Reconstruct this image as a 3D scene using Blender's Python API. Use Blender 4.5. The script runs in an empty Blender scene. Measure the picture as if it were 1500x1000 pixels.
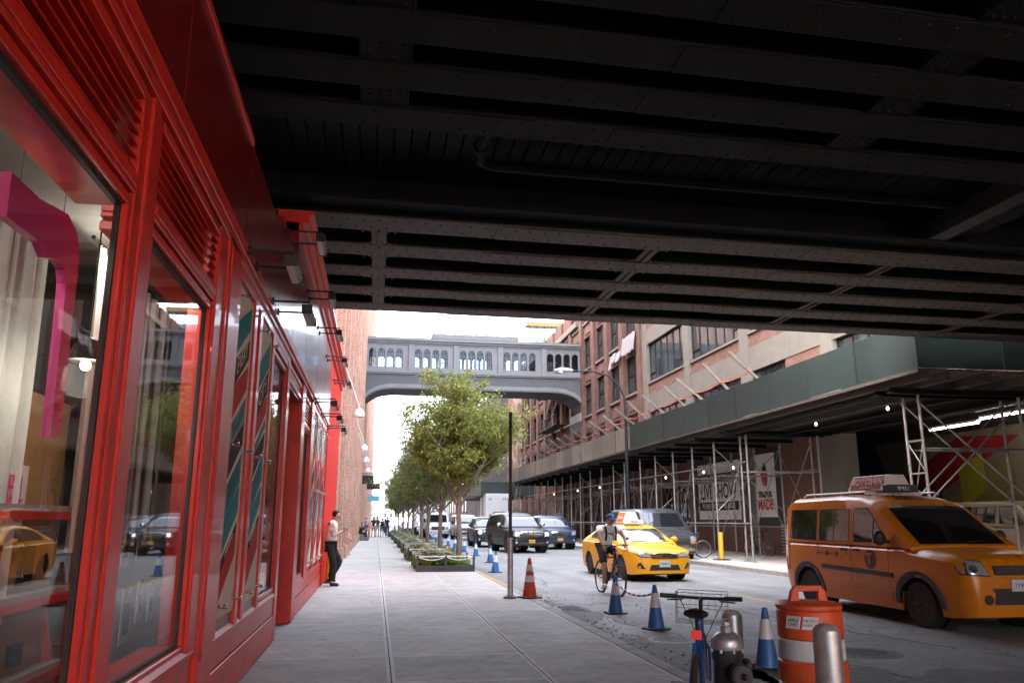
import bpy, bmesh, math, random
from math import sin, cos, pi, radians, atan2, sqrt, tan
from mathutils import Vector, Matrix
from mathutils.bvhtree import BVHTree
from mathutils.geometry import delaunay_2d_cdt
random.seed(7)
SC = bpy.context.scene
COL = SC.collection

# ---------------- camera, sky, sun, exposure ----------------
cam_d = bpy.data.cameras.new('camera'); cam = bpy.data.objects.new('camera', cam_d); COL.objects.link(cam)
cam.location = (0, 0, 1.45)
cam.rotation_euler = (radians(90 + 12.657), 0, radians(-9.4955))
cam_d.sensor_width = 36; cam_d.lens = 28; cam_d.clip_start = 0.05; cam_d.clip_end = 3000
SC.camera = cam
world = bpy.data.worlds.new('World'); SC.world = world; world.use_nodes = True
wn = world.node_tree.nodes; wl = world.node_tree.links
SUN_EL = radians(38); SUN_DIR = Vector((18.2, 3.0, 0)).normalized()      # way the light travels on the ground
sky = wn.new('ShaderNodeTexSky'); sky.sky_type = 'NISHITA'; sky.sun_disc = False
sky.sun_elevation = SUN_EL; sky.sun_rotation = atan2(-SUN_DIR.x, -SUN_DIR.y)
sky.air_density = 0.8; sky.dust_density = 5.0; sky.ozone_density = 0.4
bg = wn['Background']; bg.inputs[1].default_value = 0.15; hs = wn.new('ShaderNodeHueSaturation'); hs.inputs['Saturation'].default_value = .5; wl.new(sky.outputs[0], hs.inputs['Color']); wl.new(hs.outputs[0], bg.inputs[0])
sun_d = bpy.data.lights.new('sun', 'SUN'); sun_d.energy = 2.0; sun_d.angle = radians(0.6); sun_d.color = (1, .95, .87)
sun = bpy.data.objects.new('sun', sun_d); COL.objects.link(sun)
sv = Vector((SUN_DIR.x * cos(SUN_EL), SUN_DIR.y * cos(SUN_EL), -sin(SUN_EL)))
sun.rotation_euler = sv.to_track_quat('-Z', 'Y').to_euler()
vs = SC.view_settings; vs.view_transform = 'Standard'; vs.look = 'None'; vs.gamma = 1; vs.exposure = 4.75
SC.cycles.max_bounces = 7; SC.cycles.diffuse_bounces = 4; SC.cycles.glossy_bounces = 3; SC.cycles.transmission_bounces = 4
SC.cycles.transparent_max_bounces = 12; SC.cycles.caustics_reflective = False; SC.cycles.caustics_refractive = False
SC.cycles.sample_clamp_indirect = 6; SC.cycles.use_denoising = True

TMP = bpy.data.scenes.new('scratch')
# ---------------- mesh helpers ----------------
ORG = {}
def tag(o, label=None, cat=None, group=None, kind=None):
    if label: o['label'] = label
    if cat: o['category'] = cat
    if group: o['group'] = group
    if kind: o['kind'] = kind
    return o
def thing(name, label, cat, loc=(0, 0, 0), rz=0, group=None):
    o = bpy.data.objects.new(name, None); COL.objects.link(o); o.location = loc; o.rotation_euler = (0, 0, rz)
    o.empty_display_size = .1
    ORG[o.name] = Vector(loc) if rz == 0 else Vector((0, 0, 0))
    return tag(o, label, cat, group)
def copy_tree(o, parent=None):
    c = o.copy(); COL.objects.link(c); c.parent = parent
    for ch in list(o.children): copy_tree(ch, c)
    return c
def relabel(o, label, group=None):
    o['label'] = label
    if group: o['group'] = group
    return o

def frame_of(d):
    d = Vector(d).normalized()
    a = Vector((0, 0, 1)) if abs(d.z) < .9 else Vector((1, 0, 0))
    u = d.cross(a).normalized(); v = d.cross(u).normalized()
    return d, u, v
class MB:
    def __init__(s): s.v = []; s.f = []
    def add(s, vs, fs):
        n = len(s.v); s.v.extend([tuple(p) for p in vs]); s.f.extend([tuple(i + n for i in f) for f in fs]); return s
    def box(s, x0, x1, y0, y1, z0, z1):
        if x0 > x1: x0, x1 = x1, x0
        if y0 > y1: y0, y1 = y1, y0
        if z0 > z1: z0, z1 = z1, z0
        return s.add([(x0, y0, z0), (x1, y0, z0), (x1, y1, z0), (x0, y1, z0), (x0, y0, z1), (x1, y0, z1), (x1, y1, z1), (x0, y1, z1)],
                     [(0, 3, 2, 1), (4, 5, 6, 7), (0, 1, 5, 4), (1, 2, 6, 5), (2, 3, 7, 6), (3, 0, 4, 7)])
    def obox(s, c, size, rot=None):
        m = rot if rot is not None else Matrix.Identity(3); c = Vector(c); hx, hy, hz = [k / 2 for k in size]
        P = [c + m @ Vector(q) for q in [(-hx, -hy, -hz), (hx, -hy, -hz), (hx, hy, -hz), (-hx, hy, -hz), (-hx, -hy, hz), (hx, -hy, hz), (hx, hy, hz), (-hx, hy, hz)]]
        return s.add(P, [(0, 3, 2, 1), (4, 5, 6, 7), (0, 1, 5, 4), (1, 2, 6, 5), (2, 3, 7, 6), (3, 0, 4, 7)])
    def bar(s, a, b, w, h):
        a = Vector(a); b = Vector(b); d, u, v = frame_of(b - a)
        return s.add([a + u * sx * w / 2 + v * sy * h / 2 for sx, sy in ((-1, -1), (1, -1), (1, 1), (-1, 1))] +
                     [b + u * sx * w / 2 + v * sy * h / 2 for sx, sy in ((-1, -1), (1, -1), (1, 1), (-1, 1))],
                     [(0, 3, 2, 1), (4, 5, 6, 7), (0, 1, 5, 4), (1, 2, 6, 5), (2, 3, 7, 6), (3, 0, 4, 7)])
    def tube(s, a, b, r, n=8, r2=None, caps=True):
        return s.path([a, b], [r, r if r2 is None else r2], n, caps)
    def path(s, pts, rs, n=8, caps=True, closed=False):
        pts = [Vector(p) for p in pts]; m = len(pts)
        if not isinstance(rs, (list, tuple)): rs = [rs] * m
        V = []; F = []; u = None
        for i in range(m):
            if closed: d = pts[(i + 1) % m] - pts[i - 1]
            else: d = pts[min(i + 1, m - 1)] - pts[max(i - 1, 0)]
            d = d.normalized()
            if u is None: _, u, v = frame_of(d)
            else:
                u = (u - d * u.dot(d))
                if u.length < 1e-6: _, u, v = frame_of(d)
                u = u.normalized()
            v = d.cross(u)
            for k in range(n):
                a = 2 * pi * k / n; V.append(pts[i] + (u * cos(a) + v * sin(a)) * rs[i])
        for i in range(m if closed else m - 1):
            j = (i + 1) % m
            for k in range(n):
                F.append((i * n + k, i * n + (k + 1) % n, j * n + (k + 1) % n, j * n + k))
        if caps and not closed:
            F.append(tuple(range(n - 1, -1, -1))); F.append(tuple((m - 1) * n + k for k in range(n)))
        return s.add(V, F)
    def prism(s, poly, axis, a0, a1):
        def P(p, a): return {'x': (a, p[0], p[1]), 'y': (p[0], a, p[1]), 'z': (p[0], p[1], a)}[axis]
        n = len(poly)
        return s.add([P(p, a0) for p in poly] + [P(p, a1) for p in poly],
                     [tuple(range(n - 1, -1, -1)), tuple(range(n, 2 * n))] + [(i, (i + 1) % n, n + (i + 1) % n, n + i) for i in range(n)])
    def lathe(s, prof, n=16, c=(0, 0, 0), axis='z'):
        V = []; F = []; m = len(prof)
        for r, h in prof:
            for k in range(n):
                a = 2 * pi * k / n; x, y = r * cos(a), r * sin(a)
                p = {'z': (x, y, h), 'y': (x, h, y), 'x': (h, x, y)}[axis]
                V.append((p[0] + c[0], p[1] + c[1], p[2] + c[2]))
        for i in range(m - 1):
            for k in range(n): F.append((i * n + k, i * n + (k + 1) % n, (i + 1) * n + (k + 1) % n, (i + 1) * n + k))
        if prof[0][0] > 1e-4: F.append(tuple(range(n - 1, -1, -1)))
        if prof[-1][0] > 1e-4: F.append(tuple((m - 1) * n + k for k in range(n)))
        return s.add(V, F)
    def ell(s, c, r, n=10, m=6):
        if not isinstance(r, (tuple, list)): r = (r, r, r)
        V = []; F = []
        for i in range(m + 1):
            t = pi * i / m
            for k in range(n):
                a = 2 * pi * k / n
                V.append((c[0] + r[0] * sin(t) * cos(a), c[1] + r[1] * sin(t) * sin(a), c[2] + r[2] * cos(t)))
        for i in range(m):
            for k in range(n): F.append((i * n + k, (i + 1) * n + k, (i + 1) * n + (k + 1) % n, i * n + (k + 1) % n))
        return s.add(V, F)
    def quad(s, a, b, c, d): return s.add([a, b, c, d], [(0, 1, 2, 3)])
    def build(s, name, mat, parent=None, smooth=False, bevel=0, sharp=35, world=True, kind=None):
        me = bpy.data.meshes.new(name)
        o = bpy.data.objects.new(name, me); COL.objects.link(o)
        off = None
        if parent is not None:
            o.parent = parent; r = parent
            while r.parent: r = r.parent
            if world: off = ORG.get(r.name)
            ORG[o.name] = off if off is not None else Vector((0, 0, 0))
        V = s.v if off is None or off.length == 0 else [(p[0] - off.x, p[1] - off.y, p[2] - off.z) for p in s.v]
        me.from_pydata(V, [], s.f)
        me.validate()
        bm = bmesh.new(); bm.from_mesh(me)
        bmesh.ops.remove_doubles(bm, verts=bm.verts, dist=1e-5) if smooth else None
        bmesh.ops.recalc_face_normals(bm, faces=bm.faces)
        if bevel: bmesh.ops.bevel(bm, geom=bm.edges[:], offset=bevel, segments=1, affect='EDGES', clamp_overlap=True)
        bm.to_mesh(me); bm.free()
        if smooth:
            for p in me.polygons: p.use_smooth = True
            me.set_sharp_from_angle(angle=radians(sharp))
        me.materials.append(mat)
        if kind: o['kind'] = kind
        return o
def share(name, src, parent, loc=(0, 0, 0), rot=None, scale=None):
    o = bpy.data.objects.new(name, src.data); COL.objects.link(o); o.parent = parent; o.location = loc
    if rot: o.rotation_euler = rot
    if scale: o.scale = scale
    return o
def bx(name, mat, parent, *a, bevel=0): return MB().box(*a).build(name, mat, parent, bevel=bevel)

# ---------------- materials ----------------
MATS = {}
def _nt(name):
    m = bpy.data.materials.new(name); m.use_nodes = True; nt = m.node_tree
    return m, nt, nt.nodes['Principled BSDF'], nt.nodes, nt.links
def lin(c):
    if isinstance(c, str):
        c = c.lstrip('#'); c = [int(c[i:i + 2], 16) / 255 for i in (0, 2, 4)]
        return tuple(x / 12.92 if x <= .04045 else ((x + .055) / 1.055) ** 2.4 for x in c)
    return tuple(c)
def mat(name, col, rough=.6, metal=0, var=.12, vs=3.0, bump=0, bs=60, spec=.5, rnd=0, coat=0, dirt=0, dirtcol=(.05, .045, .04), ds=1.5, stretch=None):
    if name in MATS: return MATS[name]
    m, nt, b, N, L = _nt(name); col = lin(col)
    b.inputs['Roughness'].default_value = rough; b.inputs['Metallic'].default_value = metal
    b.inputs['Specular IOR Level'].default_value = spec; b.inputs['Coat Weight'].default_value = coat; b.inputs['Coat Roughness'].default_value = .05
    geo = N.new('ShaderNodeTexCoord'); vec = geo.outputs['Object']
    if stretch:
        mp = N.new('ShaderNodeMapping'); mp.inputs['Scale'].default_value = stretch; L.new(vec, mp.inputs[0]); vec = mp.outputs[0]
    src = None
    if var or rnd:
        nz = N.new('ShaderNodeTexNoise'); nz.inputs['Scale'].default_value = vs; nz.inputs['Detail'].default_value = 6; nz.inputs['Roughness'].default_value = .65
        L.new(vec, nz.inputs['Vector'])
        rp = N.new('ShaderNodeMapRange'); rp.inputs[1].default_value = .3; rp.inputs[2].default_value = .7; rp.inputs[3].default_value = 1 - var; rp.inputs[4].default_value = 1 + var
        L.new(nz.outputs[0], rp.inputs[0]); fac = rp.outputs[0]
        if rnd:
            oi = N.new('ShaderNodeObjectInfo'); r2 = N.new('ShaderNodeMapRange'); r2.inputs[3].default_value = 1 - rnd; r2.inputs[4].default_value = 1 + rnd
            L.new(oi.outputs['Random'], r2.inputs[0]); mm = N.new('ShaderNodeMath'); mm.operation = 'MULTIPLY'
            L.new(fac, mm.inputs[0]); L.new(r2.outputs[0], mm.inputs[1]); fac = mm.outputs[0]
        mx = N.new('ShaderNodeVectorMath'); mx.operation = 'SCALE'; mx.inputs[0].default_value = col; L.new(fac, mx.inputs['Scale'])
        src = mx.outputs[0]
        rr = N.new('ShaderNodeMapRange'); rr.inputs[3].default_value = max(.02, rough * .8); rr.inputs[4].default_value = min(1, rough * 1.25)
        L.new(nz.outputs[0], rr.inputs[0]); L.new(rr.outputs[0], b.inputs['Roughness'])
    if dirt:
        n2 = N.new('ShaderNodeTexNoise'); n2.inputs['Scale'].default_value = ds; n2.inputs['Detail'].default_value = 9; n2.inputs['Roughness'].default_value = .7; L.new(vec, n2.inputs['Vector'])
        r3 = N.new('ShaderNodeMapRange'); r3.inputs[1].default_value = .5; r3.inputs[2].default_value = .68; r3.inputs[4].default_value = dirt; L.new(n2.outputs[0], r3.inputs[0])
        mi = N.new('ShaderNodeMix'); mi.data_type = 'RGBA'; L.new(r3.outputs[0], mi.inputs[0])
        if src: L.new(src, mi.inputs[6])
        else: mi.inputs[6].default_value = (*col, 1)
        mi.inputs[7].default_value = (*lin(dirtcol), 1); src = mi.outputs[2]
    if src: L.new(src, b.inputs['Base Color'])
    else: b.inputs['Base Color'].default_value = (*col, 1)
    if bump:
        n3 = N.new('ShaderNodeTexNoise'); n3.inputs['Scale'].default_value = bs; n3.inputs['Detail'].default_value = 4; L.new(vec, n3.inputs['Vector'])
        bp = N.new('ShaderNodeBump'); bp.inputs['Strength'].default_value = bump; bp.inputs['Distance'].default_value = .01
        L.new(n3.outputs[0], bp.inputs['Height']); L.new(bp.outputs[0], b.inputs['Normal'])
    MATS[name] = m; return m
def brick(name, c1, c2, mortar, w=.215, h=.075, msize=.012, var=.25, stain=0):
    m, nt, b, N, L = _nt(name)
    g = N.new('ShaderNodeNewGeometry'); sp = N.new('ShaderNodeSeparateXYZ'); L.new(g.outputs['Position'], sp.inputs[0])
    ad = N.new('ShaderNodeMath'); L.new(sp.outputs[0], ad.inputs[0]); L.new(sp.outputs[1], ad.inputs[1])
    cb = N.new('ShaderNodeCombineXYZ'); L.new(ad.outputs[0], cb.inputs[0]); L.new(sp.outputs[2], cb.inputs[1])
    br = N.new('ShaderNodeTexBrick'); br.inputs['Scale'].default_value = 1; br.inputs['Brick Width'].default_value = w; br.inputs['Row Height'].default_value = h
    br.inputs['Mortar Size'].default_value = msize; br.inputs['Color1'].default_value = (*lin(c1), 1); br.inputs['Color2'].default_value = (*lin(c2), 1); br.inputs['Mortar'].default_value = (*lin(mortar), 1)
    br.inputs['Bias'].default_value = -.1; L.new(cb.outputs[0], br.inputs['Vector'])
    nz = N.new('ShaderNodeTexNoise'); nz.inputs['Scale'].default_value = .9; nz.inputs['Detail'].default_value = 8; nz.inputs['Roughness'].default_value = .7; L.new(g.outputs['Position'], nz.inputs['Vector'])
    rp = N.new('ShaderNodeMapRange'); rp.inputs[1].default_value = .3; rp.inputs[2].default_value = .7; rp.inputs[3].default_value = 1 - var; rp.inputs[4].default_value = 1 + var; L.new(nz.outputs[0], rp.inputs[0])
    mx = N.new('ShaderNodeVectorMath'); mx.operation = 'SCALE'; L.new(br.outputs['Color'], mx.inputs[0]); L.new(rp.outputs[0], mx.inputs['Scale'])
    out = mx.outputs[0]
    if stain:
        n2 = N.new('ShaderNodeTexNoise'); n2.inputs['Scale'].default_value = .6; n2.inputs['Detail'].default_value = 9; L.new(g.outputs['Position'], n2.inputs['Vector'])
        r3 = N.new('ShaderNodeMapRange'); r3.inputs[1].default_value = .5; r3.inputs[2].default_value = .62; r3.inputs[4].default_value = stain; L.new(n2.outputs[0], r3.inputs[0])
        mi = N.new('ShaderNodeMix'); mi.data_type = 'RGBA'; L.new(r3.outputs[0], mi.inputs[0]); L.new(out, mi.inputs[6]); mi.inputs[7].default_value = (.55, .5, .45, 1); out = mi.outputs[2]
    L.new(out, b.inputs['Base Color'])
    b.inputs['Roughness'].default_value = .85
    bp = N.new('ShaderNodeBump'); bp.inputs['Strength'].default_value = .6; bp.inputs['Distance'].default_value = .01; bp.invert = True
    L.new(br.outputs['Fac'], bp.inputs['Height']); L.new(bp.outputs[0], b.inputs['Normal'])
    MATS[name] = m; return m
def glass(name, tint=(.9, .93, .93), refl=1.0):
    m, nt, b, N, L = _nt(name); N.remove(b); out = N['Material Output']
    t = N.new('ShaderNodeBsdfTransparent'); t.inputs[0].default_value = (*tint, 1)
    gl = N.new('ShaderNodeBsdfGlossy'); gl.inputs['Roughness'].default_value = .012
    fr = N.new('ShaderNodeFresnel'); ge = N.new('ShaderNodeNewGeometry'); io = N.new('ShaderNodeMapRange'); io.inputs[3].default_value = 1.52; io.inputs[4].default_value = 1 / 1.52; L.new(ge.outputs['Backfacing'], io.inputs[0]); L.new(io.outputs[0], fr.inputs[0])
    mm = N.new('ShaderNodeMath'); mm.operation = 'MULTIPLY'; mm.inputs[1].default_value = refl * .62; mm.use_clamp = True; L.new(fr.outputs[0], mm.inputs[0])
    mi = N.new('ShaderNodeMixShader'); L.new(mm.outputs[0], mi.inputs[0]); L.new(t.outputs[0], mi.inputs[1]); L.new(gl.outputs[0], mi.inputs[2]); L.new(mi.outputs[0], out.inputs[0])
    MATS[name] = m; return m
def emit(name, col, s):
    m, nt, b, N, L = _nt(name); b.inputs['Base Color'].default_value = (*lin(col), 1)
    b.inputs['Emission Color'].default_value = (*lin(col), 1); b.inputs['Emission Strength'].default_value = s
    MATS[name] = m; return m
def ground_mat(name, col, scale, var, kind):
    m, nt, b, N, L = _nt(name); col = lin(col)
    g = N.new('ShaderNodeNewGeometry'); P = g.outputs['Position']
    def noise(s, d=8, r=.65):
        n = N.new('ShaderNodeTexNoise'); n.inputs['Scale'].default_value = s; n.inputs['Detail'].default_value = d; n.inputs['Roughness'].default_value = r; L.new(P, n.inputs['Vector']); return n.outputs[0]
    def mr(x, a, b_, c, d):
        r = N.new('ShaderNodeMapRange'); r.inputs[1].default_value = a; r.inputs[2].default_value = b_; r.inputs[3].default_value = c; r.inputs[4].default_value = d; L.new(x, r.inputs[0]); return r.outputs[0]
    def mul(a, b_):
        x = N.new('ShaderNodeMath'); x.operation = 'MULTIPLY'; L.new(a, x.inputs[0]); L.new(b_, x.inputs[1]); return x.outputs[0]
    f = mul(mr(noise(.5), .3, .7, 1 - var, 1 + var), mr(noise(scale, 3), .25, .75, 1 - var * 1.2, 1 + var * 1.2))
    if kind == 'asphalt':
        f = mul(f, mr(noise(110, 2), .3, .7, .62, 1.38))
        mp = N.new('ShaderNodeMapping'); mp.inputs['Scale'].default_value = (1.4, .05, 1); L.new(P, mp.inputs[0])
        n = N.new('ShaderNodeTexNoise'); n.inputs['Scale'].default_value = 1.0; n.inputs['Detail'].default_value = 3; L.new(mp.outputs[0], n.inputs['Vector']); f = mul(f, mr(n.outputs[0], .35, .65, .85, 1.12))
        v = N.new('ShaderNodeTexVoronoi'); v.feature = 'DISTANCE_TO_EDGE'; v.inputs['Scale'].default_value = .28
        w = N.new('ShaderNodeTexNoise'); w.inputs['Scale'].default_value = 1.1; w.inputs['Detail'].default_value = 5; L.new(P, w.inputs['Vector'])
        ad = N.new('ShaderNodeVectorMath'); ad.operation = 'ADD'; L.new(P, ad.inputs[0]); L.new(w.outputs[1], ad.inputs[1]); L.new(ad.outputs[0], v.inputs['Vector'])
        f = mul(f, mr(v.outputs[0], .0, .006, .45, 1))
    else:
        oi = N.new('ShaderNodeObjectInfo'); f = mul(f, mr(oi.outputs['Random'], 0, 1, .9, 1.08))
        f = mul(f, mr(noise(7, 10, .75), .56, .72, 1, .80)); f = mul(f, mr(noise(2.2, 12, .8), .42, .62, 1.06, .80))
        vo = N.new('ShaderNodeTexVoronoi'); vo.inputs['Scale'].default_value = 2.6; L.new(P, vo.inputs['Vector']); sx_ = N.new('ShaderNodeSeparateColor'); L.new(vo.outputs['Color'], sx_.inputs[0])
        th = N.new('ShaderNodeMath'); th.operation = 'MULTIPLY'; th.inputs[1].default_value = .10; L.new(sx_.outputs[0], th.inputs[0]); lt_ = N.new('ShaderNodeMath'); lt_.operation = 'LESS_THAN'; L.new(vo.outputs['Distance'], lt_.inputs[0]); L.new(th.outputs[0], lt_.inputs[1]); f = mul(f, mr(lt_.outputs[0], 0, 1, 1, .58))
    mx = N.new('ShaderNodeVectorMath'); mx.operation = 'SCALE'; mx.inputs[0].default_value = col; L.new(f, mx.inputs['Scale']); L.new(mx.outputs[0], b.inputs['Base Color'])
    b.inputs['Roughness'].default_value = .85; b.inputs['Specular IOR Level'].default_value = .35
    L.new(mr(noise(1.3), .3, .7, .62 if kind == 'asphalt' else .7, .92), b.inputs['Roughness'])
    bp = N.new('ShaderNodeBump'); bp.inputs['Strength'].default_value = .5 if kind == 'asphalt' else .2; bp.inputs['Distance'].default_value = .006
    L.new(noise(140 if kind == 'asphalt' else 60, 3), bp.inputs['Height']); L.new(bp.outputs[0], b.inputs['Normal'])
    MATS[name] = m; return m

def text(name, s, size, m, parent, origin, right, up, align='CENTER', extrude=.003, offset=0, sx=1.0, world=True):
    cu = bpy.data.curves.new(name, 'FONT'); cu.body = s; cu.size = size; cu.align_x = align; cu.align_y = 'CENTER'; cu.extrude = extrude; cu.offset = offset; cu.resolution_u = 2
    t = bpy.data.objects.new(name, cu); TMP.collection.objects.link(t); TMP.view_layers[0].update()
    me = bpy.data.meshes.new_from_object(t); bpy.data.objects.remove(t)
    o = bpy.data.objects.new(name, me); COL.objects.link(o); me.materials.clear(); me.materials.append(m)
    R = Vector(right).normalized(); U = Vector(up).normalized(); Z = R.cross(U)
    c = Vector(origin)
    if parent is not None:
        o.parent = parent; r = parent
        while r.parent: r = r.parent
        if world: c = c - ORG.get(r.name, Vector((0, 0, 0)))
    M = Matrix((( R.x * sx, U.x, Z.x, c.x), (R.y * sx, U.y, Z.y, c.y), (R.z * sx, U.z, Z.z, c.z), (0, 0, 0, 1)))
    me.transform(M); ORG[o.name] = Vector((0, 0, 0))
    return o
# ---------------- shared materials ----------------
RED = mat('red_paint', '#cd2d21', .42, var=.13, vs=2.5, bump=.06, bs=14, dirt=.45, dirtcol=(.20, .022, .018), ds=4, coat=.15)
FASC = mat('shaded_red_fascia', '#7a1517', .30, var=.14, vs=1.6, bump=.04, bs=10, dirt=.4, dirtcol=(.05, .008, .008), ds=2.5, coat=.3)  # same red paint darkened; the upper fascia's shade is in the colour
REDM = mat('matt_red_panel', '#cf2a1c', .8, var=.08, vs=2, spec=.15, dirt=.25, dirtcol=(.35, .03, .02), ds=2)
REDD = mat('dark_red_paint', '#7a0f12', .4, var=.1, vs=2, bump=.05, bs=20, coat=.1)
BLACK = mat('black_metal', (.012, .012, .013), .45, var=.2)
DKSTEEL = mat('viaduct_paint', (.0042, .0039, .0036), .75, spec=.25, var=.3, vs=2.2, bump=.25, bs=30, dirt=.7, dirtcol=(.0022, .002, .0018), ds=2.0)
FARSTEEL = mat('viaduct_paint_lit', (.06, .047, .036), .62, var=.3, vs=3, bump=.25, bs=30, dirt=.6, dirtcol=(.02, .017, .014), ds=2.6)  # lighter copy of the viaduct paint; light from the far opening is in it
PLANKD = mat('deck_boards', (.0045, .004, .0036), .75, var=.3, vs=5, rnd=.3, bump=.3, bs=40)
STEEL = mat('galvanised_steel', (.42, .43, .44), .42, metal=.75, var=.2, vs=6, bump=.05, bs=50, dirt=.5, dirtcol=(.12, .10, .09), ds=4)
PIPE = mat('scaffold_pipe', (.33, .32, .32), .45, metal=.6, var=.2, vs=5, dirt=.5, dirtcol=(.16, .10, .07), ds=5)
CHROME = mat('chrome', (.75, .75, .76), .12, metal=1, var=.05)
WHITE = mat('white_paint', (.72, .71, .69), .5, var=.08)
RUBBER = mat('rubber', (.018, .018, .018), .75, var=.25, vs=20)
GLASS = glass('shop_glass')
CONC = ground_mat('sidewalk_concrete', (.45, .438, .405), 9, .12, 'conc')
CONCE = mat('trowelled_concrete', (.56, .55, .53), .8, var=.15, vs=8, bump=.1)
ASPH = ground_mat('asphalt', (.185, .183, .18), 14, .24, 'asphalt')
KERB = mat('kerb_stone', (.30, .285, .26), .8, var=.2, vs=4, bump=.2, rnd=.12, dirt=.5, dirtcol=(.1, .09, .08), ds=3)
DARKJ = mat('joint_filler', (.05, .048, .045), .9)
CONCR = mat('facade_concrete', (.14, .125, .106), .85, var=.14, vs=1.5, bump=.2, bs=25, dirt=.4, dirtcol=(.17, .15, .13), ds=.8)
BRK_N = brick('red_brick', '#73473a', '#5c362b', '#685c53', var=.22)
BRK_F = brick('dull_red_brick', '#683e34', '#533027', '#5a4d44', var=.28)
BRK_L = brick('warm_brick', '#bf8870', '#a36a54', '#b5a898', var=.22)
BRK_O = brick('weathered_brick', '#8b6b58', '#6a4a3a', '#8a7a6a', var=.35, stain=.5)
WINFR = mat('window_frame_dark', (.012, .013, .014), .5, spec=.25)
WGL = mat('window_glass', (.03, .036, .04), .04, var=.3, vs=.5, spec=1.0)
PLYG = mat('green_plywood', (.0085, .0205, .018), .5, var=.22, vs=1.2, rnd=.3, bump=.12, bs=9, dirt=.55, dirtcol=(.019, .024, .022), ds=2.2)
PLYB = mat('weathered_plywood', (.17, .145, .12), .75, var=.22, vs=1.2, rnd=.25, bump=.1, bs=9, dirt=.5, dirtcol=(.09, .08, .07), ds=2)
TIMBER = mat('timber', (.15, .125, .10), .75, var=.3, vs=3, rnd=.25, bump=.15, bs=30, stretch=(1, 1, 1))
DTIMBER = mat('grey_deck_timber', (.05, .04, .033), .8, var=.3, vs=3, rnd=.25)

# ---------------- ground, road, pavements ----------------
g = MB(); g.box(-600, 600, -300, 1500, -.6, -.30); tag(g.build('ground', mat('ground_earth', (.16, .15, .14), .9)), kind='structure')
road = MB(); road.box(3.05, 11.72, -60, 620, -.28, -.13); road = tag(road.build('road', ASPH), kind='structure')
SEAMX = [(-1.6, .193), (.207, 1.663), (1.677, 2.885)]
walk = tag(MB().box(-1.9, 2.89, -60, 620, -.28, -.012).build('sidewalk', DARKJ), kind='structure')
ROWS = [7.87 - 1.47 * 6 + 1.47 * k for k in range(17)]
for xi, (a, b) in enumerate(SEAMX):
    proto = None; ring = None
    for k, y in enumerate(ROWS):
        w, d = b - a, 1.456
        if proto is None:
            proto = MB().box(0, w, 0, d, -.02, 0).build('paving_slab', CONC, walk, bevel=.003); o = proto
            r = MB(); e = .032; x0 = 0 if a > -1.5 else .42
            for q in ((x0, w, 0, e), (x0, w, d - e, d), (w - e, w, e, d - e)) + (((0, e, e, d - e),) if a > -1.5 else ()):
                r.box(q[0], q[1], q[2], q[3], -.004, .0015)
            ring = r.build('trowelled_edge', CONCE, o, world=False); rr = ring
        else:
            o = share('paving_slab', proto, walk); rr = share('trowelled_edge', ring, o)
        o.location = (a, y + random.uniform(-.003, .003), random.uniform(-.0015, .0015))
    yy = ROWS[-1] + 1.47
    MB().box(a, b, yy, 620, -.02, 0).build('paving_strip', CONC, walk)
    MB().box(a, b, -60, ROWS[0] - .014, -.02, 0).build('paving_strip', CONC, walk)
kerb = tag(MB().box(2.9, 3.08, 60, 620, -.28, .0).build('kerb', KERB), kind='structure')
kp = None
for k in range(30):
    if kp is None: kp = MB().box(2.9, 3.08, 0, 2.17, -.28, .0).build('kerb_stone', KERB, kerb, bevel=.012); o = kp
    else: o = share('kerb_stone', kp, kerb)
    o.location = (0, -5.5 + k * 2.18, 0)
rwalk = tag(MB().box(11.9, 17.2, -60, 620, -.28, -.012).build('sidewalk_right', DARKJ), kind='structure')
for xi, (a, b) in enumerate([(11.91, 13.6), (13.61, 15.3), (15.31, 17.2)]):
    pr = None
    for k in range(14):
        if pr is None: pr = MB().box(a, b, 0, 1.69, -.02, 0).build('paving_slab', CONC, rwalk); o = pr
        else: o = share('paving_slab', pr, rwalk)
        o.location = (0, 10 + k * 1.7, random.uniform(-.003, .003))
    MB().box(a, b, 33.8, 620, -.02, 0).build('paving_strip', CONC, rwalk); MB().box(a, b, -60, 9.99, -.02, 0).build('paving_strip', CONC, rwalk)
rk = tag(MB().box(11.72, 11.9, 45, 620, -.28, 0).build('kerb_right', KERB), kind='structure')
kp = None
for k in range(22):
    if kp is None: kp = MB().box(11.72, 11.9, 0, 2.17, -.28, .0).build('kerb_stone', KERB, rk, bevel=.012); o = kp
    else: o = share('kerb_stone', kp, rk)
    o.location = (0, -3 + k * 2.18, 0)
# asphalt patches, broken gutter, painted marks
def blob(cx, cy, rx, ry, n=26, j=.18, seed=0):
    rd = random.Random(seed); return [(cx + rx * cos(2 * pi * k / n) * (1 + rd.uniform(-j, j)), cy + ry * sin(2 * pi * k / n) * (1 + rd.uniform(-j, j))) for k in range(n)]
ASPH2 = mat('fresh_asphalt_patch', (.11, .108, .105), .85, var=.35, vs=12, bump=.4, bs=120)
ASPH3 = mat('worn_gutter_asphalt', (.13, .125, .12), .9, var=.4, vs=9, bump=.5, bs=90)
for i, (cx, cy, rx, ry) in enumerate([(3.62, 9.0, .5, 2.2), (3.5, 14.6, .38, 1.5), (4.6, 8.4, .8, 1.1), (4.3, 5.6, .9, 1.4), (6.4, 7.4, 1.1, .9)]):
    MB().prism(blob(cx, cy, rx, ry, seed=i), 'z', -.131, -.126).build('asphalt_patch', ASPH3 if i % 2 == 0 else ASPH2, road)
cr = MB(); rd = random.Random(4)
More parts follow.
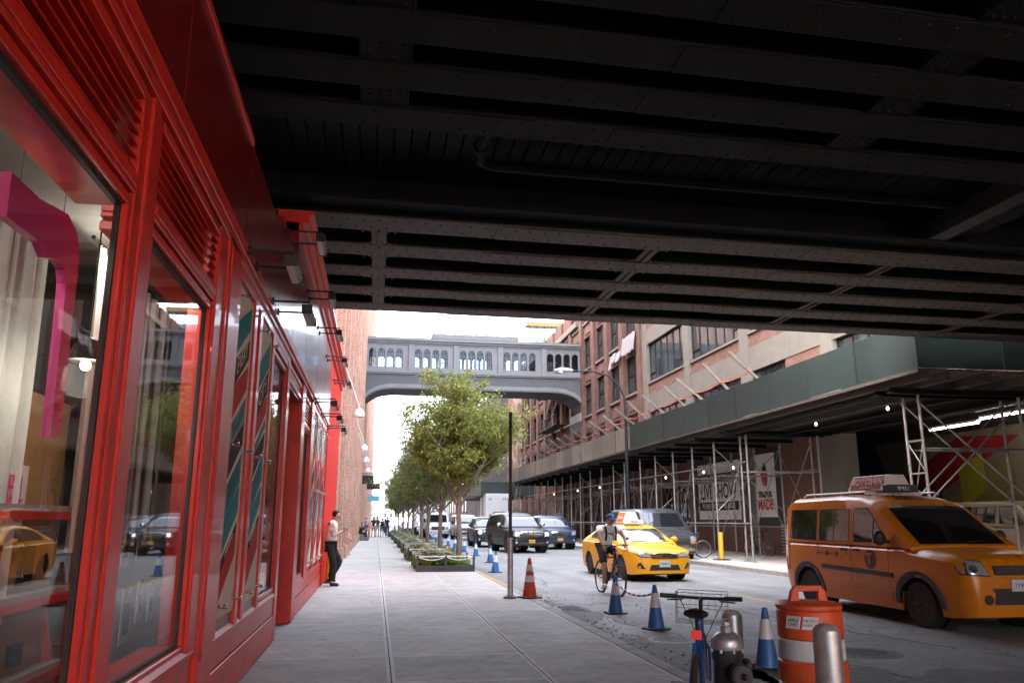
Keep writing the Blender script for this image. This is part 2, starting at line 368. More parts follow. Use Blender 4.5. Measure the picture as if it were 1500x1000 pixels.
for (x, y, n, sx) in [(3.5, 16.6, 22, .0), (3.9, 13.2, 16, .03), (5.2, 9.5, 20, .05), (4.2, 20, 24, .02), (6.5, 14, 26, .01)]:
    px, py = x, y
    for k in range(n):
        nx, ny = px + rd.uniform(-.07, .09) + sx, py - rd.uniform(.12, .22) if y < 17 else py + rd.uniform(.12, .3); w = rd.uniform(.008, .02)
        cr.prism([(px - w, py), (px + w, py), (nx + w, ny), (nx - w, ny)], 'z', -.1305, -.1285); px, py = nx, ny
cr.build('crack', mat('crack_tar', (.02, .02, .02), .9), road)
YEL = mat('worn_yellow_line', (.42, .27, .07), .8, var=.5, vs=18, dirt=.8, dirtcol=(.14, .135, .13), ds=7)
for (x, y, l) in [(7.0, 27.2, 2.4), (7.6, 24.2, .9), (7.75, 15.5, 1.2), (7.5, 14.3, .8), (6.9, 33, 3), (6.9, 41, 3)]:
    MB().box(x, x + .11, y, y + l, -.131, -.1265).build('road_marking', YEL, road)
MB().box(2.93, 3.05, 18.5, 23.5, -.002, .003).build('kerb_paint', YEL, kerb)
def manhole(x, y, r, z=-.13, label='', rim=ASPH2):
    t = thing('manhole_cover', label, 'manhole', (x, y, z))
    MB().lathe([(r + .09, -.01), (r + .09, .004), (r + .005, .006), (r + .005, -.01)], 40, (x, y, z)).build('frame', rim, t)
    MB().lathe([(0, -.01), (r, -.01), (r, .007), (r - .04, .010), (0, .010)][1:] + [(0.001, .010)], 40, (x, y, z)).build('lid', mat('cast_iron', (.06, .05, .045), .6, metal=.4, var=.4, vs=10, dirt=.5, dirtcol=(.10, .07, .05)), t)
    k = MB()
    for i in range(-4, 5):
        for j in range(-4, 5):
            if i * i + j * j < 17: k.box(x + i * r / 5.2 - .02, x + i * r / 5.2 + .02, y + j * r / 5.2 - .02, y + j * r / 5.2 + .02, z + .009, z + .015)
    k.build('tread_pattern', MATS['cast_iron'], t, kind='stuff')
manhole(5.95, 9.5, .36, label='round iron manhole cover in the road beside the minivan taxi')
manhole(4.03, 10.9, .34, label='rusty round manhole cover in the road behind the blue bicycle', rim=mat('rusty_rim', (.14, .08, .05), .8, var=.3))
t = thing('storm_drain', 'dark sunken drain grate in the gutter by the orange cone', 'drain', (3.55, 14.9, -.13))
MB().prism(blob(3.6, 14.9, .34, .62, seed=9, j=.1), 'z', -.128, -.122).build('frame', mat('wet_asphalt', (.012, .012, .012), .25), t)
for k in range(7): bx('bar', MATS['cast_iron'], t, 3.42, 3.78, 14.56 + k * .11, 14.6 + k * .11, -.123, -.112)

# ---------------- viaduct ----------------
via = thing('railway_viaduct', 'dark riveted steel railway viaduct spanning the street overhead', 'viaduct', (4, 4, 5.6))
SK = .028
def vy(x): return SK * (x + 1.0)
XL, XR = -20.0, 26.0
ZB = 5.6
rivn = MB(); rivf = MB()
def rivet(mb, x, y, z, r=.024):
    n = 6; V = [(x + r * cos(2 * pi * k / n), y + r * sin(2 * pi * k / n), z) for k in range(n)] + [(x + r * .6 * cos(2 * pi * k / n), y + r * .6 * sin(2 * pi * k / n), z - r * .6) for k in range(n)]
    mb.add(V, [(k, (k + 1) % n, n + (k + 1) % n, n + k) for k in range(n)] + [tuple(range(2 * n - 1, n - 1, -1))])
def skew(mb, y0):
    mb.v = [(p[0], p[1] + vy(p[0]), p[2]) for p in mb.v]; return mb
def girder(y, fw, depth, m, rv, step, name, plates=()):
    skew(MB().box(XL, XR, y - fw / 2, y + fw / 2, ZB, ZB + .03), y).build('flange', m, via)
    gm = MB(); gm.box(XL, XR, y - .012, y + .012, ZB + .03, ZB + depth)
    gm.box(XL, XR, y - .11, y - .012, ZB + .031, ZB + .05); gm.box(XL, XR, y + .012, y + .11, ZB + .031, ZB + .05)
    gm.box(XL, XR, y - fw * .4, y + fw * .4, ZB + depth, ZB + depth + .03)
    skew(gm, y).build('web', DKSTEEL, via)  # every web takes the dark copy, so recess shade is in the colour
    for (a, b) in plates:
        skew(MB().box(a, b, y - fw / 2 + .012, y + fw / 2 - .012, ZB - .016, ZB), y).build('cover_plate', m, via, bevel=.004)
    x = -1.2
    while x < 14:
        on = any(a <= x <= b for a, b in plates); z = ZB - (.016 if on else 0)
        for s, off in ((-1, 0), (1, step / 2)):
            rivet(rv, x + off, y + s * fw * .27 + vy(x), z)
        x += step
NEAR = [7.75 - .80 * k for k in range(21)]
for i, y in enumerate(NEAR):
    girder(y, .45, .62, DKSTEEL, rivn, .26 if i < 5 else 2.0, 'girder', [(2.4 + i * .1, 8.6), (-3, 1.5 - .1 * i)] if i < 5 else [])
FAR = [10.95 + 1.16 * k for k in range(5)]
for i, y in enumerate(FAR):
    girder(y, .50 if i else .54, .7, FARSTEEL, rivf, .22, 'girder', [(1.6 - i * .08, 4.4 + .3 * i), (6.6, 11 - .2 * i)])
skew(MB().box(XL, XR, 8.05, 10.6, ZB + .78, ZB + .8), 0)
# cross diaphragms between the near girders
for xc in (-.06, 5.15, 10.3):
    for a, b in zip(NEAR[:7], NEAR[1:7]):
        d = MB(); d.box(xc - .22, xc + .22, b + .23, a - .23, ZB + .012, ZB + .028); d.box(xc - .012, xc + .012, b + .23, a - .23, ZB + .028, ZB + .6)
        d.box(xc - .24, xc - .226, b + .23, a - .23, ZB + .0, ZB + .5); d.box(xc + .226, xc + .24, b + .23, a - .23, ZB + .0, ZB + .5)
        skew(d, 0).build('diaphragm', DKSTEEL, via)
        for s in (-.15, -.05, .05, .15):
            for t_ in (.30, .4, .50): rivet(rivn, xc + s, b + t_ + vy(xc), ZB + .012)
# hourglass diaphragms between the far girders
for xc in (-.1, 4.15, 8.35, 12.5):
    for a, b in zip(FAR[:-1], FAR[1:]):
        y0, y1 = a + .24, b - .24; n = 16; L_ = []; R_ = []
        for k in range(n + 1):
            t_ = k / n; e = abs(2 * t_ - 1) ** 7; w = .11 + .22 * e
            L_.append((xc - w, y0 + (y1 - y0) * t_)); R_.append((xc + w, y0 + (y1 - y0) * t_))
        d = MB(); d.prism(L_ + R_[::-1], 'z', ZB + .006, ZB + .024); d.box(xc - .014, xc + .014, y0, y1, ZB - .03, ZB + .66)
        skew(d, 0).build('diaphragm', FARSTEEL, via)
        for s in (-1, 1):
            for t_ in (.06, .14, .86, .94):
                for q in (.12, .24): rivet(rivf, xc + s * q, y0 + (y1 - y0) * t_ + vy(xc), ZB + .006)
        web = MB().box(xc + 1.6, xc + 1.63, y0 - .15, y1 + .15, ZB + .2, ZB + .68); skew(web, 0).build('stiffener', DKSTEEL, via)
rivn.build('rivet', DKSTEEL, via, kind='stuff'); rivf.build('rivet', mat('rivet_dark', (.022, .02, .018), .6), via, kind='stuff')
# deck over the girders, open board strip between the two girder groups
skew(MB().box(XL, XR, -8.8, 7.95, ZB + .655, ZB + .8), 0).build('deck_plate', DKSTEEL, via)
skew(MB().box(XL, XR, 10.7, 15.62, ZB + .735, ZB + .9), 0).build('deck_plate', DKSTEEL, via)
skew(MB().box(XL, XR, 7.95, 10.7, ZB + .80, ZB + .95), 0).build('deck_plate', BLACK, via)
bp = None; x = -1.6
while x < 14.2:
    if bp is None: bp = MB().box(-.099, .099, 7.93, 10.75, ZB + .70, ZB + .79).build('deck_board', PLANKD, via, bevel=.006); o = bp
    else: o = share('deck_board', bp, via)
    o.location = (x - 0, vy(x), random.uniform(-.012, .012)); x += .222
# edge beam, handrail fascia and a conduit
skew(MB().box(XL, XR, 15.62, 15.66, ZB + .03, ZB + 1.15), 0).build('edge_fascia', DKSTEEL, via)
skew(MB().box(XL, XR, -8.84, -8.8, ZB + .0, ZB + 1.15), 0).build('edge_fascia', DKSTEEL, via)
skew(MB().box(XL, XR, 10.35, 10.65, ZB + .12, ZB + .16), 0).build('angle_iron', DKSTEEL, via)
pp = MB(); pp.path([(1.25, 8.1, ZB + .5), (1.15, 9.3, ZB + .5), (1.2, 9.65, ZB + .45), (1.4, 9.75, ZB + .45), (9, 9.95, ZB + .45)], .075, 10)
pp.lathe([(.10, -.06), (.10, .06)], 10, (1.15, 9.35, ZB + .5), 'y'); pp.build('drain_pipe', DKSTEEL, via, smooth=True)
skew(MB().box(8.4, 8.7, 8.2, 10.5, ZB + .15, ZB + .45), 0).build('junction_channel', BLACK, via)
for xx in (8.9,): skew(MB().box(xx, xx + .35, 8.1, 10.6, ZB + .25, ZB + .6), 0).build('cross_beam', DKSTEEL, via)

# ---------------- red storefront ----------------
sf = thing('storefront', 'long glossy red painted shop front with louvres under the viaduct', 'storefront', (-1.19, 8, 0))
WX = -1.19
def rb(name, y0, y1, z0, z1, x1=WX, x0=-1.45, m=RED, bevel=.006, parent=sf): return MB().box(x0, x1, y0, y1, z0, z1).build(name, m, parent, bevel=bevel)
def louvre(y0, y1, z0=3.06, z1=3.46):
    f = rb('louvre_frame', y0, y1, z0 - .06, z0, WX + .012); rb('louvre_frame', y0, y1, z1, z1 + .06, WX + .012)
    MB().box(-1.4, -1.36, y0, y1, z0, z1).build('louvre_back', BLACK, sf)
    n = 6; pr = None
    for k in range(n):
        z = z0 + .02 + (z1 - z0 - .02) * k / n
        MB().add([(WX - .005, y0, z), (WX - .11, y0, z + .05), (WX - .11, y0, z + .062), (WX - .005, y0, z + .014), (WX - .005, y1, z), (WX - .11, y1, z + .05), (WX - .11, y1, z + .062), (WX - .005, y1, z + .014)],
                 [(0, 1, 2, 3), (7, 6, 5, 4), (0, 4, 5, 1), (1, 5, 6, 2), (2, 6, 7, 3), (3, 7, 4, 0)]).build('louvre_slat', RED, sf)
REVEAL = mat('window_gasket', (.02, .02, .02), .6)
def window(y0, y1, z0, z1, fr=.05):
    w = rb('window_frame', y0, y1, z0 - fr, z0, WX - .006); rb('window_frame', y0, y1, z1, z1 + fr, WX - .006)
    rb('window_frame', y0, y0 + fr, z0, z1, WX - .006, -1.26); rb('window_frame', y1 - fr, y1, z0, z1, WX - .006, -1.26)
    a, b = y0 + fr, y1 - fr; gk = MB()
    gk.box(-1.25, -1.225, a, a + .025, z0, z1); gk.box(-1.25, -1.225, b - .025, b, z0, z1); gk.box(-1.25, -1.225, a + .025, b - .025, z0, z0 + .02); gk.box(-1.25, -1.225, a + .025, b - .025, z1 - .025, z1)
    gk.build('gasket', REVEAL, sf)
    MB().box(-1.242, -1.232, a + .02, b - .02, z0 + .015, z1 - .02).build('pane', GLASS, sf)
def plinth(y0, y1, z1=.58, proj=.012):
    rb('plinth_panel', y0, y1 - .008, .02, z1 - .22, WX + proj); rb('plinth_panel', y0, y1 - .008, z1 - .212, z1, WX + proj - .012)
    MB().prism([(WX + proj + .006, z1), (WX + proj + .006, z1 + .02), (WX - .008, z1 + .05), (WX - .2, z1 + .05), (WX - .2, z1)], 'y', y0, y1).build('plinth_sill', RED, sf)
# bays: big shop windows
for (y0, y1) in [(-6.2, -3.2), (-2.85, .05), (.40, 3.80), (4.14, 5.74)]:
    window(y0, y1, .66, 2.90); louvre(y0, y1); rb('transom', y0, y1, 2.97, 3.0, WX + .005)
    plinth(y0 - .2, y1 + .2)
for (y0, y1) in [(-3.2, -2.85), (.05, .40), (3.80, 4.14)]:
    rb('mullion', y0, y1, .64, 3.52, WX + .004, -1.27); rb('mullion_rib', y0 + .11, y1 - .11, .64, 3.54, WX + .02, -1.25)
rb('pilaster', 5.74, 6.02, .58, 3.56, WX + .015, -1.27); rb('pilaster', 6.02, 6.52, 0.02, 3.58, WX + .03, -1.28); rb('pilaster_edge', 6.10, 6.44, 0.5, 3.5, WX + .04)
plinth(6.52, 10.7, .55)
rb('transom', 6.52, 10.7, 3.45, 3.60, WX + .01)
# poster bays
def posterbay(y0, y1, z0=.66, z1=3.42):
    rb('stile', y0 - .16, y0, .56, 3.46, WX + .015); rb('stile', y1, y1 + .16, .56, 3.46, WX + .015)
    rb('poster_backboard', y0, y1, .56, 3.46, WX - .012, m=REDD)
for a in [(6.70, 7.52), (8.02, 8.86), (15.1, 16.0), (16.5, 17.4), (17.9, 18.8)]: posterbay(*a)
window(9.05, 10.45, .66, 3.3); rb('stile', 10.45, 10.7, .02, 3.46, WX + .015); rb('transom', 9.03, 10.7, 3.38, 3.45, WX + .008)
# recessed doorway
rb('reveal', 12.43, 12.449, 0.0, 3.3, WX - .01, -1.86, m=RED); rb('reveal', 10.62, 10.7, 0.0, 3.3, WX - .02, -1.86, m=RED)
dr = rb('shop_door', 10.7, 12.45, 0.02, 3.2, -1.78, -1.9, m=REDD)
MB().box(-1.78, -1.77, 10.95, 11.5, .5, 2.3).build('pane', WGL, dr); MB().box(-1.78, -1.77, 11.65, 12.2, .5, 2.3).build('pane', WGL, dr)
MB().tube((-1.72, 11.58, .9), (-1.72, 11.58, 1.4), .015).build('handle', CHROME, dr)
MB().box(-1.86, WX - .01, 10.7, 12.45, 3.2, 3.3).build('soffit', REDD, sf); louvre(10.7, 12.45, 3.3, 3.42)
rb('pilaster', 12.45, 12.95, .02, 3.5, WX + .03)
window(12.95, 14.3, .6, 2.9); plinth(12.95, 14.9, .5); louvre(12.95, 14.3, 3.0, 3.38); rb('pilaster', 14.3, 14.94, .5, 3.5, WX + .03)
plinth(14.9, 19.4, .5); rb('transom', 14.94, 19.0, 3.45, 3.6, WX + .01); rb('wall_panel', 18.96, 20.6, .02, 5.5, WX + .03, m=REDM)
rb('wall_panel', 20.61, 22.3, .02, 5.5, WX + .03, m=REDM); rb('wall_panel', 22.31, 24.3, .02, 5.5, WX + .03, m=REDM)
# fascia with panel joints, moulding, cornice
y = -6.2
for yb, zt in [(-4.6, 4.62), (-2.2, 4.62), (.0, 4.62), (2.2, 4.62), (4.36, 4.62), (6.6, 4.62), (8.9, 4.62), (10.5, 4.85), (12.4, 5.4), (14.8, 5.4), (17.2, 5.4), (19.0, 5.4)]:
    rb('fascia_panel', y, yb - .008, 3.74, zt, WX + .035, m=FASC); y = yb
for z0, z1, p in [(3.54, 3.60, .03), (3.60, 3.68, .055), (3.68, 3.74, .04)]: rb('moulding', -6.2, 19.0, z0, z1, WX + p)
rb('moulding', -6.2, 6.55, 4.56, 4.63, WX + .06)
for z0, z1, p in [(5.25, 5.38, .08), (5.38, 5.50, .15), (5.50, 5.555, .22)]: rb('cornice', 10.5, 24.3, z0, z1, WX + p)
MB().box(-6, -1.45, -7, 24.3, 3.5, 4.6).build('upper_wall', REDD, sf)
# shop interior: floor, back wall, ceiling
INT = mat('interior_plaster', (.30, .28, .25), .9, var=.15); INTF = mat('interior_floor', (.25, .22, .19), .6, var=.2)
MB().box(-6, -1.46, -7, 10.6, -.05, .05).build('shop_floor', INTF, sf); MB().box(-6.1, -6, -7, 10.6, 0, 3.5).build('shop_back_wall', INT, sf)
MB().box(-6, -1.46, 10.5, 10.6, .05, 3.5).build('shop_side_wall', INT, sf); MB().box(-6, -1.46, -7.1, -7, .05, 3.5).build('shop_side_wall', INT, sf)
MB().box(-6, -1.5, -7, 10.5, 3.42, 3.49).build('shop_ceiling', INT, sf)
MB().box(-6, -1.46, 12.7, 18.9, 0, 3.5).build('shop_core', REDD, sf)
# ---------------- things inside the shop windows ----------------
CURT = mat('curtain_cloth', (.72, .71, .68), .9, var=.15, vs=3)
_n = CURT.node_tree.nodes; _l = CURT.node_tree.links; _t = _n.new('ShaderNodeBsdfTranslucent'); _t.inputs[0].default_value = (.6, .56, .48, 1); _m = _n.new('ShaderNodeMixShader'); _m.inputs[0].default_value = .3
_l.new(_n['Principled BSDF'].outputs[0], _m.inputs[1]); _l.new(_t.outputs[0], _m.inputs[2]); _l.new(_m.outputs[0], _n['Material Output'].inputs[0])
def curtain(x, y0, y1, z0, z1, label):
    m = MB(); n = int((y1 - y0) / .022); V = []
    for j, z in enumerate((z0, (z0 + z1) / 2, z1)):
        for k in range(n + 1):
            y = y0 + (y1 - y0) * k / n; a = .035 if j < 2 else .02
            V.append((x + a * sin(y * 27 + 1.3 * sin(y * 5)) + .02 * sin(y * 61), y, z))
    F = [(j * (n + 1) + k, j * (n + 1) + k + 1, (j + 1) * (n + 1) + k + 1, (j + 1) * (n + 1) + k) for j in range(2) for k in range(n)]
    m.add(V, F); t = thing('curtain', label, 'curtain', (x, (y0 + y1) / 2, z0))
    m.build('cloth', CURT, t, smooth=True, sharp=80); MB().tube((x, y0 - .1, z1 + .02), (x, y1 + .1, z1 + .02), .015).build('rail', BLACK, t)
curtain(-2.02, 2.2, 4.95, .9, 3.2, 'cream curtain hanging behind the pink sign in the nearest shop window')
curtain(-1.95, 5.6, 7.6, 1.25, 3.3, 'cream curtain ending above the floor in the second shop window')
PINK = mat('pink_board', (.75, .07, .28), .5, var=.05)
t = thing('hanging_sign', 'large pink hooked cut out sign hanging in the nearest shop window', 'sign', (-1.45, 3.6, 1.8))
MB().prism([(3.13, 2.76), (3.4, 2.76), (3.70, 2.81), (3.84, 2.76), (3.89, 2.66), (3.9, 2.32), (3.93, 1.82), (3.81, 1.81), (3.79, 2.3), (3.77, 2.5), (3.74, 2.56), (3.66, 2.58), (3.54, 2.55), (3.47, 2.59), (3.14, 2.58)], 'x', -1.47, -1.43).build('board', PINK, t)
for y in (3.25, 3.7): MB().tube((-1.45, y, 2.78), (-1.45, y, 3.4), .002, 4).build('wire', BLACK, t)
t = thing('wood_panel', 'brown cardboard panel standing behind the arrow notice in shop window', 'panel', (-2.06, 5.45, 0))
bx('board', mat('cardboard', (.33, .19, .08), .8), t, -2.1, -2.04, 5.0, 5.72, 0.05, 2.2)
t = thing('notice', 'white notice with pink arrow reading I AM HERE in the shop window', 'notice', (-1.95, 4.95, 1.45))
bx('paper', WHITE, t, -2.02, -2.012, 4.78, 5.12, 1.42, 1.76)
MB().prism([(4.86, 1.70), (5.04, 1.70), (5.04, 1.57), (5.09, 1.57), (4.95, 1.49), (4.81, 1.57), (4.86, 1.57)], 'x', -2.012, -2.008).build('arrow', PINK, t)
text('lettering', 'I AM\nHERE', .065, WHITE, t, (-2.006, 4.95, 1.63), (0, 1, 0), (0, 0, 1), extrude=.001)
text('lettering', 'brooklyn', .06, PINK, t, (-2.006, 4.95, 1.455), (0, 1, 0), (0, 0, 1), extrude=.001)
t = thing('ladder_shelf', 'red ladder shelf with grey boards inside the nearest shop window', 'shelf', (-2.2, 5.3, 0))
for y in (4.2, 5.75):
    MB().bar((-1.9, y, .05), (-2.35, y, 2.2), .05, .05).build('side_rail', RED, t); MB().bar((-2.8, y, .05), (-2.4, y, 2.2), .05, .05).build('side_rail', RED, t)
for z in (.55, 1.0, 1.5):
    o = bx('shelf_board', mat('grey_board', (.35, .34, .33), .6), t, -2.65, -1.95, 4.1, 5.85, z, z + .04); MB().bar((-1.95, 4.1, z - .02), (-1.95, 5.85, z - .02), .03, .05).build('rung', RED, t)
rd = random.Random(3)
for z in (.59, 1.04):
    y = 4.3
    for k in range(5):
        h = rd.uniform(.12, .3); w = rd.uniform(.06, .2)
        lab = ['white candle jar', 'brown framed print', 'orange box', 'dark book', 'black vase'][k] + (' on the lowest board' if z < 1 else ' on the middle board') + ' of the red ladder shelf'
        c = [WHITE, MATS['cardboard'], mat('orange_card', (.6, .15, .04), .6), BLACK, WINFR][k]
        m = MB()
        if k in (0, 4): m.lathe([(w * .3, 0), (w * .45, h * .4), (w * .4, h * .8), (w * .2, h * .86), (w * .26, h)], 14, (-2.1, y, z + .041))
        else: m.obox((-2.1, y, z + .041 + h / 2), (.05 if k == 1 else .16, w, h)); m.obox((-2.1, y, z + .045 + h / 2), (.056 if k == 1 else .166, w * .7, h * .7))
        tag(m.build(['jar', 'picture_frame', 'box', 'book', 'vase'][k], c), lab, ['jar', 'frame', 'box', 'book', 'vase'][k]); y += .33
t = thing('display_board', 'pale pin board with clipped papers low in the second shop window', 'board', (-1.95, 7.3, .05))
bx('board', mat('pale_board', (.5, .47, .42), .8), t, -1.98, -1.94, 6.35, 8.2, .05, 1.42)
for (y, z, w, h) in [(6.8, 1.1, .2, .24), (7.2, 1.12, .2, .22), (6.95, .5, .26, .42), (7.35, .62, .18, .34), (7.7, .6, .2, .3)]:
    p = bx('paper', WHITE, t, -1.938, -1.93, y, y + w, z, z + h); bx('print', mat('grey_print', (.2, .18, .2), .8), p, -1.93, -1.927, y + .05, y + w - .05, z + .07, z + h - .12); bx('clip', BLACK, p, -1.93, -1.92, y + w * .4, y + w * .6, z + h - .02, z + h + .02)
# posters behind glass in the poster bays
TEAL = mat('poster_teal', (.05, .24, .27), .95, spec=.1); CREAM = mat('poster_cream', (.66, .62, .52), .95, spec=.1); PBRN = mat('poster_brown', (.06, .02, .02), .95, spec=.1); PRED = mat('poster_red', (.5, .045, .03), .95, spec=.1)
def poster(y0, y1, z0, z1, words, seed, label, pane=True):
    rd = random.Random(seed); x = WX - .010
    t = thing('poster', label, 'poster', (x, (y0 + y1) / 2, z0), group='posters along the red shop front')
    bx('sheet', CREAM, t, x, x + .008, y0, y1, z0, z1); a, b = y0 + .05, y1 - .10; z = z0 + .12; k = 0; sl = .55 * (b - a)
    cols = [PRED, PBRN, TEAL, PRED, PBRN, CREAM]; i = 0
    while z < z1 - sl - .1:
        h = rd.choice([.10, .22, .28]) if i % 2 else rd.uniform(.2, .3); c = cols[i % 6] if i % 2 == 0 else [PBRN, TEAL, WINFR][k % 3]
        MB().prism([(a, z), (b, z + sl), (b, min(z1 - .05, z + h + sl * rd.uniform(.8, 1.1))), (a, z + h)], 'x', x + .008, x + .0105).build('colour_band', c, t)
        if i % 2 and k < len(words):
            text('lettering', words[k], h * .95, [CREAM, WHITE, TEAL][k % 3] if c is not TEAL else WINFR, t, (x + .0115, (a + b) / 2, z + h * .55 + sl / 2), (0, 1, sl / (b - a)), (0, 0, 1), extrude=.0008, sx=min(1.15, 1.5 * (b - a) / (h * .95 * len(words[k]))))
            k += 1
        z += h + (.05 if i % 2 else .0); i += 1
    for zz in (z0 + .1, (z0 + z1) / 2, z1 - .1):
        for yy in (y0 + .04, y1 - .04): MB().lathe([(.012, 0), (.012, .05), (.02, .052), (.02, .072), (.014, .078)], 12, (x + .01, yy, zz), 'x').build('standoff_bolt', CHROME, t, smooth=True)
poster(6.72, 7.50, .70, 3.40, ['Hudson', 'INVADES', 'Wonder', 'EVERY', 'MARKETS', 'street'], 1, 'tall red teal and cream lettered poster nearest the big shop windows')
poster(8.04, 8.84, .70, 3.40, ['MARKET', 'LINES', 'Chelsea', 'CITY', 'AVENUE', 'NORTH'], 2, 'tall red teal and cream lettered poster beside the shop doorway window')
poster(15.12, 15.98, .62, 3.4, ['NOVA', 'WEST', 'East', 'CITY'], 3, 'lettered poster just past the shop doorway, nearest of the far three')
poster(16.52, 17.38, .62, 3.4, ['SOHO', 'WALK', 'Park', 'LINE'], 4, 'lettered poster in the middle of the far three on the red front')
poster(17.92, 18.78, .62, 3.4, ['HIGH', 'ROAD', 'Pier', 'DOCK'], 5, 'lettered poster nearest the man leaning on the red wall')
# wall washer lamps
def wash(y, z, x=-.78, L=.55, label='', wx=WX + .035):
    t = thing('wall_lamp', label, 'lamp', (wx, y, z), group='bar lamps along the red shop front')
    for s in (-.22, .22):
        MB().path([(wx, y + s, z), (x + .02, y + s, z), (x + .02, y + s, z - .05)], .012, 8).build('arm', BLACK, t, smooth=True); MB().lathe([(.04, 0), (.04, .02)], 12, (wx, y + s, z), 'x').build('wall_plate', BLACK, t)
    MB().prism([(x - .03, z - .04), (x + .04, z - .04), (x + .06, z - .075), (x + .03, z - .13), (x - .045, z - .13)], 'y', y - L / 2, y + L / 2).build('housing', mat('lamp_housing', (.22, .19, .17), .45, metal=.5), t, bevel=.006)
    MB().box(x - .035, x + .02, y - L / 2 + .02, y + L / 2 - .02, z - .134, z - .131).build('lens', WHITE, t)
    for e in (-1, 1): MB().box(x - .047, x + .062, y + e * L / 2, y + e * (L / 2 + .012), z - .135, z - .038).build('end_cap', BLACK, t)
for i, (y, z) in enumerate([(6.85, 3.66), (8.45, 3.66), (14.2, 3.5), (16.2, 3.5), (18.3, 3.5)]):
    wash(y, z, label=['bar lamp on the low row above the first tall poster, nearest camera', 'bar lamp on the low row above the second tall poster', 'bar lamp on the low row just past the shop doorway', 'bar lamp on the low row, second last before the bright red end', 'bar lamp on the low row, last before the bright red end'][i], wx=WX + .06)
for i, y in enumerate([9.6, 12.2, 14.6, 17.2, 20.2]):
    wash(y, 4.85, label=['first', 'second', 'third', 'fourth', 'last'][i] + ' bar lamp of the upper row under the red cornice counting from the viaduct girders')
# ---------------- left brick buildings ----------------
def sash(w, h, d=.09, cols=2, rows=2):
    m = MB(); f = .06; m.box(-d, 0, 0, f, 0, h); m.box(-d, 0, w - f, w, 0, h); m.box(-d, 0, f, w - f, 0, f); m.box(-d, 0, f, w - f, h - f, h)
    for k in range(1, cols): m.box(-d * .8, -.01, w * k / cols - .02, w * k / cols + .02, f, h - f)
    for k in range(1, rows): m.box(-d * .8, -.012, f, w - f, h * k / rows - .025, h * k / rows + .025)
    return m
lb = thing('brick_building', 'tall warm brick building with stacked pilasters along the left sidewalk', 'building', (-1.5, 60, 0))
MB().box(-22, -1.5, 24.35, 88, 0, 38).build('wall', BRK_L, lb); MB().box(-22, -1.5, 88, 170, 0, 46).build('wall', BRK_L, lb)
pl = None; wf = wp = sl_ = None
for k in range(34):
    y = 24.6 + k * 4.25
    if pl is None:
        m = MB(); m.box(-1.52, -1.24, 0, 1.5, 0, 38); m.box(-1.24, -1.16, .35, 1.15, 0, 38); m.box(-1.24, -1.10, -.05, 1.55, 0, .5); m.v = [(p[0] + 1.5, p[1], p[2]) for p in m.v]
        pl = m.build('pilaster', BRK_L, lb, world=False); o = pl
    else: o = share('pilaster', pl, lb)
    o.location = (0, y - 60, 0); o.scale = (1, 1, 1.21 if y > 88 else 1)
    for fl in range(3 if k > 14 else 4):
        z = 1.2 + fl * 4.3
        if wf is None:
            wf = sash(2.3, 2.7).build('window', WINFR, lb, world=False); wp = MB().box(-.07, -.05, .05, 2.25, .05, 2.65).build('pane', WGL, wf, world=False); sl_ = MB().box(-.02, .12, -.08, 2.38, -.14, 0).build('sill', CONCR, wf, world=False); o = wf
        else: o = share('window', wf, lb); share('pane', wp, o); share('sill', sl_, o)
        o.location = (.1, y + 1.73 - 60, z)
ub = thing('brick_building', 'brick upper storeys over the red shop front, part added unseen to block sun', 'building', (-1.6, 20, 5.6))
MB().box(-22, -1.5, 15.9, 24.3, 4.62, 27).build('wall', BRK_L, ub); MB().box(-22, -1.5, 12.5, 15.9, 6.9, 27).build('wall', BRK_L, ub); MB().box(-22, -1.3, 15.8, 24.3, 27, 27.4).build('parapet', CONCR, ub)  # wall over the viaduct is unseen, added to stop a sun streak
for k in range(2): MB().box(-1.5, -1.28, 17.6 + k * 4, 18.6 + k * 4, 5.6, 27).build('pilaster', BRK_L, ub)
# unseen blocks behind the camera, added and sized to shade the near street
for x0, x1, fx, q, y1, lab in ((-22, -1.5, -1.5, 1, -8.9, 'unseen brick block on the shop side, added to shade the near street'), (17, 40, 17, -1, 1.9, 'unseen brick block across the road, added to cut light from behind')):
    bb = thing('brick_building', lab, 'building', (fx, -40, 0)); MB().box(x0, x1, -70, y1, 0, 17.5 if q < 0 else 9.5).build('wall', BRK_F, bb)
    for k in range(7):
        for fl in range(3 if q < 0 else 1):
            s_ = sash(2.2, 2.4); y = -64 + k * 7; s_.v = [(fx + q * (p[0] + .1), y + p[1], p[2] + 2 + fl * 5) for p in s_.v]; w_ = s_.build('window', WINFR, bb)
            MB().box(fx + q * .03, fx + q * .05, y + .05, y + 2.15, 2.05 + fl * 5, 4.35 + fl * 5).build('pane', WGL, w_)
MB().box(-20, -6.2, -7.9, 16.9, 0, 4.55).build('shop_rear', REDD, sf)
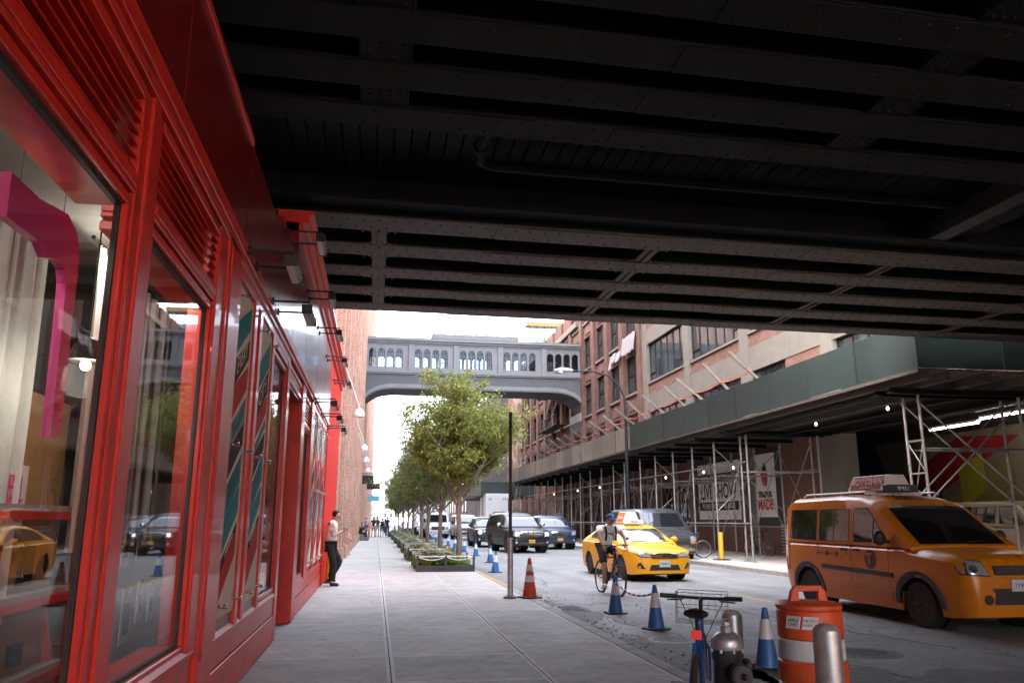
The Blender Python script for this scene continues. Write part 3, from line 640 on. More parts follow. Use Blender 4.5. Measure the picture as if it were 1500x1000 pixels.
# hanging dome lamps on the brick
DOME = mat('white_enamel', (.72, .72, .72), .3)
for i, y in enumerate([27.3, 40.7, 49, 59, 72]):
    lab = ['nearest white dome lamp on angled rods off the brick wall', 'second white dome lamp out along the brick wall', 'third white dome lamp out along the brick wall', 'fourth white dome lamp just short of the bridge', 'farthest white dome lamp on the brick wall past the bridge'][i]
    t = thing('dome_lamp', lab, 'lamp', (-1.2, y, 4.9), group='white dome lamps on the brick wall'); x = -.68
    for s in (-.12, .12): MB().tube((-1.2, y + s * 2, 6.6), (x, y + s * .3, 5.2), .018).build('rod', WHITE, t)
    for q in range(5):
        f = (q + .5) / 5; MB().tube((-1.2 + (x + 1.2) * f, y - .24 + .2 * f, 6.6 - 1.4 * f), (-1.2 + (x + 1.2) * (f + .1), y + .24 - .2 * f, 6.6 - 1.4 * (f + .1)), .01, 6).build('lacing', WHITE, t)
    MB().lathe([(.001, .33), (.04, .32), (.06, .28), (.13, .24), (.185, .14), (.20, .03), (.185, 0), (.001, .02)], 20, (x, y, 4.86)).build('shade', DOME, t, smooth=True)
# projecting shop signs further down the left side
for i, (y, z, lab, c) in enumerate([(62, 4.3, 'black bracket sign on the brick wall beyond the seated person', WINFR), (92, 5.0, 'dark projecting sign box far down the left wall', WINFR), (104, 4.0, 'teal projecting sign far down the left wall', mat('teal_sign', (.1, .32, .38), .5))]):
    t = thing('projecting_sign', lab, 'sign', (-1.2, y, z)); bx('board', c, t, -1.1, -.25 + (i > 0) * .6, y, y + .12, z - .15, z + .5, bevel=.02); MB().tube((-1.3, y + .06, z + .62), (-.1 + (i > 0) * .6, y + .06, z + .62), .03).build('bracket', BLACK, t); MB().tube((-.6, y + .06, z + .5), (-.6, y + .06, z + .62), .015).build('hanger', BLACK, t)
# ---------------- sky bridge ----------------
IRON = mat('bridge_iron', (.155, .158, .168), .5, var=.14, vs=1.2, bump=.06, bs=12, dirt=.35, dirtcol=(.12, .12, .13), ds=1.5)
IRON2 = mat('bridge_panels', (.085, .087, .092), .6, var=.14, vs=1.2, dirt=.3, dirtcol=(.08, .08, .085), ds=1.5)
sb = thing('sky_bridge', 'grey iron footbridge with arched windows high across the street', 'bridge', (8, 66, 12))
BX0, BX1 = -1.5, 17.1
def arch_piece(x0, x1, zs, zt, y0, y1):     # wall above a round-headed opening
    r = (x1 - x0) / 2; c = (x0 + x1) / 2; pts = [(x0, zt), (x0, zs)] + [(c - r * cos(pi * k / 8), zs + r * sin(pi * k / 8)) for k in range(1, 8)] + [(x1, zs), (x1, zt)]
    return MB().prism(pts, 'y', y0, y1)
nb = 5; pitch = (BX1 - BX0) / nb
wmesh = pmesh = None
for yf, yb, face in ((65.0, 65.18, -1), (68.3, 68.48, 1)):
    yo = yf if face < 0 else yb
    for b in range(nb):
        xb = BX0 + b * pitch; pw = .42
        MB().box(xb - (.0 if b else -.0), xb + pw, yo + face * .16 if face < 0 else yf, yb if face < 0 else yo + .16, 13.45, 15.65).build('pier', IRON, sb)
        x0 = xb + pw; ww = (pitch - 2 * pw) / 4
        MB().box(xb + pitch - pw, xb + pitch - .001, yf + .02, yb - .02, 13.45, 15.65).build('pier', IRON, sb)
        for k in range(4):
            a = x0 + k * ww; m = .075
            MB().box(a, a + m, yf, yb, 13.75, 15.0).build('mullion', IRON, sb); MB().box(a + ww - m, a + ww - .001, yf, yb, 13.75, 15.0).build('mullion', IRON, sb)
            ap = arch_piece(a + m, a + ww - m, 15.0, 15.65, yf, yb); ap.box(a, a + m, yf, yb, 15.0, 15.65); ap.box(a + ww - m, a + ww - .001, yf, yb, 15.0, 15.65); ap.build('arch_head', IRON, sb)
            w = ww - 2 * m
            if wmesh is None:
                q = MB()
                for xx in (.02, w / 3, 2 * w / 3, w - .02): q.box(xx - .014, xx + .014, -.02, .02, 0, 1.25 + (.16 if .1 < xx < w - .1 else 0))
                for zz in (.02, .42, .84, 1.25): q.box(0, w, -.018, .018, zz - .014, zz + .014)
                r = w / 2; q.path([(r - r * .95 * cos(pi * j / 10), 0, 1.25 + r * .95 * sin(pi * j / 10)) for j in range(11)], .016, 4); q.path([(r - r * .5 * cos(pi * j / 8), 0, 1.25 + r * .5 * sin(pi * j / 8)) for j in range(9)], .012, 4)
                wmesh = q.build('window', WINFR, sb, world=False); o = wmesh
                g2 = MB().prism([(0, 0), (w, 0), (w, 1.25)] + [(r + r * cos(pi * j / 8), 1.25 + r * sin(pi * j / 8)) for j in range(1, 8)] + [(0, 1.25)], 'y', .0, .004)
                pmesh = g2.build('pane', glass('bridge_glass', (.72, .8, .86), .8), wmesh, world=False)
            else: o = share('window', wmesh, sb); share('pane', pmesh, o)
            o.location = (a + m - 8, (yf + yb) / 2 - 66, 13.75 - 12)
        MB().box(x0, x0 + 4 * ww, yf, yb, 13.45, 13.75).build('sill_panel', IRON, sb)
        if face < 0:
            for k in range(4): MB().box(x0 + k * ww + .12, x0 + (k + 1) * ww - .12, yf - .02, yf, 15.35, 15.6).build('frieze_block', IRON, sb)
    for z0, z1, p in ((15.65, 15.78, .06), (15.78, 15.95, .18), (15.95, 16.12, .32), (13.28, 13.45, .16), (13.16, 13.28, .08)):
        MB().box(BX0, BX1, (yf - p) if face < 0 else yf, yb if face < 0 else yb + p, z0, z1).build('cornice', IRON, sb)
    # corrugated spandrel over an arched rib
    cxm = (BX0 + BX1) / 2; rib = []; n = 60
    def soff(x):
        d = min(x - BX0, BX1 - x); R = 3.0
        return 12.05 if d > R else 12.05 - 1.75 * (1 - sqrt(max(0, 1 - ((R - d) / R) ** 2.6)))
    xs = [BX0 + (BX1 - BX0) * k / n for k in range(n + 1)]
    MB().prism([(x, soff(x)) for x in xs] + [(BX1, 13.16), (BX0, 13.16)], 'y', yf + .05 if face < 0 else yf, yb if face < 0 else yb - .05).build('spandrel', IRON2, sb)
    if face < 0:
        cp = None
        for k in range(62):
            x = BX0 + .15 + k * .3; z0 = soff(x) + .25
            if z0 < 13.05: MB().box(x - .05, x + .05, yf + .0, yf + .05, z0, 13.16).build('corrugation', IRON2, sb)
    MB().prism([(x, soff(x) - .0) for x in xs] + [(x, soff(x) + .30) for x in xs[::-1]], 'y', (yf - .10) if face < 0 else yb - .05, (yf + .049) if face < 0 else yb + .10).build('arch_rib', IRON, sb)
MB().prism([(x, soff(x) - .12) for x in xs] + [(x, soff(x) - .002) for x in xs[::-1]], 'y', 64.9, 68.6).build('soffit', mat('bridge_soffit', (.07, .07, .072), .7), sb)
MB().box(BX0, BX1, 65.18, 68.3, 13.3, 13.44).build('floor', IRON2, sb); MB().box(BX0, BX1, 64.75, 68.75, 16.12, 16.2).build('roof', IRON2, sb)
MB().box(4.1, 11.4, 64.8, 68.6, 16.2, 16.62).build('parapet', IRON, sb)
for k in range(9): MB().prism([(4.15 + k * .89, 16.62), (4.35 + k * .89, 16.62), (4.25 + k * .89, 16.86)], 'y', 64.8, 64.95).build('finial', IRON, sb)
for x in (-1.35, 16.95): MB().box(x - .3, x + .15, 64.85, 68.5, 9.6, 10.3).build('corbel', IRON, sb); MB().prism([(x - .25, 9.6), (x + .12, 9.6), (x + .12, 9.1), (x, 8.9)], 'y', 65.2, 68.2).build('corbel_foot', IRON, sb)

t = thing('pendant_lamp', 'small lit pendant lamp inside the nearest shop window', 'lamp', (-1.6, 4.62, 2.3))
MB().lathe([(.02, .14), (.05, .12), (.11, 0), (.105, 0)], 14, (-1.6, 4.62, 2.3)).build('shade', BLACK, t); MB().ell((-1.6, 4.62, 2.28), .03).build('bulb', emit('shop_bulb', (1, .75, .45), .35), t, smooth=True); MB().tube((-1.6, 4.62, 2.44), (-1.6, 4.62, 3.42), .005, 5).build('cord', BLACK, t)
pld = bpy.data.lights.new('pendant_light', 'POINT'); pld.energy = .5; pld.color = (1, .9, .76); pld.shadow_soft_size = .1; plo = bpy.data.objects.new('pendant_light', pld); COL.objects.link(plo); plo.parent = t; plo.location = (0, 0, -.1)

for i, y in enumerate((3.1, 5.6)):
    t = thing('track_spotlight', ['ceiling spotlight inside the nearest shop window', 'ceiling spotlight inside the second shop window'][i], 'lamp', (-1.62, y, 3.3), group='ceiling spotlights in the shop windows')
    MB().tube((-1.62, y, 3.36), (-1.66, y, 3.24), .035, 12).build('can', BLACK, t); MB().lathe([(.001, 0), (.028, 0), (.028, .004)], 12, (-1.665, y, 3.232)).build('lens', MATS['shop_bulb'], t)
    ld = bpy.data.lights.new('spotlight_bulb', 'POINT'); ld.energy = 1.2; ld.color = (1, .93, .84); ld.shadow_soft_size = .05; lo = bpy.data.objects.new('spotlight_bulb', ld); COL.objects.link(lo); lo.parent = t; lo.location = (-.06, 0, -.12)
# ---------------- right: concrete framed brick building ----------------
rb1 = thing('concrete_frame_building', 'brick and concrete framed building with wide windows above the green shed', 'building', (17, 30, 0))
FX = 17.0
def rbx(name, m, x0, x1, y0, y1, z0, z1, p=rb1): return MB().box(x0, x1, y0, y1, z0, z1).build(name, m, p)
COLS = [13.9, 20.9, 27.7, 34.7, 41.8, 48.9]
for y in COLS: rbx('column', CONCR, FX - .06, FX + .6, y - .42, y + .42, 5.2 if y < 27 else 0, 18.2)
LV = [(5.95, 8.2), (10.1, 12.6), (14.3, 16.9)]
for a, b in zip(COLS[:-1], COLS[1:]):
    y0, y1 = a + .42, b - .42
    for z0, z1 in ((8.2, 9.35), (12.6, 13.6), (16.9, 18.2)): rbx('concrete_band', CONCR, FX, FX + .5, y0, y1, z0, z1)
    for z0, z1 in ((5.2, 5.83), (9.35, 9.98), (13.6, 14.18)): rbx('brick_spandrel', BRK_N, FX + .05, FX + .5, y0, y1, z0, z1); rbx('sill', CONCR, FX - .03, FX + .5, y0, y1, z1, z1 + .12)
    for li, (z0, z1) in enumerate(LV):
        q0 = y0
        if a == 27.7 and li < 2: q0 = y0 + 2.9; rbx('brick_infill', BRK_N, FX + .03, FX + .5, y0, q0, z0, z1)
        n = max(2, round((y1 - q0) / 1.02)); fr = MB(); f = .06; X0, X1 = FX + .16, FX + .26
        fr.box(X0, X1, q0, q0 + f, z0, z1); fr.box(X0, X1, y1 - f, y1, z0, z1); fr.box(X0, X1, q0 + f, y1 - f, z0, z0 + f); fr.box(X0, X1, q0 + f, y1 - f, z1 - f, z1)
        w = fr.build('window', WINFR, rb1)
        for k in range(n):
            p0 = q0 + (y1 - q0) * k / n; p1 = q0 + (y1 - q0) * (k + 1) / n
            if k: MB().box(X0 + .01, X1, p0 - .035, p0 + .035, z0 + f, z1 - f).build('mullion', WINFR, w)
            MB().box(FX + .21, FX + .22, p0 + .036, p1 - .036, z0 + f, z1 - f).build('pane', WGL, w)
            if k in (0, n - 1): MB().box(X0 - .01, X1, p0 + .04, p1 - .04, z0 + .5, z0 + .57).build('transom_bar', WINFR, w)
rbx('parapet', CONCR, FX - .1, FX + .6, 13.4, 49.3, 18.2, 19); rbx('inner_wall', INT, FX + 6.9, FX + 7.0, 28.6, 49.3, 5.3, 19); rbx('floor_slab', CONCR, FX + .51, FX + 14, 12, 49.3, 4.98, 5.3)
for z in (9.3, 13.6, 18.5): rbx('floor_slab', CONCR, FX + .51, FX + 14, 12, 49.3, z - .15, z)
rbx('lintel', BRK_N, FX + .02, FX + .5, 13.4, 28.12, 4.72, 5.2); rbx('lintel_steel', BLACK, FX + .1, FX + .5, 13.5, 28.12, 4.62, 4.72)
rbx('brick_wall', BRK_N, FX + .02, FX + .5, 28.12, 42.4, 0, 5.2); rbx('brick_wall', BRK_N, FX + .02, FX + .5, 46.9, 49.3, 0, 5.2); rbx('brick_wall', BRK_N, FX + .02, FX + .5, 42.4, 46.9, 3.4, 5.2)
rbx('door_pier', CONCR, FX - .04, FX + .5, 28.12, 29.0, 0, 4.7)
dd = rbx('entrance_door', WINFR, FX + .35, FX + .5, 42.4, 46.9, 0, 3.4)
for k in range(4): MB().box(FX + .32, FX + .35, 42.6 + k * 1.1, 43.5 + k * 1.1, .3, 3.1).build('pane', WGL, dd)
rbx('brick_wall', BRK_N, FX + .02, FX + .5, 2, 13.4, 0, 19)
# garage behind the opening
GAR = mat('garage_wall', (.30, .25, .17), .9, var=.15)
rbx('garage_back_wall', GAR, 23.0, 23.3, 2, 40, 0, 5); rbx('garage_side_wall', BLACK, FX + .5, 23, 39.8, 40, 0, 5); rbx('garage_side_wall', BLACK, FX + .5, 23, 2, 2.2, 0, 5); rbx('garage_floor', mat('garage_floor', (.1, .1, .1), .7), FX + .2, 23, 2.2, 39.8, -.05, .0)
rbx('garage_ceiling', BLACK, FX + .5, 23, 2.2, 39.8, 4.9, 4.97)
mu = thing('mural', 'angular blue red and lime mural on the garage back wall', 'mural', (22.98, 30, 0))
MBL = mat('mural_blue', (.02, .06, .16), .8); MRD = mat('mural_red', (.42, .02, .03), .8); MLM = mat('mural_lime', (.42, .42, .03), .8); MYS = mat('mural_stripe', (.33, .30, .06), .8)
for i, (c, ps) in enumerate([(MBL, [(36.5, 4.8), (35, 4.85), (34.6, 2.0), (36.6, 2.0)]), (MBL, [(35.2, 4.85), (34.2, 4.8), (32.9, 2.0), (34.0, 2.0)]), (MBL, [(32.1, 3.4), (31.4, 3.4), (32.9, 1.6), (33.8, 1.6)]), (MRD, [(32.0, 3.3), (28.7, 4.75), (25.6, 4.5), (30.0, 2.6), (31.4, 2.9)]), (MBL, [(31.6, 2.9), (30.0, 2.6), (30.0, .8), (31.6, .8)]), (MLM, [(28.9, 3.45), (27.5, 4.05), (27.5, 2.6), (28.8, 1.9)]), (MBL, [(24, 4), (22.5, 4.2), (22, 2), (23.4, 2)]), (MRD, [(21, 4.4), (18.5, 4.2), (18.2, 1.5), (20, 2.2)])]):
    MB().prism(ps, 'x', 22.985 - .002 * i, 23.0).build('painted_shape', c, mu)
for k in range(14): MB().prism([(30.0 - k * .05, 1.35 + k * .13 - .9), (26.0, 2.95 + k * .13 - .9), (26.0, 3.01 + k * .13 - .9), (30.0 - k * .05, 1.41 + k * .13 - .9)], 'x', 22.978, 22.984).build('painted_stripe', MYS, mu)
FLU = emit('fluorescent', (1, .96, .85), 1.3)
for i, (y0, y1, z) in enumerate([(23.3, 25.7, 4.6), (21.0, 23.2, 4.7)]):
    t = thing('strip_light', ['lit strip light in the garage, nearer the mural', 'lit strip light in the garage at the right edge of the picture'][i], 'light', (19.5, y0, z), group='strip lights in the garage')
    MB().tube((19.5, y0, z), (19.5, y1, z), .025).build('tube', FLU, t); bx('housing', WHITE, t, 19.42, 19.58, y0, y1, z + .035, z + .10); [MB().tube((19.5, q, z + .1), (19.5, q, 4.9), .006, 5).build('hanger', BLACK, t) for q in (y0 + .3, y1 - .3)]
# posters on the brick wall
t = thing('wall_poster', 'large white LIVE SHOW poster on the brick wall behind scaffolding', 'poster', (16.98, 38.5, 1.4))
bx('board', BLACK, t, 16.97, 17.02, 35.7, 41.4, 1.2, 4.55); bx('sheet', WHITE, t, 16.955, 16.97, 36.0, 41.0, 1.5, 4.3)
for z in (3.35, 1.95): bx('band', WINFR, t, 16.948, 16.955, 36.2, 40.9, z, z + .42)
RT = (0, -1, 0)
text('lettering', 'LIVE SHOW', 1.05, WINFR, t, (16.945, 38.5, 2.84), RT, (0, 0, 1), offset=.02, sx=.80); text('lettering', 'WE ARE ALL ABOUT ALL ACCESS DEL-ACCESS', .34, WHITE, t, (16.943, 38.55, 3.56), RT, (0, 0, 1), sx=.60); text('lettering', 'WE TAKE IT ALL ABOUT ALL ACCESS', .34, WHITE, t, (16.943, 38.55, 2.16), RT, (0, 0, 1), sx=.7)
t = thing('wall_poster', 'narrow white mama MADE poster with red cup on the brick wall', 'poster', (16.98, 33.6, 1.5))
bx('board', BLACK, t, 16.97, 17.02, 32.0, 35.2, 1.3, 4.6); bx('sheet', WHITE, t, 16.955, 16.97, 32.5, 34.75, 1.6, 4.35)
MRED2 = mat('sign_red', (.5, .02, .03), .6)
text('lettering', 'mama', .52, WINFR, t, (16.945, 33.5, 2.62), RT, (0, 0, 1), offset=.015); text('lettering', 'MADE', .62, MRED2, t, (16.945, 33.5, 2.12), RT, (0, 0, 1), offset=.02, sx=.85)
MB().prism([(33.3, 2.95), (33.6, 2.95), (33.75, 3.2), (33.8, 3.5), (33.15, 3.5), (33.2, 3.2)], 'x', 16.948, 16.955).build('cup_print', MRED2, t); MB().prism([(33.2, 3.5), (33.75, 3.5), (33.6, 3.8), (33.45, 3.98), (33.3, 3.8)], 'x', 16.948, 16.955).build('cup_top_print', WINFR, t)
# ---------------- right: far brick building ----------------
rb2 = thing('brick_building', 'red brick building with piers and tall sash windows beside the bridge', 'building', (17, 65, 0))
B2, Y2 = 49.3, 95.0
bay = 3.81; nby = 12; fw2 = None
LV2 = [(6.0, 8.5), (9.9, 12.5), (13.8, 16.5), (17.8, 20.0)]
for k in range(nby):
    y = B2 + k * bay; top = 21.5 if y < 66 else 18.0
    MB().box(FX - .22, FX + .6, y, y + .85, 0, top).build('pier', BRK_F, rb2)
    y0, y1 = y + .85, y + bay
    zs = 0
    for (z0, z1) in LV2 + [(top, top)]:
        if z0 > top: break
        MB().box(FX + .03, FX + .6, y0, y1, zs, z0 - .16 if z0 < top else top).build('spandrel', BRK_F, rb2)
        if z0 >= top: break
        MB().box(FX - .1, FX + .6, y0, y1, z0 - .16, z0).build('sill', CONCR, rb2)
        if zs: MB().box(FX - .03, FX + .03, y0 + .6, y1 - .6, zs + .25, z0 - .45).build('brick_panel', BRK_F, rb2)
        for j in (0, 1):
            wy = y0 + j * (y1 - y0 + .0) / 2
            wd = (y1 - y0) / 2
            if fw2 is None:
                m = MB(); h = 2.6; m.box(.16, .3, 0, .1, 0, h); m.box(.16, .3, wd - .1, wd, 0, h); m.box(.16, .3, .1, wd - .1, 0, .1); m.box(.16, .3, .1, wd - .1, h - .1, h); m.box(.19, .29, .1, wd - .1, h / 2 - .04, h / 2 + .04); m.box(.22, .27, wd / 2 - .02, wd / 2 + .02, .1, h - .1)
                fw2 = m.build('window', WINFR, rb2, world=False); pn2 = MB().box(.24, .25, .1, wd - .1, .1, h - .1).build('pane', WGL, fw2, world=False); o = fw2
            else: o = share('window', fw2, rb2); share('pane', pn2, o)
            o.location = (0, wy - 65, z0); o.scale = (1, 1, (z1 - z0) / 2.6)
        zs = z1
MB().box(FX + .6, FX + 14, B2 + .1, B2 + nby * bay, 0, 18).build('core', BRK_F, rb2); MB().box(FX - .3, FX + 1, B2 + .1, 65.8, 21.5, 22.3).build('cornice', CONCR, rb2); MB().box(FX - .3, FX + 1, 66, 95, 18.0, 18.5).build('cornice', CONCR, rb2)
t = thing('tarpaulin', 'white plastic sheeting tied over sills of the far brick building', 'tarpaulin', (16.7, 51, 13))
for k, (ya, yb_, z0, z1) in enumerate([(49.9, 52.6, 12.6, 13.9), (53.2, 54.1, 12.5, 13.2), (54.4, 55.0, 12.6, 13.3), (55.3, 55.7, 12.2, 13.2)]):
    m = MB(); n = 14; V = [(16.72 + .06 * sin(i * 1.7) - .06 * j, ya + (yb_ - ya) * i / n, z1 - (z1 - z0) * j / 3 + .06 * sin(i * 1.1) * j / 3) for j in range(4) for i in range(n + 1)]
    m.add(V, [(j * (n + 1) + i, j * (n + 1) + i + 1, (j + 1) * (n + 1) + i + 1, (j + 1) * (n + 1) + i) for j in range(3) for i in range(n)]); m.build('sheet', mat('plastic_sheet', (.22, .21, .22), .5, var=.1), t, smooth=True, sharp=80)
# fire escape on the far building
fe = thing('fire_escape', 'black iron fire escape stairs on the far brick building under the bridge', 'fire escape', (16.3, 74, 0))
for z in (6.4, 9.9, 13.4):
    bx('platform', BLACK, fe, 15.7, 16.78, 70, 79, z, z + .05)
    for k in range(10): MB().tube((15.7, 70 + k, z), (15.7, 70 + k, z + 1), .02, 5).build('baluster', BLACK, fe)
    MB().tube((15.7, 70, z + 1), (15.7, 79, z + 1), .025, 5).build('handrail', BLACK, fe)
for z, s in ((6.4, 1), (9.9, -1)):
    for x in (15.9, 16.5): MB().bar((x, 74.5 - s * 3, z), (x, 74.5 + s * 3, z + 3.5), .04, .14).build('stringer', BLACK, fe)
    for k in range(12): f = (k + .5) / 12; MB().box(15.92, 16.48, 74.5 - s * 3 + s * 6 * f - .12, 74.5 - s * 3 + s * 6 * f + .12, z + 3.5 * f, z + 3.5 * f + .03).build('tread', BLACK, fe)
# further buildings
t = thing('brick_building', 'weathered brick party wall past the far brick building', 'building', (17, 97, 0)); MB().box(16.6, 30, 95.1, 103, 0, 19).build('wall', BRK_O, t); MB().box(16.4, 30, 95, 103, 19, 19.4).build('coping', CONCR, t)
CLAD = mat('dark_cladding', (.085, .08, .078), .6, var=.2, vs=.8)
t = thing('clad_building', 'dark grey ribbed building behind the street tree', 'building', (17, 115, 0)); MB().box(15.6, 30, 103.1, 140, 0, 19).build('wall', CLAD, t)
for k in range(34): MB().box(15.5, 15.6, 103.3 + k * 1.08, 103.55 + k * 1.08, 6, 19).build('rib', CLAD, t)
for k in range(12): MB().box(15.6 + k * 1.1, 15.9 + k * 1.1, 103.0, 103.1, 6, 19).build('rib', CLAD, t)
t = thing('brick_building', 'distant brick building closing the right side of the street', 'building', (17, 160, 0)); MB().box(16, 30, 142, 240, 0, 20).build('wall', BRK_F, t)
for k in range(18):
    for fl in range(4): bx('window', WGL, t, 15.95, 16.05, 145 + k * 5, 147.5 + k * 5, 3 + fl * 5, 6 + fl * 5)
t = thing('brick_building', 'distant pale building closing the left side of the street', 'building', (-2, 200, 0)); MB().box(-22, -1.0, 172, 300, 0, 30).build('wall', mat('pale_facade', (.4, .34, .3), .8, var=.15), t)
for k in range(18):
    for fl in range(4): bx('window', WGL, t, -1.05, -.95, 175 + k * 6, 178 + k * 6, 3 + fl * 5, 6 + fl * 5)
t = thing('tower', 'hazy distant building at the end of the street behind the trees', 'building', (8, 420, 0)); MB().box(2, 30, 420, 450, 0, 24).build('wall', mat('far_facade', (.42, .4, .38), .8), t)
for k in range(8):
    for fl in range(5): bx('window', WGL, t, 4 + k * 3, 5.6 + k * 3, 419.9, 420.05, 3 + fl * 4, 5.4 + fl * 4)
t = thing('building_frame', 'pale blue glass tower under construction with ochre hoist platform', 'building', (28, 130, 0))
GLB = mat('pale_blue_glass', (.13, .2, .25), .15, var=.1, spec=.8)
MB().box(25.5, 40, 131, 145, 0, 32.2).build('core', GLB, t)
for k in range(6): MB().tube((24.9 + k * 1.3, 130.5, 20), (24.9 + k * 1.3, 130.5, 35.2), .07, 6).build('post', WINFR, t)
for z in (22, 25, 28, 31.5): MB().tube((24.9, 130.5, z), (31.5, 130.5, z), .06, 6).build('rail', WINFR, t)
bx('hoist_platform', mat('ochre_timber', (.10, .05, .012), .7), t, 24.2, 31.6, 129.8, 132, 33.9, 34.6)
# ---------------- sidewalk shed and scaffolding ----------------
sh = thing('sidewalk_shed', 'sidewalk shed with green and grey plywood parapet on pipe scaffolding', 'scaffold', (13.4, 30, 0))
SX = 12.42; ZP0, ZP1 = 4.95, 6.08
y = 16.55; k = 0
while y < 74:
    w = 2.44; gr = y < 38.2
    o = MB().box(SX, SX + .02, y, min(y + w, 74.6) - .006, ZP0 + random.uniform(-.012, .012), ZP1 + random.uniform(-.012, .012)).build('plywood_panel', PLYG if gr else PLYB, sh); MB().box(SX - .012, SX, y - .03, y + .03, ZP0, ZP1 - .02).build('joint_batten', WINFR if k % 3 == 1 else (PLYG if gr else PLYB), sh); y += w; k += 1
x = SX
for w in (2.3, 2.3):
    MB().box(x + .004, x + w - .012, 16.53, 16.55, ZP0 + .0, ZP1 + .05).build('plywood_panel', PLYG, sh); x += w
bx('parapet_rail', TIMBER, sh, SX + .02, SX + .1, 16.56, 74.5, ZP0 + .1, ZP0 + .2); bx('parapet_rail', TIMBER, sh, SX + .02, SX + .1, 16.56, 74.5, ZP1 - .2, ZP1 - .1)
bx('edge_beam', DTIMBER, sh, SX + .0, SX + .07, 16.56, 74.5, ZP0 - .1, ZP0 - .014)
dk = None; x = SX + .08
while x < 16.9:
    MB().box(x, x + .22, 16.56, 46, ZP0 - .05, ZP0 - .002).build('deck_plank', DTIMBER, sh); MB().box(x, x + .22, 46.02, 74.5, ZP0 - .05, ZP0 - .002).build('deck_plank', DTIMBER, sh); x += .23
POSTS = [14.9, 15.5, 17.9, 18.5, 27.6, 28.1, 30.5, 32.8, 35.1, 37.5, 39.8, 42.1, 42.5, 44.6, 47.1, 49.7, 52.3, 54.9, 57.5, 60, 62.6, 65.2, 67.8, 70.4, 73]
POSTS = [p for p in POSTS if p > 16]
XO, XI = 13.35, 16.2
def shoe(x, y): return MB().box(x - .11, x + .11, y - .11, y + .11, 0, .02).lathe([(.045, .02), (.045, .12)], 10, (x, y, 0))
ps = None
for i, y in enumerate(POSTS):
    for x in (XO, XI):
        MB().tube((x, y, .02), (x, y, ZP0 - .42), .038, 10).build('post', PIPE, sh, smooth=True); shoe(x, y).build('base_plate', PIPE, sh)
        MB().lathe([(.06, 0), (.06, .07)], 10, (x, y, ZP0 - .6)).build('collar', PIPE, sh)
    b = MB(); b.box(SX + .12, 16.8, y - .07, y + .07, ZP0 - .40, ZP0 - .385); b.box(SX + .12, 16.8, y - .07, y + .07, ZP0 - .27, ZP0 - .255); b.box(SX + .12, 16.8, y - .006, y + .006, ZP0 - .385, ZP0 - .27); b.build('cross_beam', DKSTEEL, sh)
    MB().tube((XO, y, 3.2), (XI, y, 3.2), .024, 8).build('brace', PIPE, sh)
for x in (SX + .25, 13.2, 14.3, 15.5, 16.5):
    bx('stringer', DTIMBER, sh, x, x + .09, 16.6, 74.4, ZP0 - .252, ZP0 - .055)
for x in (XO,):
    for z in (1.35, 3.55):
        for a, b in ((27.7, 42.2), (42.5, 57.4), (57.5, 73)):
            MB().tube((x - .06, a - .2, z), (x - .06, b, z), .024, 8).build('ledger', PIPE, sh, smooth=True)
for x in (XI,):
    for z in (1.2, 3.3): MB().tube((x - .06, 27.7, z), (x - .06, 73, z), .022, 8).build('ledger', PIPE, sh, smooth=True)
bcs = [(a, b) for a, b in zip(POSTS[:-1], POSTS[1:]) if 1.5 < b - a < 4]
for i, (a, b) in enumerate(bcs):
    x = XO + .05
    if i % 2 == 0: MB().tube((x, a, 3.9), (x, b, .5), .02, 6).build('brace', PIPE, sh)
    MB().tube((XI - .05, a, 4.2), (XI - .05, b, 1.2), .018, 6).build('brace', PIPE, sh); MB().tube((XI - .08, a, 1.2), (XI - .08, b, 4.2), .018, 6).build('brace', PIPE, sh)
    if i % 3 == 1: MB().tube((XO, a, 4.3), (XI, a, 1.8), .018, 6).build('brace', PIPE, sh); MB().tube((XO, a, 1.8), (XI, a, 4.3), .018, 6).build('brace', PIPE, sh)
for y in (17.9, 18.5): MB().tube((XO, y, 1.9), (XI, y, 4.35), .024, 8).build('brace', PIPE, sh); MB().tube((XO, y, 4.35), (XI, y, 1.9), .024, 8).build('brace', PIPE, sh)
for z in (1.0, 1.7, 2.6, 3.4): MB().tube((XO, 17.9, z), (XO, 18.5, z), .022, 8).build('rung', PIPE, sh)
MB().tube((XO, 17.9, 3.4), (XO, 18.5, 1.7), .018, 8).build('brace', PIPE, sh); MB().tube((XO, 18.5, 3.4), (XO, 17.9, 2.6), .018, 8).build('brace', PIPE, sh)
for x in (SX + .3, 14.8, 16.4):
    b = MB(); b.box(x, x + .15, 18.6, 27.5, ZP0 - .42, ZP0 - .40); b.box(x, x + .15, 18.6, 27.5, ZP0 - .28, ZP0 - .262); b.box(x + .07, x + .08, 18.6, 27.5, ZP0 - .40, ZP0 - .28); b.build('header_beam', DKSTEEL, sh)
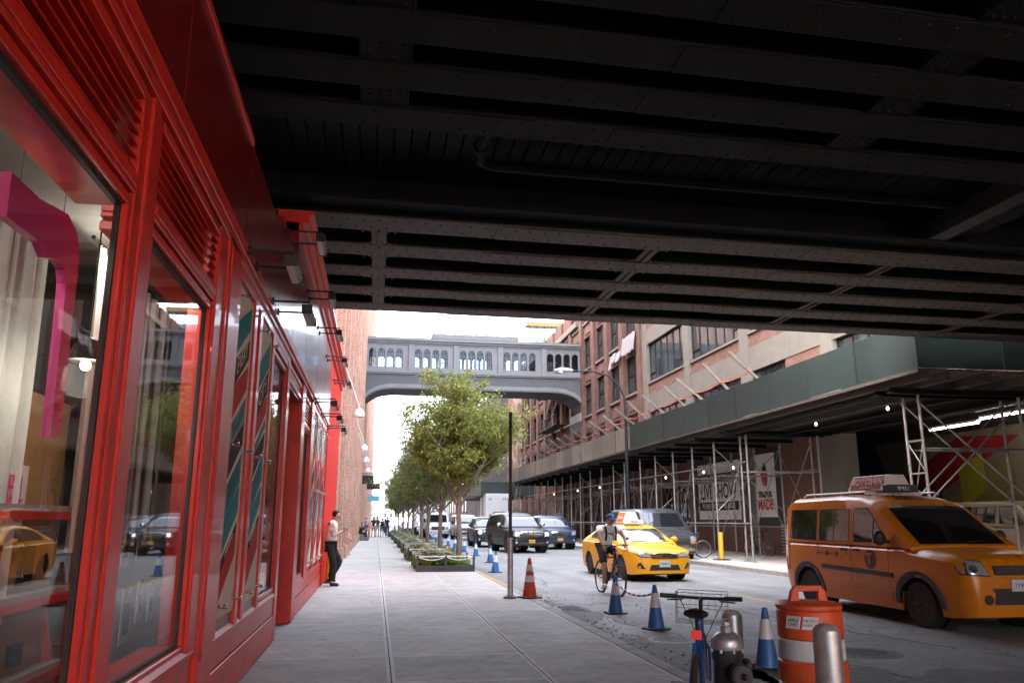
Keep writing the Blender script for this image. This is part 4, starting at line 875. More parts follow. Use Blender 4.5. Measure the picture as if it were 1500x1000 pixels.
# catch net outriggers along the parapet
nt_ = thing('catch_net', 'debris net on timber outriggers along the shed parapet with orange strap', 'net', (12, 30, 6)); ups = []
for i in range(17):
    y = 24.6 + i * 2.2 + (i % 3) * .15; zt = 6.95 - .02 * i + (.1 if i % 4 == 1 else 0); up = (11.45 + .1 * (i % 2), y + .1 * (i % 3 - 1), zt)
    MB().bar((12.62, y, 5.95), up, .045, .10).build('outrigger', TIMBER if i < 9 else DTIMBER, nt_); ups.append(up)
NET = mat('net_cord', (.12, .10, .11), .9); ORC = mat('orange_strap', (.62, .12, .05), .6)
m = MB()
for a, b in zip(ups[:-1], ups[1:]):
    P = []
    for j in range(9):
        f = j / 8; P.append((a[0] + (b[0] - a[0]) * f, a[1] + (b[1] - a[1]) * f, a[2] + (b[2] - a[2]) * f - .55 * f * (1 - f)))
    m.path(P, .012, 4)
    for j in range(0, 17, 2):
        f = j / 16; q = (a[0] + (b[0] - a[0]) * f, a[1] + (b[1] - a[1]) * f, a[2] + (b[2] - a[2]) * f - .55 * f * (1 - f)); m.tube(q, (12.6, q[1], 6.1), .003, 3)
    for j in range(1, 8, 2):
        g_ = j / 8; m.tube((a[0] + (12.6 - a[0]) * g_, a[1], a[2] + (6.1 - a[2]) * g_ - .08), (b[0] + (12.6 - b[0]) * g_, b[1], b[2] + (6.1 - b[2]) * g_ - .08), .004, 3)
m.build('netting', NET, nt_, kind='stuff')
P = []
for i in range(len(ups) * 6 - 6):
    a, b = ups[i // 6], ups[i // 6 + 1]; f = (i % 6) / 6; P.append((12.2, a[1] + (b[1] - a[1]) * f, 6.35 - .35 * f * (1 - f)))
MB().path(P, .022, 5).build('strap', ORC, nt_)
# caged bulbs under the shed
BULB = emit('warm_bulb', (1, .78, .45), .4)
cord = MB()
for i, (x, y, z) in enumerate([(14.5, 20.8, 4.62), (14.5, 24.7, 4.62), (14.6, 31.5, 3.6), (14.6, 34.6, 3.6), (14.6, 39.5, 3.6), (14.6, 46, 3.6), (14.6, 52, 3.6), (14.6, 58, 3.6), (14.6, 66, 3.6)]):
    lab = ['nearest lit bulb hanging under the green shed', 'second lit bulb hanging under the green shed by the garage edge', 'lit bulb in front of the mama MADE poster', 'lit bulb between the two wall posters', 'lit bulb in front of the LIVE SHOW poster', 'lit bulb under the shed behind the grey van', 'lit bulb under the shed above the cyclist', 'lit bulb under the shed past the cyclist', 'farthest lit bulb under the shed'][i]
    t = thing('light_bulb', lab, 'bulb', (x, y, z), group='bulbs strung under the shed')
    MB().lathe([(.001, -.07), (.03, -.055), (.042, -.02), (.035, .02), (.018, .05)], 12, (x, y, z)).build('bulb', BULB, t, smooth=True); MB().lathe([(.022, .05), (.026, .12), (.01, .14)], 10, (x, y, z)).build('socket', BLACK, t); MB().tube((x, y, z + .13), (x, y, 4.9), .005, 5).build('cable', BLACK, t)
# second shed and leaning lattice mast further on
s2 = thing('sidewalk_shed', 'far green sidewalk shed past the lattice mast', 'scaffold', (14, 90, 0))
bx('parapet', PLYG, s2, 10.5, 10.6, 82, 100, 3.9, 5.3); bx('parapet', PLYG, s2, 10.61, 16, 82, 82.1, 3.9, 5.3); bx('parapet', PLYB, s2, 9.0, 10.5, 82, 82.1, 3.9, 5.1); bx('deck', DTIMBER, s2, 10.61, 16, 82.1, 100, 3.8, 3.9)
for k in range(7):
    for x in (10.7, 15.5): MB().tube((x, 82.3 + k * 2.8, 0), (x, 82.3 + k * 2.8, 3.8), .04, 6).build('post', PIPE, s2)
lt = thing('lattice_mast', 'leaning aluminium lattice mast rising past the end of the shed', 'mast', (12.6, 72, 0))
A, B = Vector((11.9, 72.5, 0)), Vector((13.1, 72.5, 7.3))
for dx, dy in ((0, 0), (.4, 0), (0, .4), (.4, .4)): MB().tube(A + Vector((dx, dy, 0)), B + Vector((dx, dy, 0)), .03, 6).build('chord', PIPE, lt)
for k in range(16):
    a = A.lerp(B, k / 16); b = A.lerp(B, (k + 1) / 16)
    MB().tube(a, b + Vector((.4, 0, 0)), .018, 4).build('lacing', PIPE, lt); MB().tube(a + Vector((.4, 0, 0)), b, .018, 4).build('lacing', PIPE, lt); MB().tube(a, a + Vector((0, .4, 0)), .015, 4).build('lacing', PIPE, lt)
# ---------------- vehicles ----------------
def interp(keys, x):
    if x <= keys[0][0]: return keys[0][1]
    for (a, va), (b, vb) in zip(keys[:-1], keys[1:]):
        if x <= b:
            t = (x - a) / (b - a) if b > a else 0
            return va + (vb - va) * t
    return keys[-1][1]
def paint(name, col, metal=0, rough=.28): return mat('car_' + name, col, rough, metal=metal, var=.05, vs=1.5, coat=0, spec=.45, dirt=.10, dirtcol=(.12, .11, .10), ds=3)
CGL = mat('car_glass', (.012, .014, .016), .03, var=0, spec=1.0, coat=.5)
CTRIM = mat('car_black_trim', (.02, .02, .021), .55); CGREY = mat('car_grey_trim', (.06, .06, .062), .6)
LENS = mat('lamp_lens', (.55, .56, .58), .12, metal=.5, var=.3, vs=30, coat=1.0); LAMPON = emit('headlamp_on', (1, .95, .85), .22); AMBER = mat('amber_lens', (.7, .2, .02), .25, coat=.5); REDL = mat('red_lens', (.4, .02, .02), .25, coat=.5)
PLATEY = mat('plate_yellow', (.6, .33, .03), .5); PLATEW = mat('plate_white', (.5, .58, .6), .5)
RIM = mat('alloy_rim', (.45, .45, .46), .3, metal=.8, var=.1); HUBC = mat('hubcap', (.35, .35, .36), .35, metal=.7)
class Car:
    def __init__(s, name, label, loc, heading, sp, group=None):
        s.t = thing(name, label, sp.get('cat', 'car'), loc, 1e-9 + heading, group); ORG[s.t.name] = Vector((0, 0, 0)); s.sp = sp
        s.P = sp['paint']; L = sp['L']; W = sp['W'] / 2
        # x: 0 front bumper, -L rear. stations
        xs = set()
        n = 64
        for k in range(n + 1): xs.add(round(L * k / n, 3))
        for d in sp['wheels']:
            r = sp['arch']
            for k in range(-8, 9): xs.add(round(min(L, max(0, d + r * k / 8 * .999)), 3))
        for e in (.02, .05, .09, .14, .2): xs.add(e); xs.add(round(L - e, 3))
        xs = sorted(xs)
        V = []; sec = 0
        for d in xs:
            zt = interp(sp['top'], d); w = W * interp(sp['plan'], d); zl = interp(sp['low'], d)
            for wd in sp['wheels']:
                r = sp['arch']; q = r * r - (d - wd) ** 2
                if q > 0: zl = max(zl, sp['wr'] * .95 + sqrt(q))
            c = interp(sp['crown'], d) if 'crown' in sp else .03
            zs = zt - sp.get('sh', .10); zs = max(zs, zl + .04)
            H = zs - zl; full = interp(sp['low'], d); z1 = full + .35 * (zs - full); z2 = full + .68 * (zs - full)
            z1 = max(z1, zl + .01); z2 = max(z2, z1 + .01)
            tb = sp.get('tuck', .96)
            half = [(0, zt), (.40 * w, zt - .15 * c), (.72 * w, zt - .6 * c), (.88 * w, zt - 1.3 * c), (.955 * w, (zt - 1.3 * c) * .45 + zs * .55), (.985 * w, zs), (w, z2), (.995 * w, z1), (tb * w, zl), (w * tb - .22, zl)]
            pts = half + [(-y, z) for y, z in half[::-1][:-1]]
            if not sec: sec = len(pts)
            for y, z in pts: V.append((-d, y, z))
        F = []; m = len(xs)
        for i in range(m - 1):
            for k in range(sec):
                a, b = i * sec + k, i * sec + (k + 1) % sec
                F.append((a, b, b + sec, a + sec))
        F.append(tuple(range(sec))); F.append(tuple((m - 1) * sec + k for k in range(sec - 1, -1, -1)))
        s.bodymb = MB().add(V, F); s.body = s.bodymb.build('body', s.P, s.t, smooth=True, sharp=sp.get('sharp', 28), world=False)
        allV = list(V); allF = list(F)
        # cabin
        if 'cabin' in sp:
            cs = sp['cabin']; V2 = []; d0, d1 = cs[0][0], cs[-1][0]; n2 = 44; ds = sorted(set([d0 + (d1 - d0) * k / n2 for k in range(n2 + 1)] + [c[0] for c in cs]))
            for d in ds:
                zr = interp([(c[0], c[1]) for c in cs], d); wr = W * interp([(c[0], c[2]) for c in cs], d); zb = interp(sp['top'], d) - .06; wb = W * interp(sp['plan'], d) * sp.get('beltw', .965)
                zr = max(zr, zb + .02); hr = zr - zb; wr2 = wb + (wr - wb) * min(1, hr / sp['cabh'])
                e = min(.10, hr * .3)
                half = [(0, zr), (.5 * wr2, zr - .006), (.80 * wr2, zr - .2 * e), (.93 * wr2, zr - .5 * e), (wr2, zr - e), (wr2 * .5 + wb * .5, (zr - e + zb) / 2), (wb, zb)]
                for y, z in half + [(-y, z) for y, z in half[::-1][:-1]]: V2.append((-d, y, z))
            sc = 13; F2 = []
            for i in range(len(ds) - 1):
                for k in range(sc):
                    a, b = i * sc + k, i * sc + (k + 1) % sc; F2.append((a, b, b + sc, a + sc))
            F2.append(tuple(range(sc))); F2.append(tuple((len(ds) - 1) * sc + k for k in range(sc - 1, -1, -1)))
            MB().add(V2, F2).build('cabin', sp.get('cabpaint', s.P), s.t, smooth=True, sharp=40, world=False)
            o = len(allV); allV += V2; allF += [tuple(i + o for i in f) for f in F2]
        s.bvh = BVHTree.FromPolygons([Vector(v) for v in allV], allF)
        for d in sp['wheels']:
            s.liner(d)
            for sd in (-1, 1): s.wheel(-d, sd * (W - sp.get('wtuck', .13)), sd)
        s.under = MB().box(-L + .25, -.25, -W + .26, W - .26, interp(sp['low'], L / 2) - .02, interp(sp['low'], L / 2) + .5).build('underbody', CTRIM, s.t, world=False)
    def wheel(s, x, y, sd):
        r = s.sp['wr']; w = s.sp.get('tw', .21); rr = r * s.sp.get('rimf', .66)
        prof = [(rr, -w * .42), (r * .86, -w / 2), (r * .965, -w * .46), (r, -w * .32), (r, w * .32), (r * .965, w * .46), (r * .86, w / 2), (rr, w * .42)]
        t = MB().lathe(prof + [(rr, -w * .42)], 28, (x, y, r), 'y').build('wheel', RUBBER, s.t, smooth=True, world=False)
        rim = MB().lathe([(rr, -.02), (rr, sd * w * .40), (rr * .92, sd * w * .40), (rr * .88, sd * w * .22), (rr * .3, sd * w * .26), (rr * .22, sd * w * .34), (.001, sd * w * .34)], 24, (x, y, r), 'y')
        rim.build('rim', s.sp.get('rim', RIM), t, smooth=True, world=False)
        sp_ = MB()
        for k in range(s.sp.get('spokes', 6)):
            a = 2 * pi * k / s.sp.get('spokes', 6); c_, s_ = cos(a), sin(a); yy = y + sd * w * .25
            sp_.bar((x + rr * .2 * c_, yy + sd * .02, r + rr * .2 * s_), (x + rr * .9 * c_, yy + sd * .012, r + rr * .9 * s_), .05, .04)
        sp_.build('spokes', s.sp.get('spokem', CTRIM), t, world=False)
        MB().lathe([(r * 1.16, -sd * w * 1.1), (r * 1.16, -sd * w * .42)], 24, (x, y, r), 'y').build('wheel_well', CTRIM, s.t, world=False)
    def liner(s, d):
        W = s.sp['W'] / 2; r = s.sp['arch'] - .003; zc = s.sp['wr'] * .95
        for sd in (-1, 1):
            P = [(-d + r * cos(pi * k / 16), zc + r * sin(pi * k / 16)) for k in range(17)]; n = 17
            MB().add([(x, sd * (W * .985), z) for x, z in P] + [(x, sd * (W - .34), z) for x, z in P], [(k, k + 1, n + k + 1, n + k) for k in range(n - 1)]).build('wheel_liner', CTRIM, s.t, world=False)
    def decal(s, axis, poly, name, m, parent=None, off=.004, back=.03, step=.07, lift=0, label=None):
        # project an outline on the body from the front (y,z), the sides (x,z) or the top (x,y)
        P = [Vector(p) for p in poly]; n = len(P); bnd = []
        for a, b in zip(P, P[1:] + P[:1]):
            k = max(1, int((b - a).length / step))
            for i in range(k): bnd.append(a.lerp(b, i / k))
        x0, x1 = min(p.x for p in bnd), max(p.x for p in bnd); y0, y1 = min(p.y for p in bnd), max(p.y for p in bnd)
        pts = list(bnd); nx = max(1, int((x1 - x0) / step)); ny = max(1, int((y1 - y0) / step))
        for i in range(1, nx):
            for j in range(1, ny): pts.append(Vector((x0 + (x1 - x0) * i / nx + .0007 * j, y0 + (y1 - y0) * j / ny + .0007 * i)))
        nb = len(bnd); edges = [(i, (i + 1) % nb) for i in range(nb)]
        vs_, es, fs, ov, oe, of = delaunay_2d_cdt(pts, edges, [], 1, 1e-5)
        dirs = {'f': (Vector((-1, 0, 0)), lambda p: Vector((3, p.x, p.y))), 'b': (Vector((1, 0, 0)), lambda p: Vector((-20, p.x, p.y))), 'l': (Vector((0, -1, 0)), lambda p: Vector((p.x, 5, p.y))), 'r': (Vector((0, 1, 0)), lambda p: Vector((p.x, -5, p.y))), 't': (Vector((0, 0, -1)), lambda p: Vector((p.x, p.y, 6)))}
        d, org = dirs[axis]; V = []; last = None; hitp = []
        for p in vs_:
            h = s.bvh.ray_cast(org(p), d); hitp.append(h)
        for p, h in zip(vs_, hitp):
            if h[0] is None:
                best = min((q for q in hitp if q[0] is not None), key=lambda q: (q[0] - org(p)).cross(d).length, default=None)
                if best is None: return None
                o = org(p); loc = o + d * ((best[0] - o).dot(d))
            else: loc = h[0]
            V.append(loc - d * (off + lift))
        k = len(V); W2 = [v + d * (back + lift) for v in V]
        mb = MB(); mb.add(V + W2, [tuple(f) for f in fs])
        cnt = {}
        for f in fs:
            for i in range(len(f)):
                e = (f[i], f[(i + 1) % len(f)]); cnt[e] = 1
        for (a, b) in list(cnt):
            if (b, a) not in cnt: mb.f.append((b, a, a + k, b + k))
        o = mb.build(name, m, parent or s.t, smooth=True, sharp=40, world=False)
        if label: o['label'] = label
        return o
    def both(s, poly, name, m, **k):
        if m is CGL:
            c = sum((Vector(p) for p in poly), Vector((0, 0))) / len(poly); rim_ = [c + (Vector(p) - c) + (Vector(p) - c).normalized() * .028 for p in poly]; [s.decal(a, rim_, 'window_seal', CTRIM, off=.0015, step=.12) for a in 'rl']
        r = s.decal('r', poly, name, m, **k); l = s.decal('l', poly, name, m, **k); return r, l
    def mir(s, poly, name, m, **k):
        a = s.decal('f', poly, name, m, **k); b = s.decal('f', [(-y, z) for y, z in poly], name, m, **k); return a, b
    def mirror(s, x, y, z, w=.11, h=.17, m=None):
        for sd in (-1, 1):
            mb = MB().ell((x, sd * (y + .06 + w), z), (.06, w, h / 2), 12, 8); mb.bar((x - .02, sd * (y - .06), z - h * .3), (x, sd * (y + .1), z - h * .2), .05, .05)
            mm = mb.build('mirror', m or s.P, s.t, smooth=True, world=False)
            MB().box(x - .066, x - .058, sd * (y + .06), sd * (y + .06 + w * 1.8), z - h * .35, z + h * .35).build('mirror_glass', CHROME, mm, world=False)
    def plate(s, z, m, txt='', y=0, w=.31, h=.155, axis='f'):
        o = s.decal(axis, [(y - w / 2, z - h / 2), (y + w / 2, z - h / 2), (y + w / 2, z + h / 2), (y - w / 2, z + h / 2)], 'licence_plate', m, lift=.02, step=.3)
        if txt and o:
            x = max(v.co.x for v in o.data.vertices); text('plate_lettering', txt, h * .52, CTRIM, o, (x + .002, y, z), (0, 1, 0), (0, 0, 1), extrude=.001, world=False)
    def seam(s, pts, axis='r', w=.008):
        for ax in ('r', 'l') if axis == 'r' else (axis,):
            for a, b in zip(pts[:-1], pts[1:]):
                A, B = Vector(a), Vector(b); nrm = (B - A).normalized(); nrm = Vector((-nrm.y, nrm.x)) * w / 2
                s.decal(ax, [A + nrm, B + nrm, B - nrm, A - nrm], 'panel_seam', CTRIM, off=.0015, back=.01, step=.12)
def rrect(y0, z0, y1, z1, r=.03, n=3):
    P = []
    for cx, cy, a0 in ((y1 - r, z1 - r, 0), (y0 + r, z1 - r, pi / 2), (y0 + r, z0 + r, pi), (y1 - r, z0 + r, 1.5 * pi)):
        for k in range(n + 1): a = a0 + pi / 2 * k / n; P.append((cx + r * cos(a), cy + r * sin(a)))
    return P
HD = radians(-90)      # facing the camera
TAXIO = paint('taxi_orange', (.60, .19, .006)); TAXIY = paint('taxi_yellow', (.80, .36, .012))
# --- minivan taxi
sp = dict(cat='taxi', L=4.6, W=1.8, paint=TAXIO, wheels=(.88, 3.79), arch=.40, wr=.33, tw=.2, rimf=.62, rim=CTRIM, spokem=CTRIM, sh=.12,
    top=[(0, .82), (.03, .95), (.08, 1.03), (.2, 1.08), (.4, 1.10), (1.0, 1.16), (1.12, 1.2), (4.52, 1.22), (4.6, 1.18)], plan=[(0, .72), (.04, .80), (.12, .88), (.3, .945), (.6, .985), (1, 1), (4.3, 1), (4.5, .98), (4.6, .95)], low=[(0, .24), (.3, .20), (4.2, .22), (4.6, .3)],
    cabin=[(.95, 1.18, .86), (1.75, 1.80, .86), (1.95, 1.89, .86), (2.3, 1.975, .86), (2.9, 2.01, .87), (4.3, 1.99, .88), (4.52, 1.90, .88), (4.59, 1.2, .9)], cabh=.8, beltw=.975, tuck=.95)
v = Car('minivan_taxi', 'orange minivan taxi with roof advert at the right edge of the road', (9.17, 10.55, -.13), HD, sp)
v.t.scale = (1.09, 1.08, 1.02)
v.decal('f', [(-.70, 1.20), (.70, 1.20), (.64, 1.76), (.45, 1.79), (-.45, 1.79), (-.64, 1.76)], 'windscreen', CGL, step=.1)
for pl_, nm in (([(-1.55, 1.22), (-2.38, 1.20), (-2.38, 1.74), (-2.02, 1.74), (-1.62, 1.34)], 'front_window'), ([(-2.52, 1.20), (-3.38, 1.20), (-3.38, 1.74), (-2.52, 1.74)], 'sliding_window'), ([(-3.5, 1.20), (-4.38, 1.22), (-4.34, 1.74), (-3.5, 1.74)], 'rear_window')): v.both(pl_, nm, CGL, step=.12)
for a, b in (((-1.86, 1.22), (-1.86, 1.6)), ((-2.95, 1.2), (-2.95, 1.74))):
    v.both([(a[0] - .012, a[1]), (a[0] + .012, a[1]), (b[0] + .012, b[1]), (b[0] - .012, b[1])], 'window_bar', CTRIM, lift=.004, step=.2)
v.mir([(.44, .78), (.79, .80), (.81, .92), (.74, 1.03), (.52, 1.0)], 'headlight_surround', CTRIM, lift=.006)
v.mir([(.46, .80), (.78, .82), (.80, .92), (.73, 1.015), (.53, .985)], 'headlight', LENS, lift=.01)
v.mir([(.66 + .055 * cos(k * pi / 6), .89 + .055 * sin(k * pi / 6)) for k in range(12)], 'headlight_reflector', CHROME, lift=.016)
v.decal('f', [(-.70, 1.17), (.70, 1.17), (.66, 1.79), (.46, 1.83), (-.46, 1.83), (-.66, 1.79)], 'windscreen_seal', CTRIM, off=.001, step=.1)
v.decal('f', rrect(-.38, .80, .38, .93, .03), 'grille', CTRIM, lift=.008); [v.decal('f', [(-.34, z), (.34, z), (.34, z + .012), (-.34, z + .012)], 'grille_bar', CGREY, lift=.015, step=.2) for z in (.83, .86, .89)]
v.decal('f', rrect(-.085, .84, .085, .905, .032, 5), 'badge', CHROME, lift=.02, step=.1)
v.decal('f', [(-.42, .40), (.42, .40), (.38, .62), (-.38, .62)], 'lower_grille', CTRIM, lift=.004); v.mir([(.50 + .07 * cos(k * pi / 6), .47 + .07 * sin(k * pi / 6)) for k in range(12)], 'fog_lamp', CTRIM, lift=.006); v.mir([(.40 + .03 * cos(k * pi / 5), .60 + .03 * sin(k * pi / 5)) for k in range(10)], 'tow_cap', CGREY, lift=.004)
v.both(rrect(-.42, .70, -.34, .735, .015), 'side_marker', AMBER, lift=.004)
v.plate(.66, PLATEW, '1Y47A')
v.both([(-1.38, .68), (-3.3, .72), (-3.3, .79), (-1.38, .75)], 'side_moulding', CTRIM, lift=.014, step=.2)
for z in (.36, .44, .52): v.both([(-1.45, z), (-3.2, z), (-3.2, z + .02), (-1.45, z + .02)], 'body_crease', TAXIO, lift=.006, step=.2)
for d in (.88, 3.79):
    P = [(-d + .50 * cos(pi * k / 14), .31 + .50 * sin(pi * k / 14)) for k in range(15)] + [(-d + .405 * cos(pi * k / 14), .31 + .405 * sin(pi * k / 14)) for k in range(14, -1, -1)]
    v.both(P, 'wheel_arch_trim', CGREY, lift=.018, step=.1)
for x in (-1.48, -2.45, -3.44): v.seam([(x, .3), (x, 1.95 if x < -2 else 1.2)])
v.both(rrect(-2.36, 1.04, -2.2, 1.09, .02), 'door_handle', CTRIM, lift=.02); v.both(rrect(-2.70, 1.04, -2.54, 1.09, .02), 'door_handle', CTRIM, lift=.02)
v.mirror(-1.45, .86, 1.28, .10, .24, CTRIM)
TPR = mat('taxi_print', (.12, .02, .015), .6)
v.both([(-1.92 + .155 * cos(k * pi / 10), .93 + .155 * sin(k * pi / 10)) for k in range(20)], 'logo_disc', TPR, off=.003)
text('logo_letter', 'T', .24, TAXIO, v.t, (-1.92, -.916, .93), (1, 0, 0), (0, 0, 1), extrude=.002, offset=.006, world=False)
for x in (-2.85, -3.15): v.both([(x + .05 * cos(k * pi / 6), .98 + .05 * sin(k * pi / 6)) for k in range(12)], 'side_print', TPR, off=.003); text('side_lettering', 'TAXI NYC', .05, TPR, v.t, (x - .16, -.916, .98), (1, 0, 0), (0, 0, 1), extrude=.001, world=False)
text('side_lettering', '9M51', .09, TPR, v.t, (-3.7, -.912, 1.13), (1, 0, 0), (0, 0, 1), extrude=.001, world=False)
v.decal('r', rrect(-4.58, .62, -4.40, 1.16, .04), 'tail_light', REDL, lift=.004); v.decal('l', rrect(-4.58, .62, -4.40, 1.16, .04), 'tail_light', REDL, lift=.004)
MB().bar((-1.05, -.4, 1.225), (-1.12, .15, 1.27), .02, .015).bar((-1.0, .1, 1.22), (-1.1, .62, 1.27), .02, .015).build('wiper', CTRIM, v.t, world=False)
for y in (-.45, .3): MB().obox((-1.28, y, 1.33), (.10, .06, .005), Matrix.Rotation(radians(-42), 3, 'Y')).build('permit_sticker', PLATEW, v.t, world=False)
MB().tube((-1.98, -.3, 1.9), (-2.15, -.3, 2.12), .006, 5).build('aerial', CTRIM, v.t, world=False)
ra = MB().prism([(-.28, 2.06), (.28, 2.06), (.14, 2.34), (-.14, 2.34)], 'x', -3.35, -2.35).build('roof_sign', WHITE, v.t, world=False, bevel=.01)
ADV = mat('advert_brown', (.26, .11, .045), .85, var=.3, vs=5)
for sd in (-1, 1): MB().add([(-3.3, sd * .272, 2.09), (-2.42, sd * .272, 2.09), (-2.42, sd * .150, 2.33), (-3.3, sd * .150, 2.33)], [(0, 1, 2, 3)]).build('advert_panel', ADV, ra, world=False)
text('advert_lettering', 'MOTOWN', .2, mat('advert_red', (.5, .05, .03), .5), ra, (-2.86, -.222, 2.22), (1, 0, 0), (0, .45, .9), extrude=.003, offset=.004, sx=.95, world=False); text('advert_lettering', 'THE MUSICAL', .05, mat('advert_gold', (.6, .4, .1), .5), ra, (-2.86, -.266, 2.12), (1, 0, 0), (0, .45, .9), extrude=.002, world=False)
MB().box(-2.36, -2.20, -.27, .27, 2.03, 2.16).build('number_box', CTRIM, ra, world=False, bevel=.01); text('number_lettering', '9M51', .10, WHITE, ra, (-2.195, 0, 2.09), (0, 1, 0), (0, 0, 1), extrude=.002, world=False)
for x in (-3.2, -2.5): MB().box(x - .03, x + .03, -.5, .5, 1.98, 2.07).build('rack_bar', STEEL, ra, world=False)
for sd in (-1, 1): MB().path([(-2.2, sd * .62, 1.98), (-2.3, sd * .62, 2.03), (-4.1, sd * .62, 2.03), (-4.2, sd * .62, 1.98)], .018, 6).build('roof_rail', STEEL, v.t, world=False)
for x, y, c in ((-2.0, .35, mat('driver_shirt', (.05, .08, .2), .8)), (-2.0, -.35, mat('passenger_dark', (.02, .02, .02), .8))): pass
# --- sedan taxi
sp = dict(cat='taxi', L=4.82, W=1.83, paint=TAXIY, wheels=(.93, 3.71), arch=.365, wr=.325, tw=.21, rimf=.70, rim=HUBC, spokes=9, spokem=CTRIM, sh=.09,
    top=[(0, .68), (.03, .76), (.08, .81), (.2, .845), (.4, .87), (1.25, .97), (1.35, 1.0), (4.1, 1.05), (4.7, 1.02), (4.82, .92)], plan=[(0, .60), (.04, .72), (.12, .83), (.28, .92), (.6, .975), (1, 1), (4.0, 1), (4.5, .95), (4.75, .85), (4.82, .76)], low=[(0, .22), (.3, .18), (4.3, .2), (4.82, .34)],
    cabin=[(1.15, .97, .78), (1.95, 1.38, .74), (2.2, 1.45, .72), (2.7, 1.475, .71), (3.3, 1.44, .71), (3.6, 1.38, .71), (4.35, 1.05, .76)], cabh=.45, beltw=.955)
v = Car('sedan_taxi', 'yellow sedan taxi driving behind the cyclist', (7.6, 20.9, -.13), HD + radians(3), sp)
v.decal('f', [(-.70, 1.0), (.70, 1.0), (.62, 1.28), (.55, 1.36), (-.55, 1.36), (-.62, 1.28)], 'windscreen', CGL, step=.1)
v.both([(-1.55, 1.03), (-2.62, 1.05), (-2.62, 1.36), (-2.25, 1.365), (-1.95, 1.26)], 'front_window', CGL, step=.1); v.both([(-2.7, 1.05), (-3.7, 1.07), (-3.72, 1.16), (-3.35, 1.34), (-2.7, 1.36)], 'rear_window', CGL, step=.1)
v.mir([(.34, .63), (.66, .63), (.81, .72), (.83, .81), (.62, .79), (.40, .71)], 'headlight_surround', CTRIM, lift=.004)
v.mir([(.37, .645), (.66, .65), (.79, .73), (.81, .79), (.62, .77), (.41, .70)], 'headlight', LENS, lift=.008)
v.decal('f', [(-.36, .60), (.36, .60), (.40, .70), (.30, .735), (-.30, .735), (-.40, .70)], 'grille', CTRIM, lift=.006)
for z, w_ in ((.615, .34), (.65, .37), (.685, .38), (.72, .33)): v.decal('f', [(-w_, z), (w_, z), (w_, z + .016), (-w_, z + .016)], 'grille_bar', CHROME, lift=.014, step=.15)
v.decal('f', [(.07 * cos(k * pi / 8), .675 + .05 * sin(k * pi / 8)) for k in range(16)], 'badge', CHROME, lift=.024)
v.decal('f', [(-.44, .30), (.44, .30), (.38, .44), (-.38, .44)], 'lower_grille', CTRIM, lift=.004); v.mir([(.54, .33), (.74, .36), (.72, .48), (.66, .50)], 'fog_lamp_pocket', CTRIM, lift=.004)
v.plate(.46, PLATEW, 'T5K81A')
for pts in ([(-1.5, .3), (-1.48, .98)], [(-2.66, .26), (-2.66, 1.06)], [(-3.62, .62), (-3.78, .9), (-3.72, 1.07)]): v.seam(pts)
v.both(rrect(-2.5, .86, -2.33, .90, .015), 'door_handle', TAXIY, lift=.02); v.both(rrect(-3.5, .88, -3.33, .92, .015), 'door_handle', TAXIY, lift=.02)
v.mirror(-1.62, .85, 1.06, .10, .15); v.both([(-1.95 + .12 * cos(k * pi / 8), .66 + .12 * sin(k * pi / 8)) for k in range(16)], 'logo_disc', TPR, off=.003)
v.seam([(-.42, -.62), (-1.2, -.74)], 't'); v.seam([(-.42, .62), (-1.2, .74)], 't'); MB().bar((-1.2, -.5, 1.0), (-1.28, .1, 1.03), .02, .015).build('wiper', CTRIM, v.t, world=False)
for y in (-.5, .5): MB().obox((-1.42, y, 1.105), (.10, .07, .005), Matrix.Rotation(radians(-27), 3, 'Y')).build('permit_sticker', PLATEW, v.t, world=False)
ra = MB().prism([(-.24, 1.53), (.24, 1.53), (.10, 1.84), (-.10, 1.84)], 'x', -3.1, -2.3).build('roof_sign', WHITE, v.t, world=False, bevel=.01)
for sd in (-1, 1): MB().add([(-3.06, sd * .235, 1.55), (-2.5, sd * .235, 1.55), (-2.5, sd * .112, 1.82), (-3.06, sd * .112, 1.82)], [(0, 1, 2, 3)]).build('advert_panel', mat('advert_orange', (.75, .13, .02), .4), ra, world=False)
text('advert_lettering', 'show', .16, WHITE, ra, (-2.78, -.18, 1.68), (1, 0, 0), (0, .4, .9), extrude=.003, world=False)
MB().prism([(-.30, 1.48), (.30, 1.48), (.25, 1.60), (-.25, 1.60)], 'x', -2.27, -2.12).build('number_box', WHITE, ra, world=False, bevel=.01); text('number_lettering', '8U30', .09, CTRIM, ra, (-2.115, 0, 1.545), (0, 1, 0), (0, 0, 1), extrude=.002, world=False)
for x in (-2.4, -3.0): MB().box(x - .02, x + .02, -.5, .5, 1.46, 1.53).build('rack_bar', STEEL, ra, world=False)
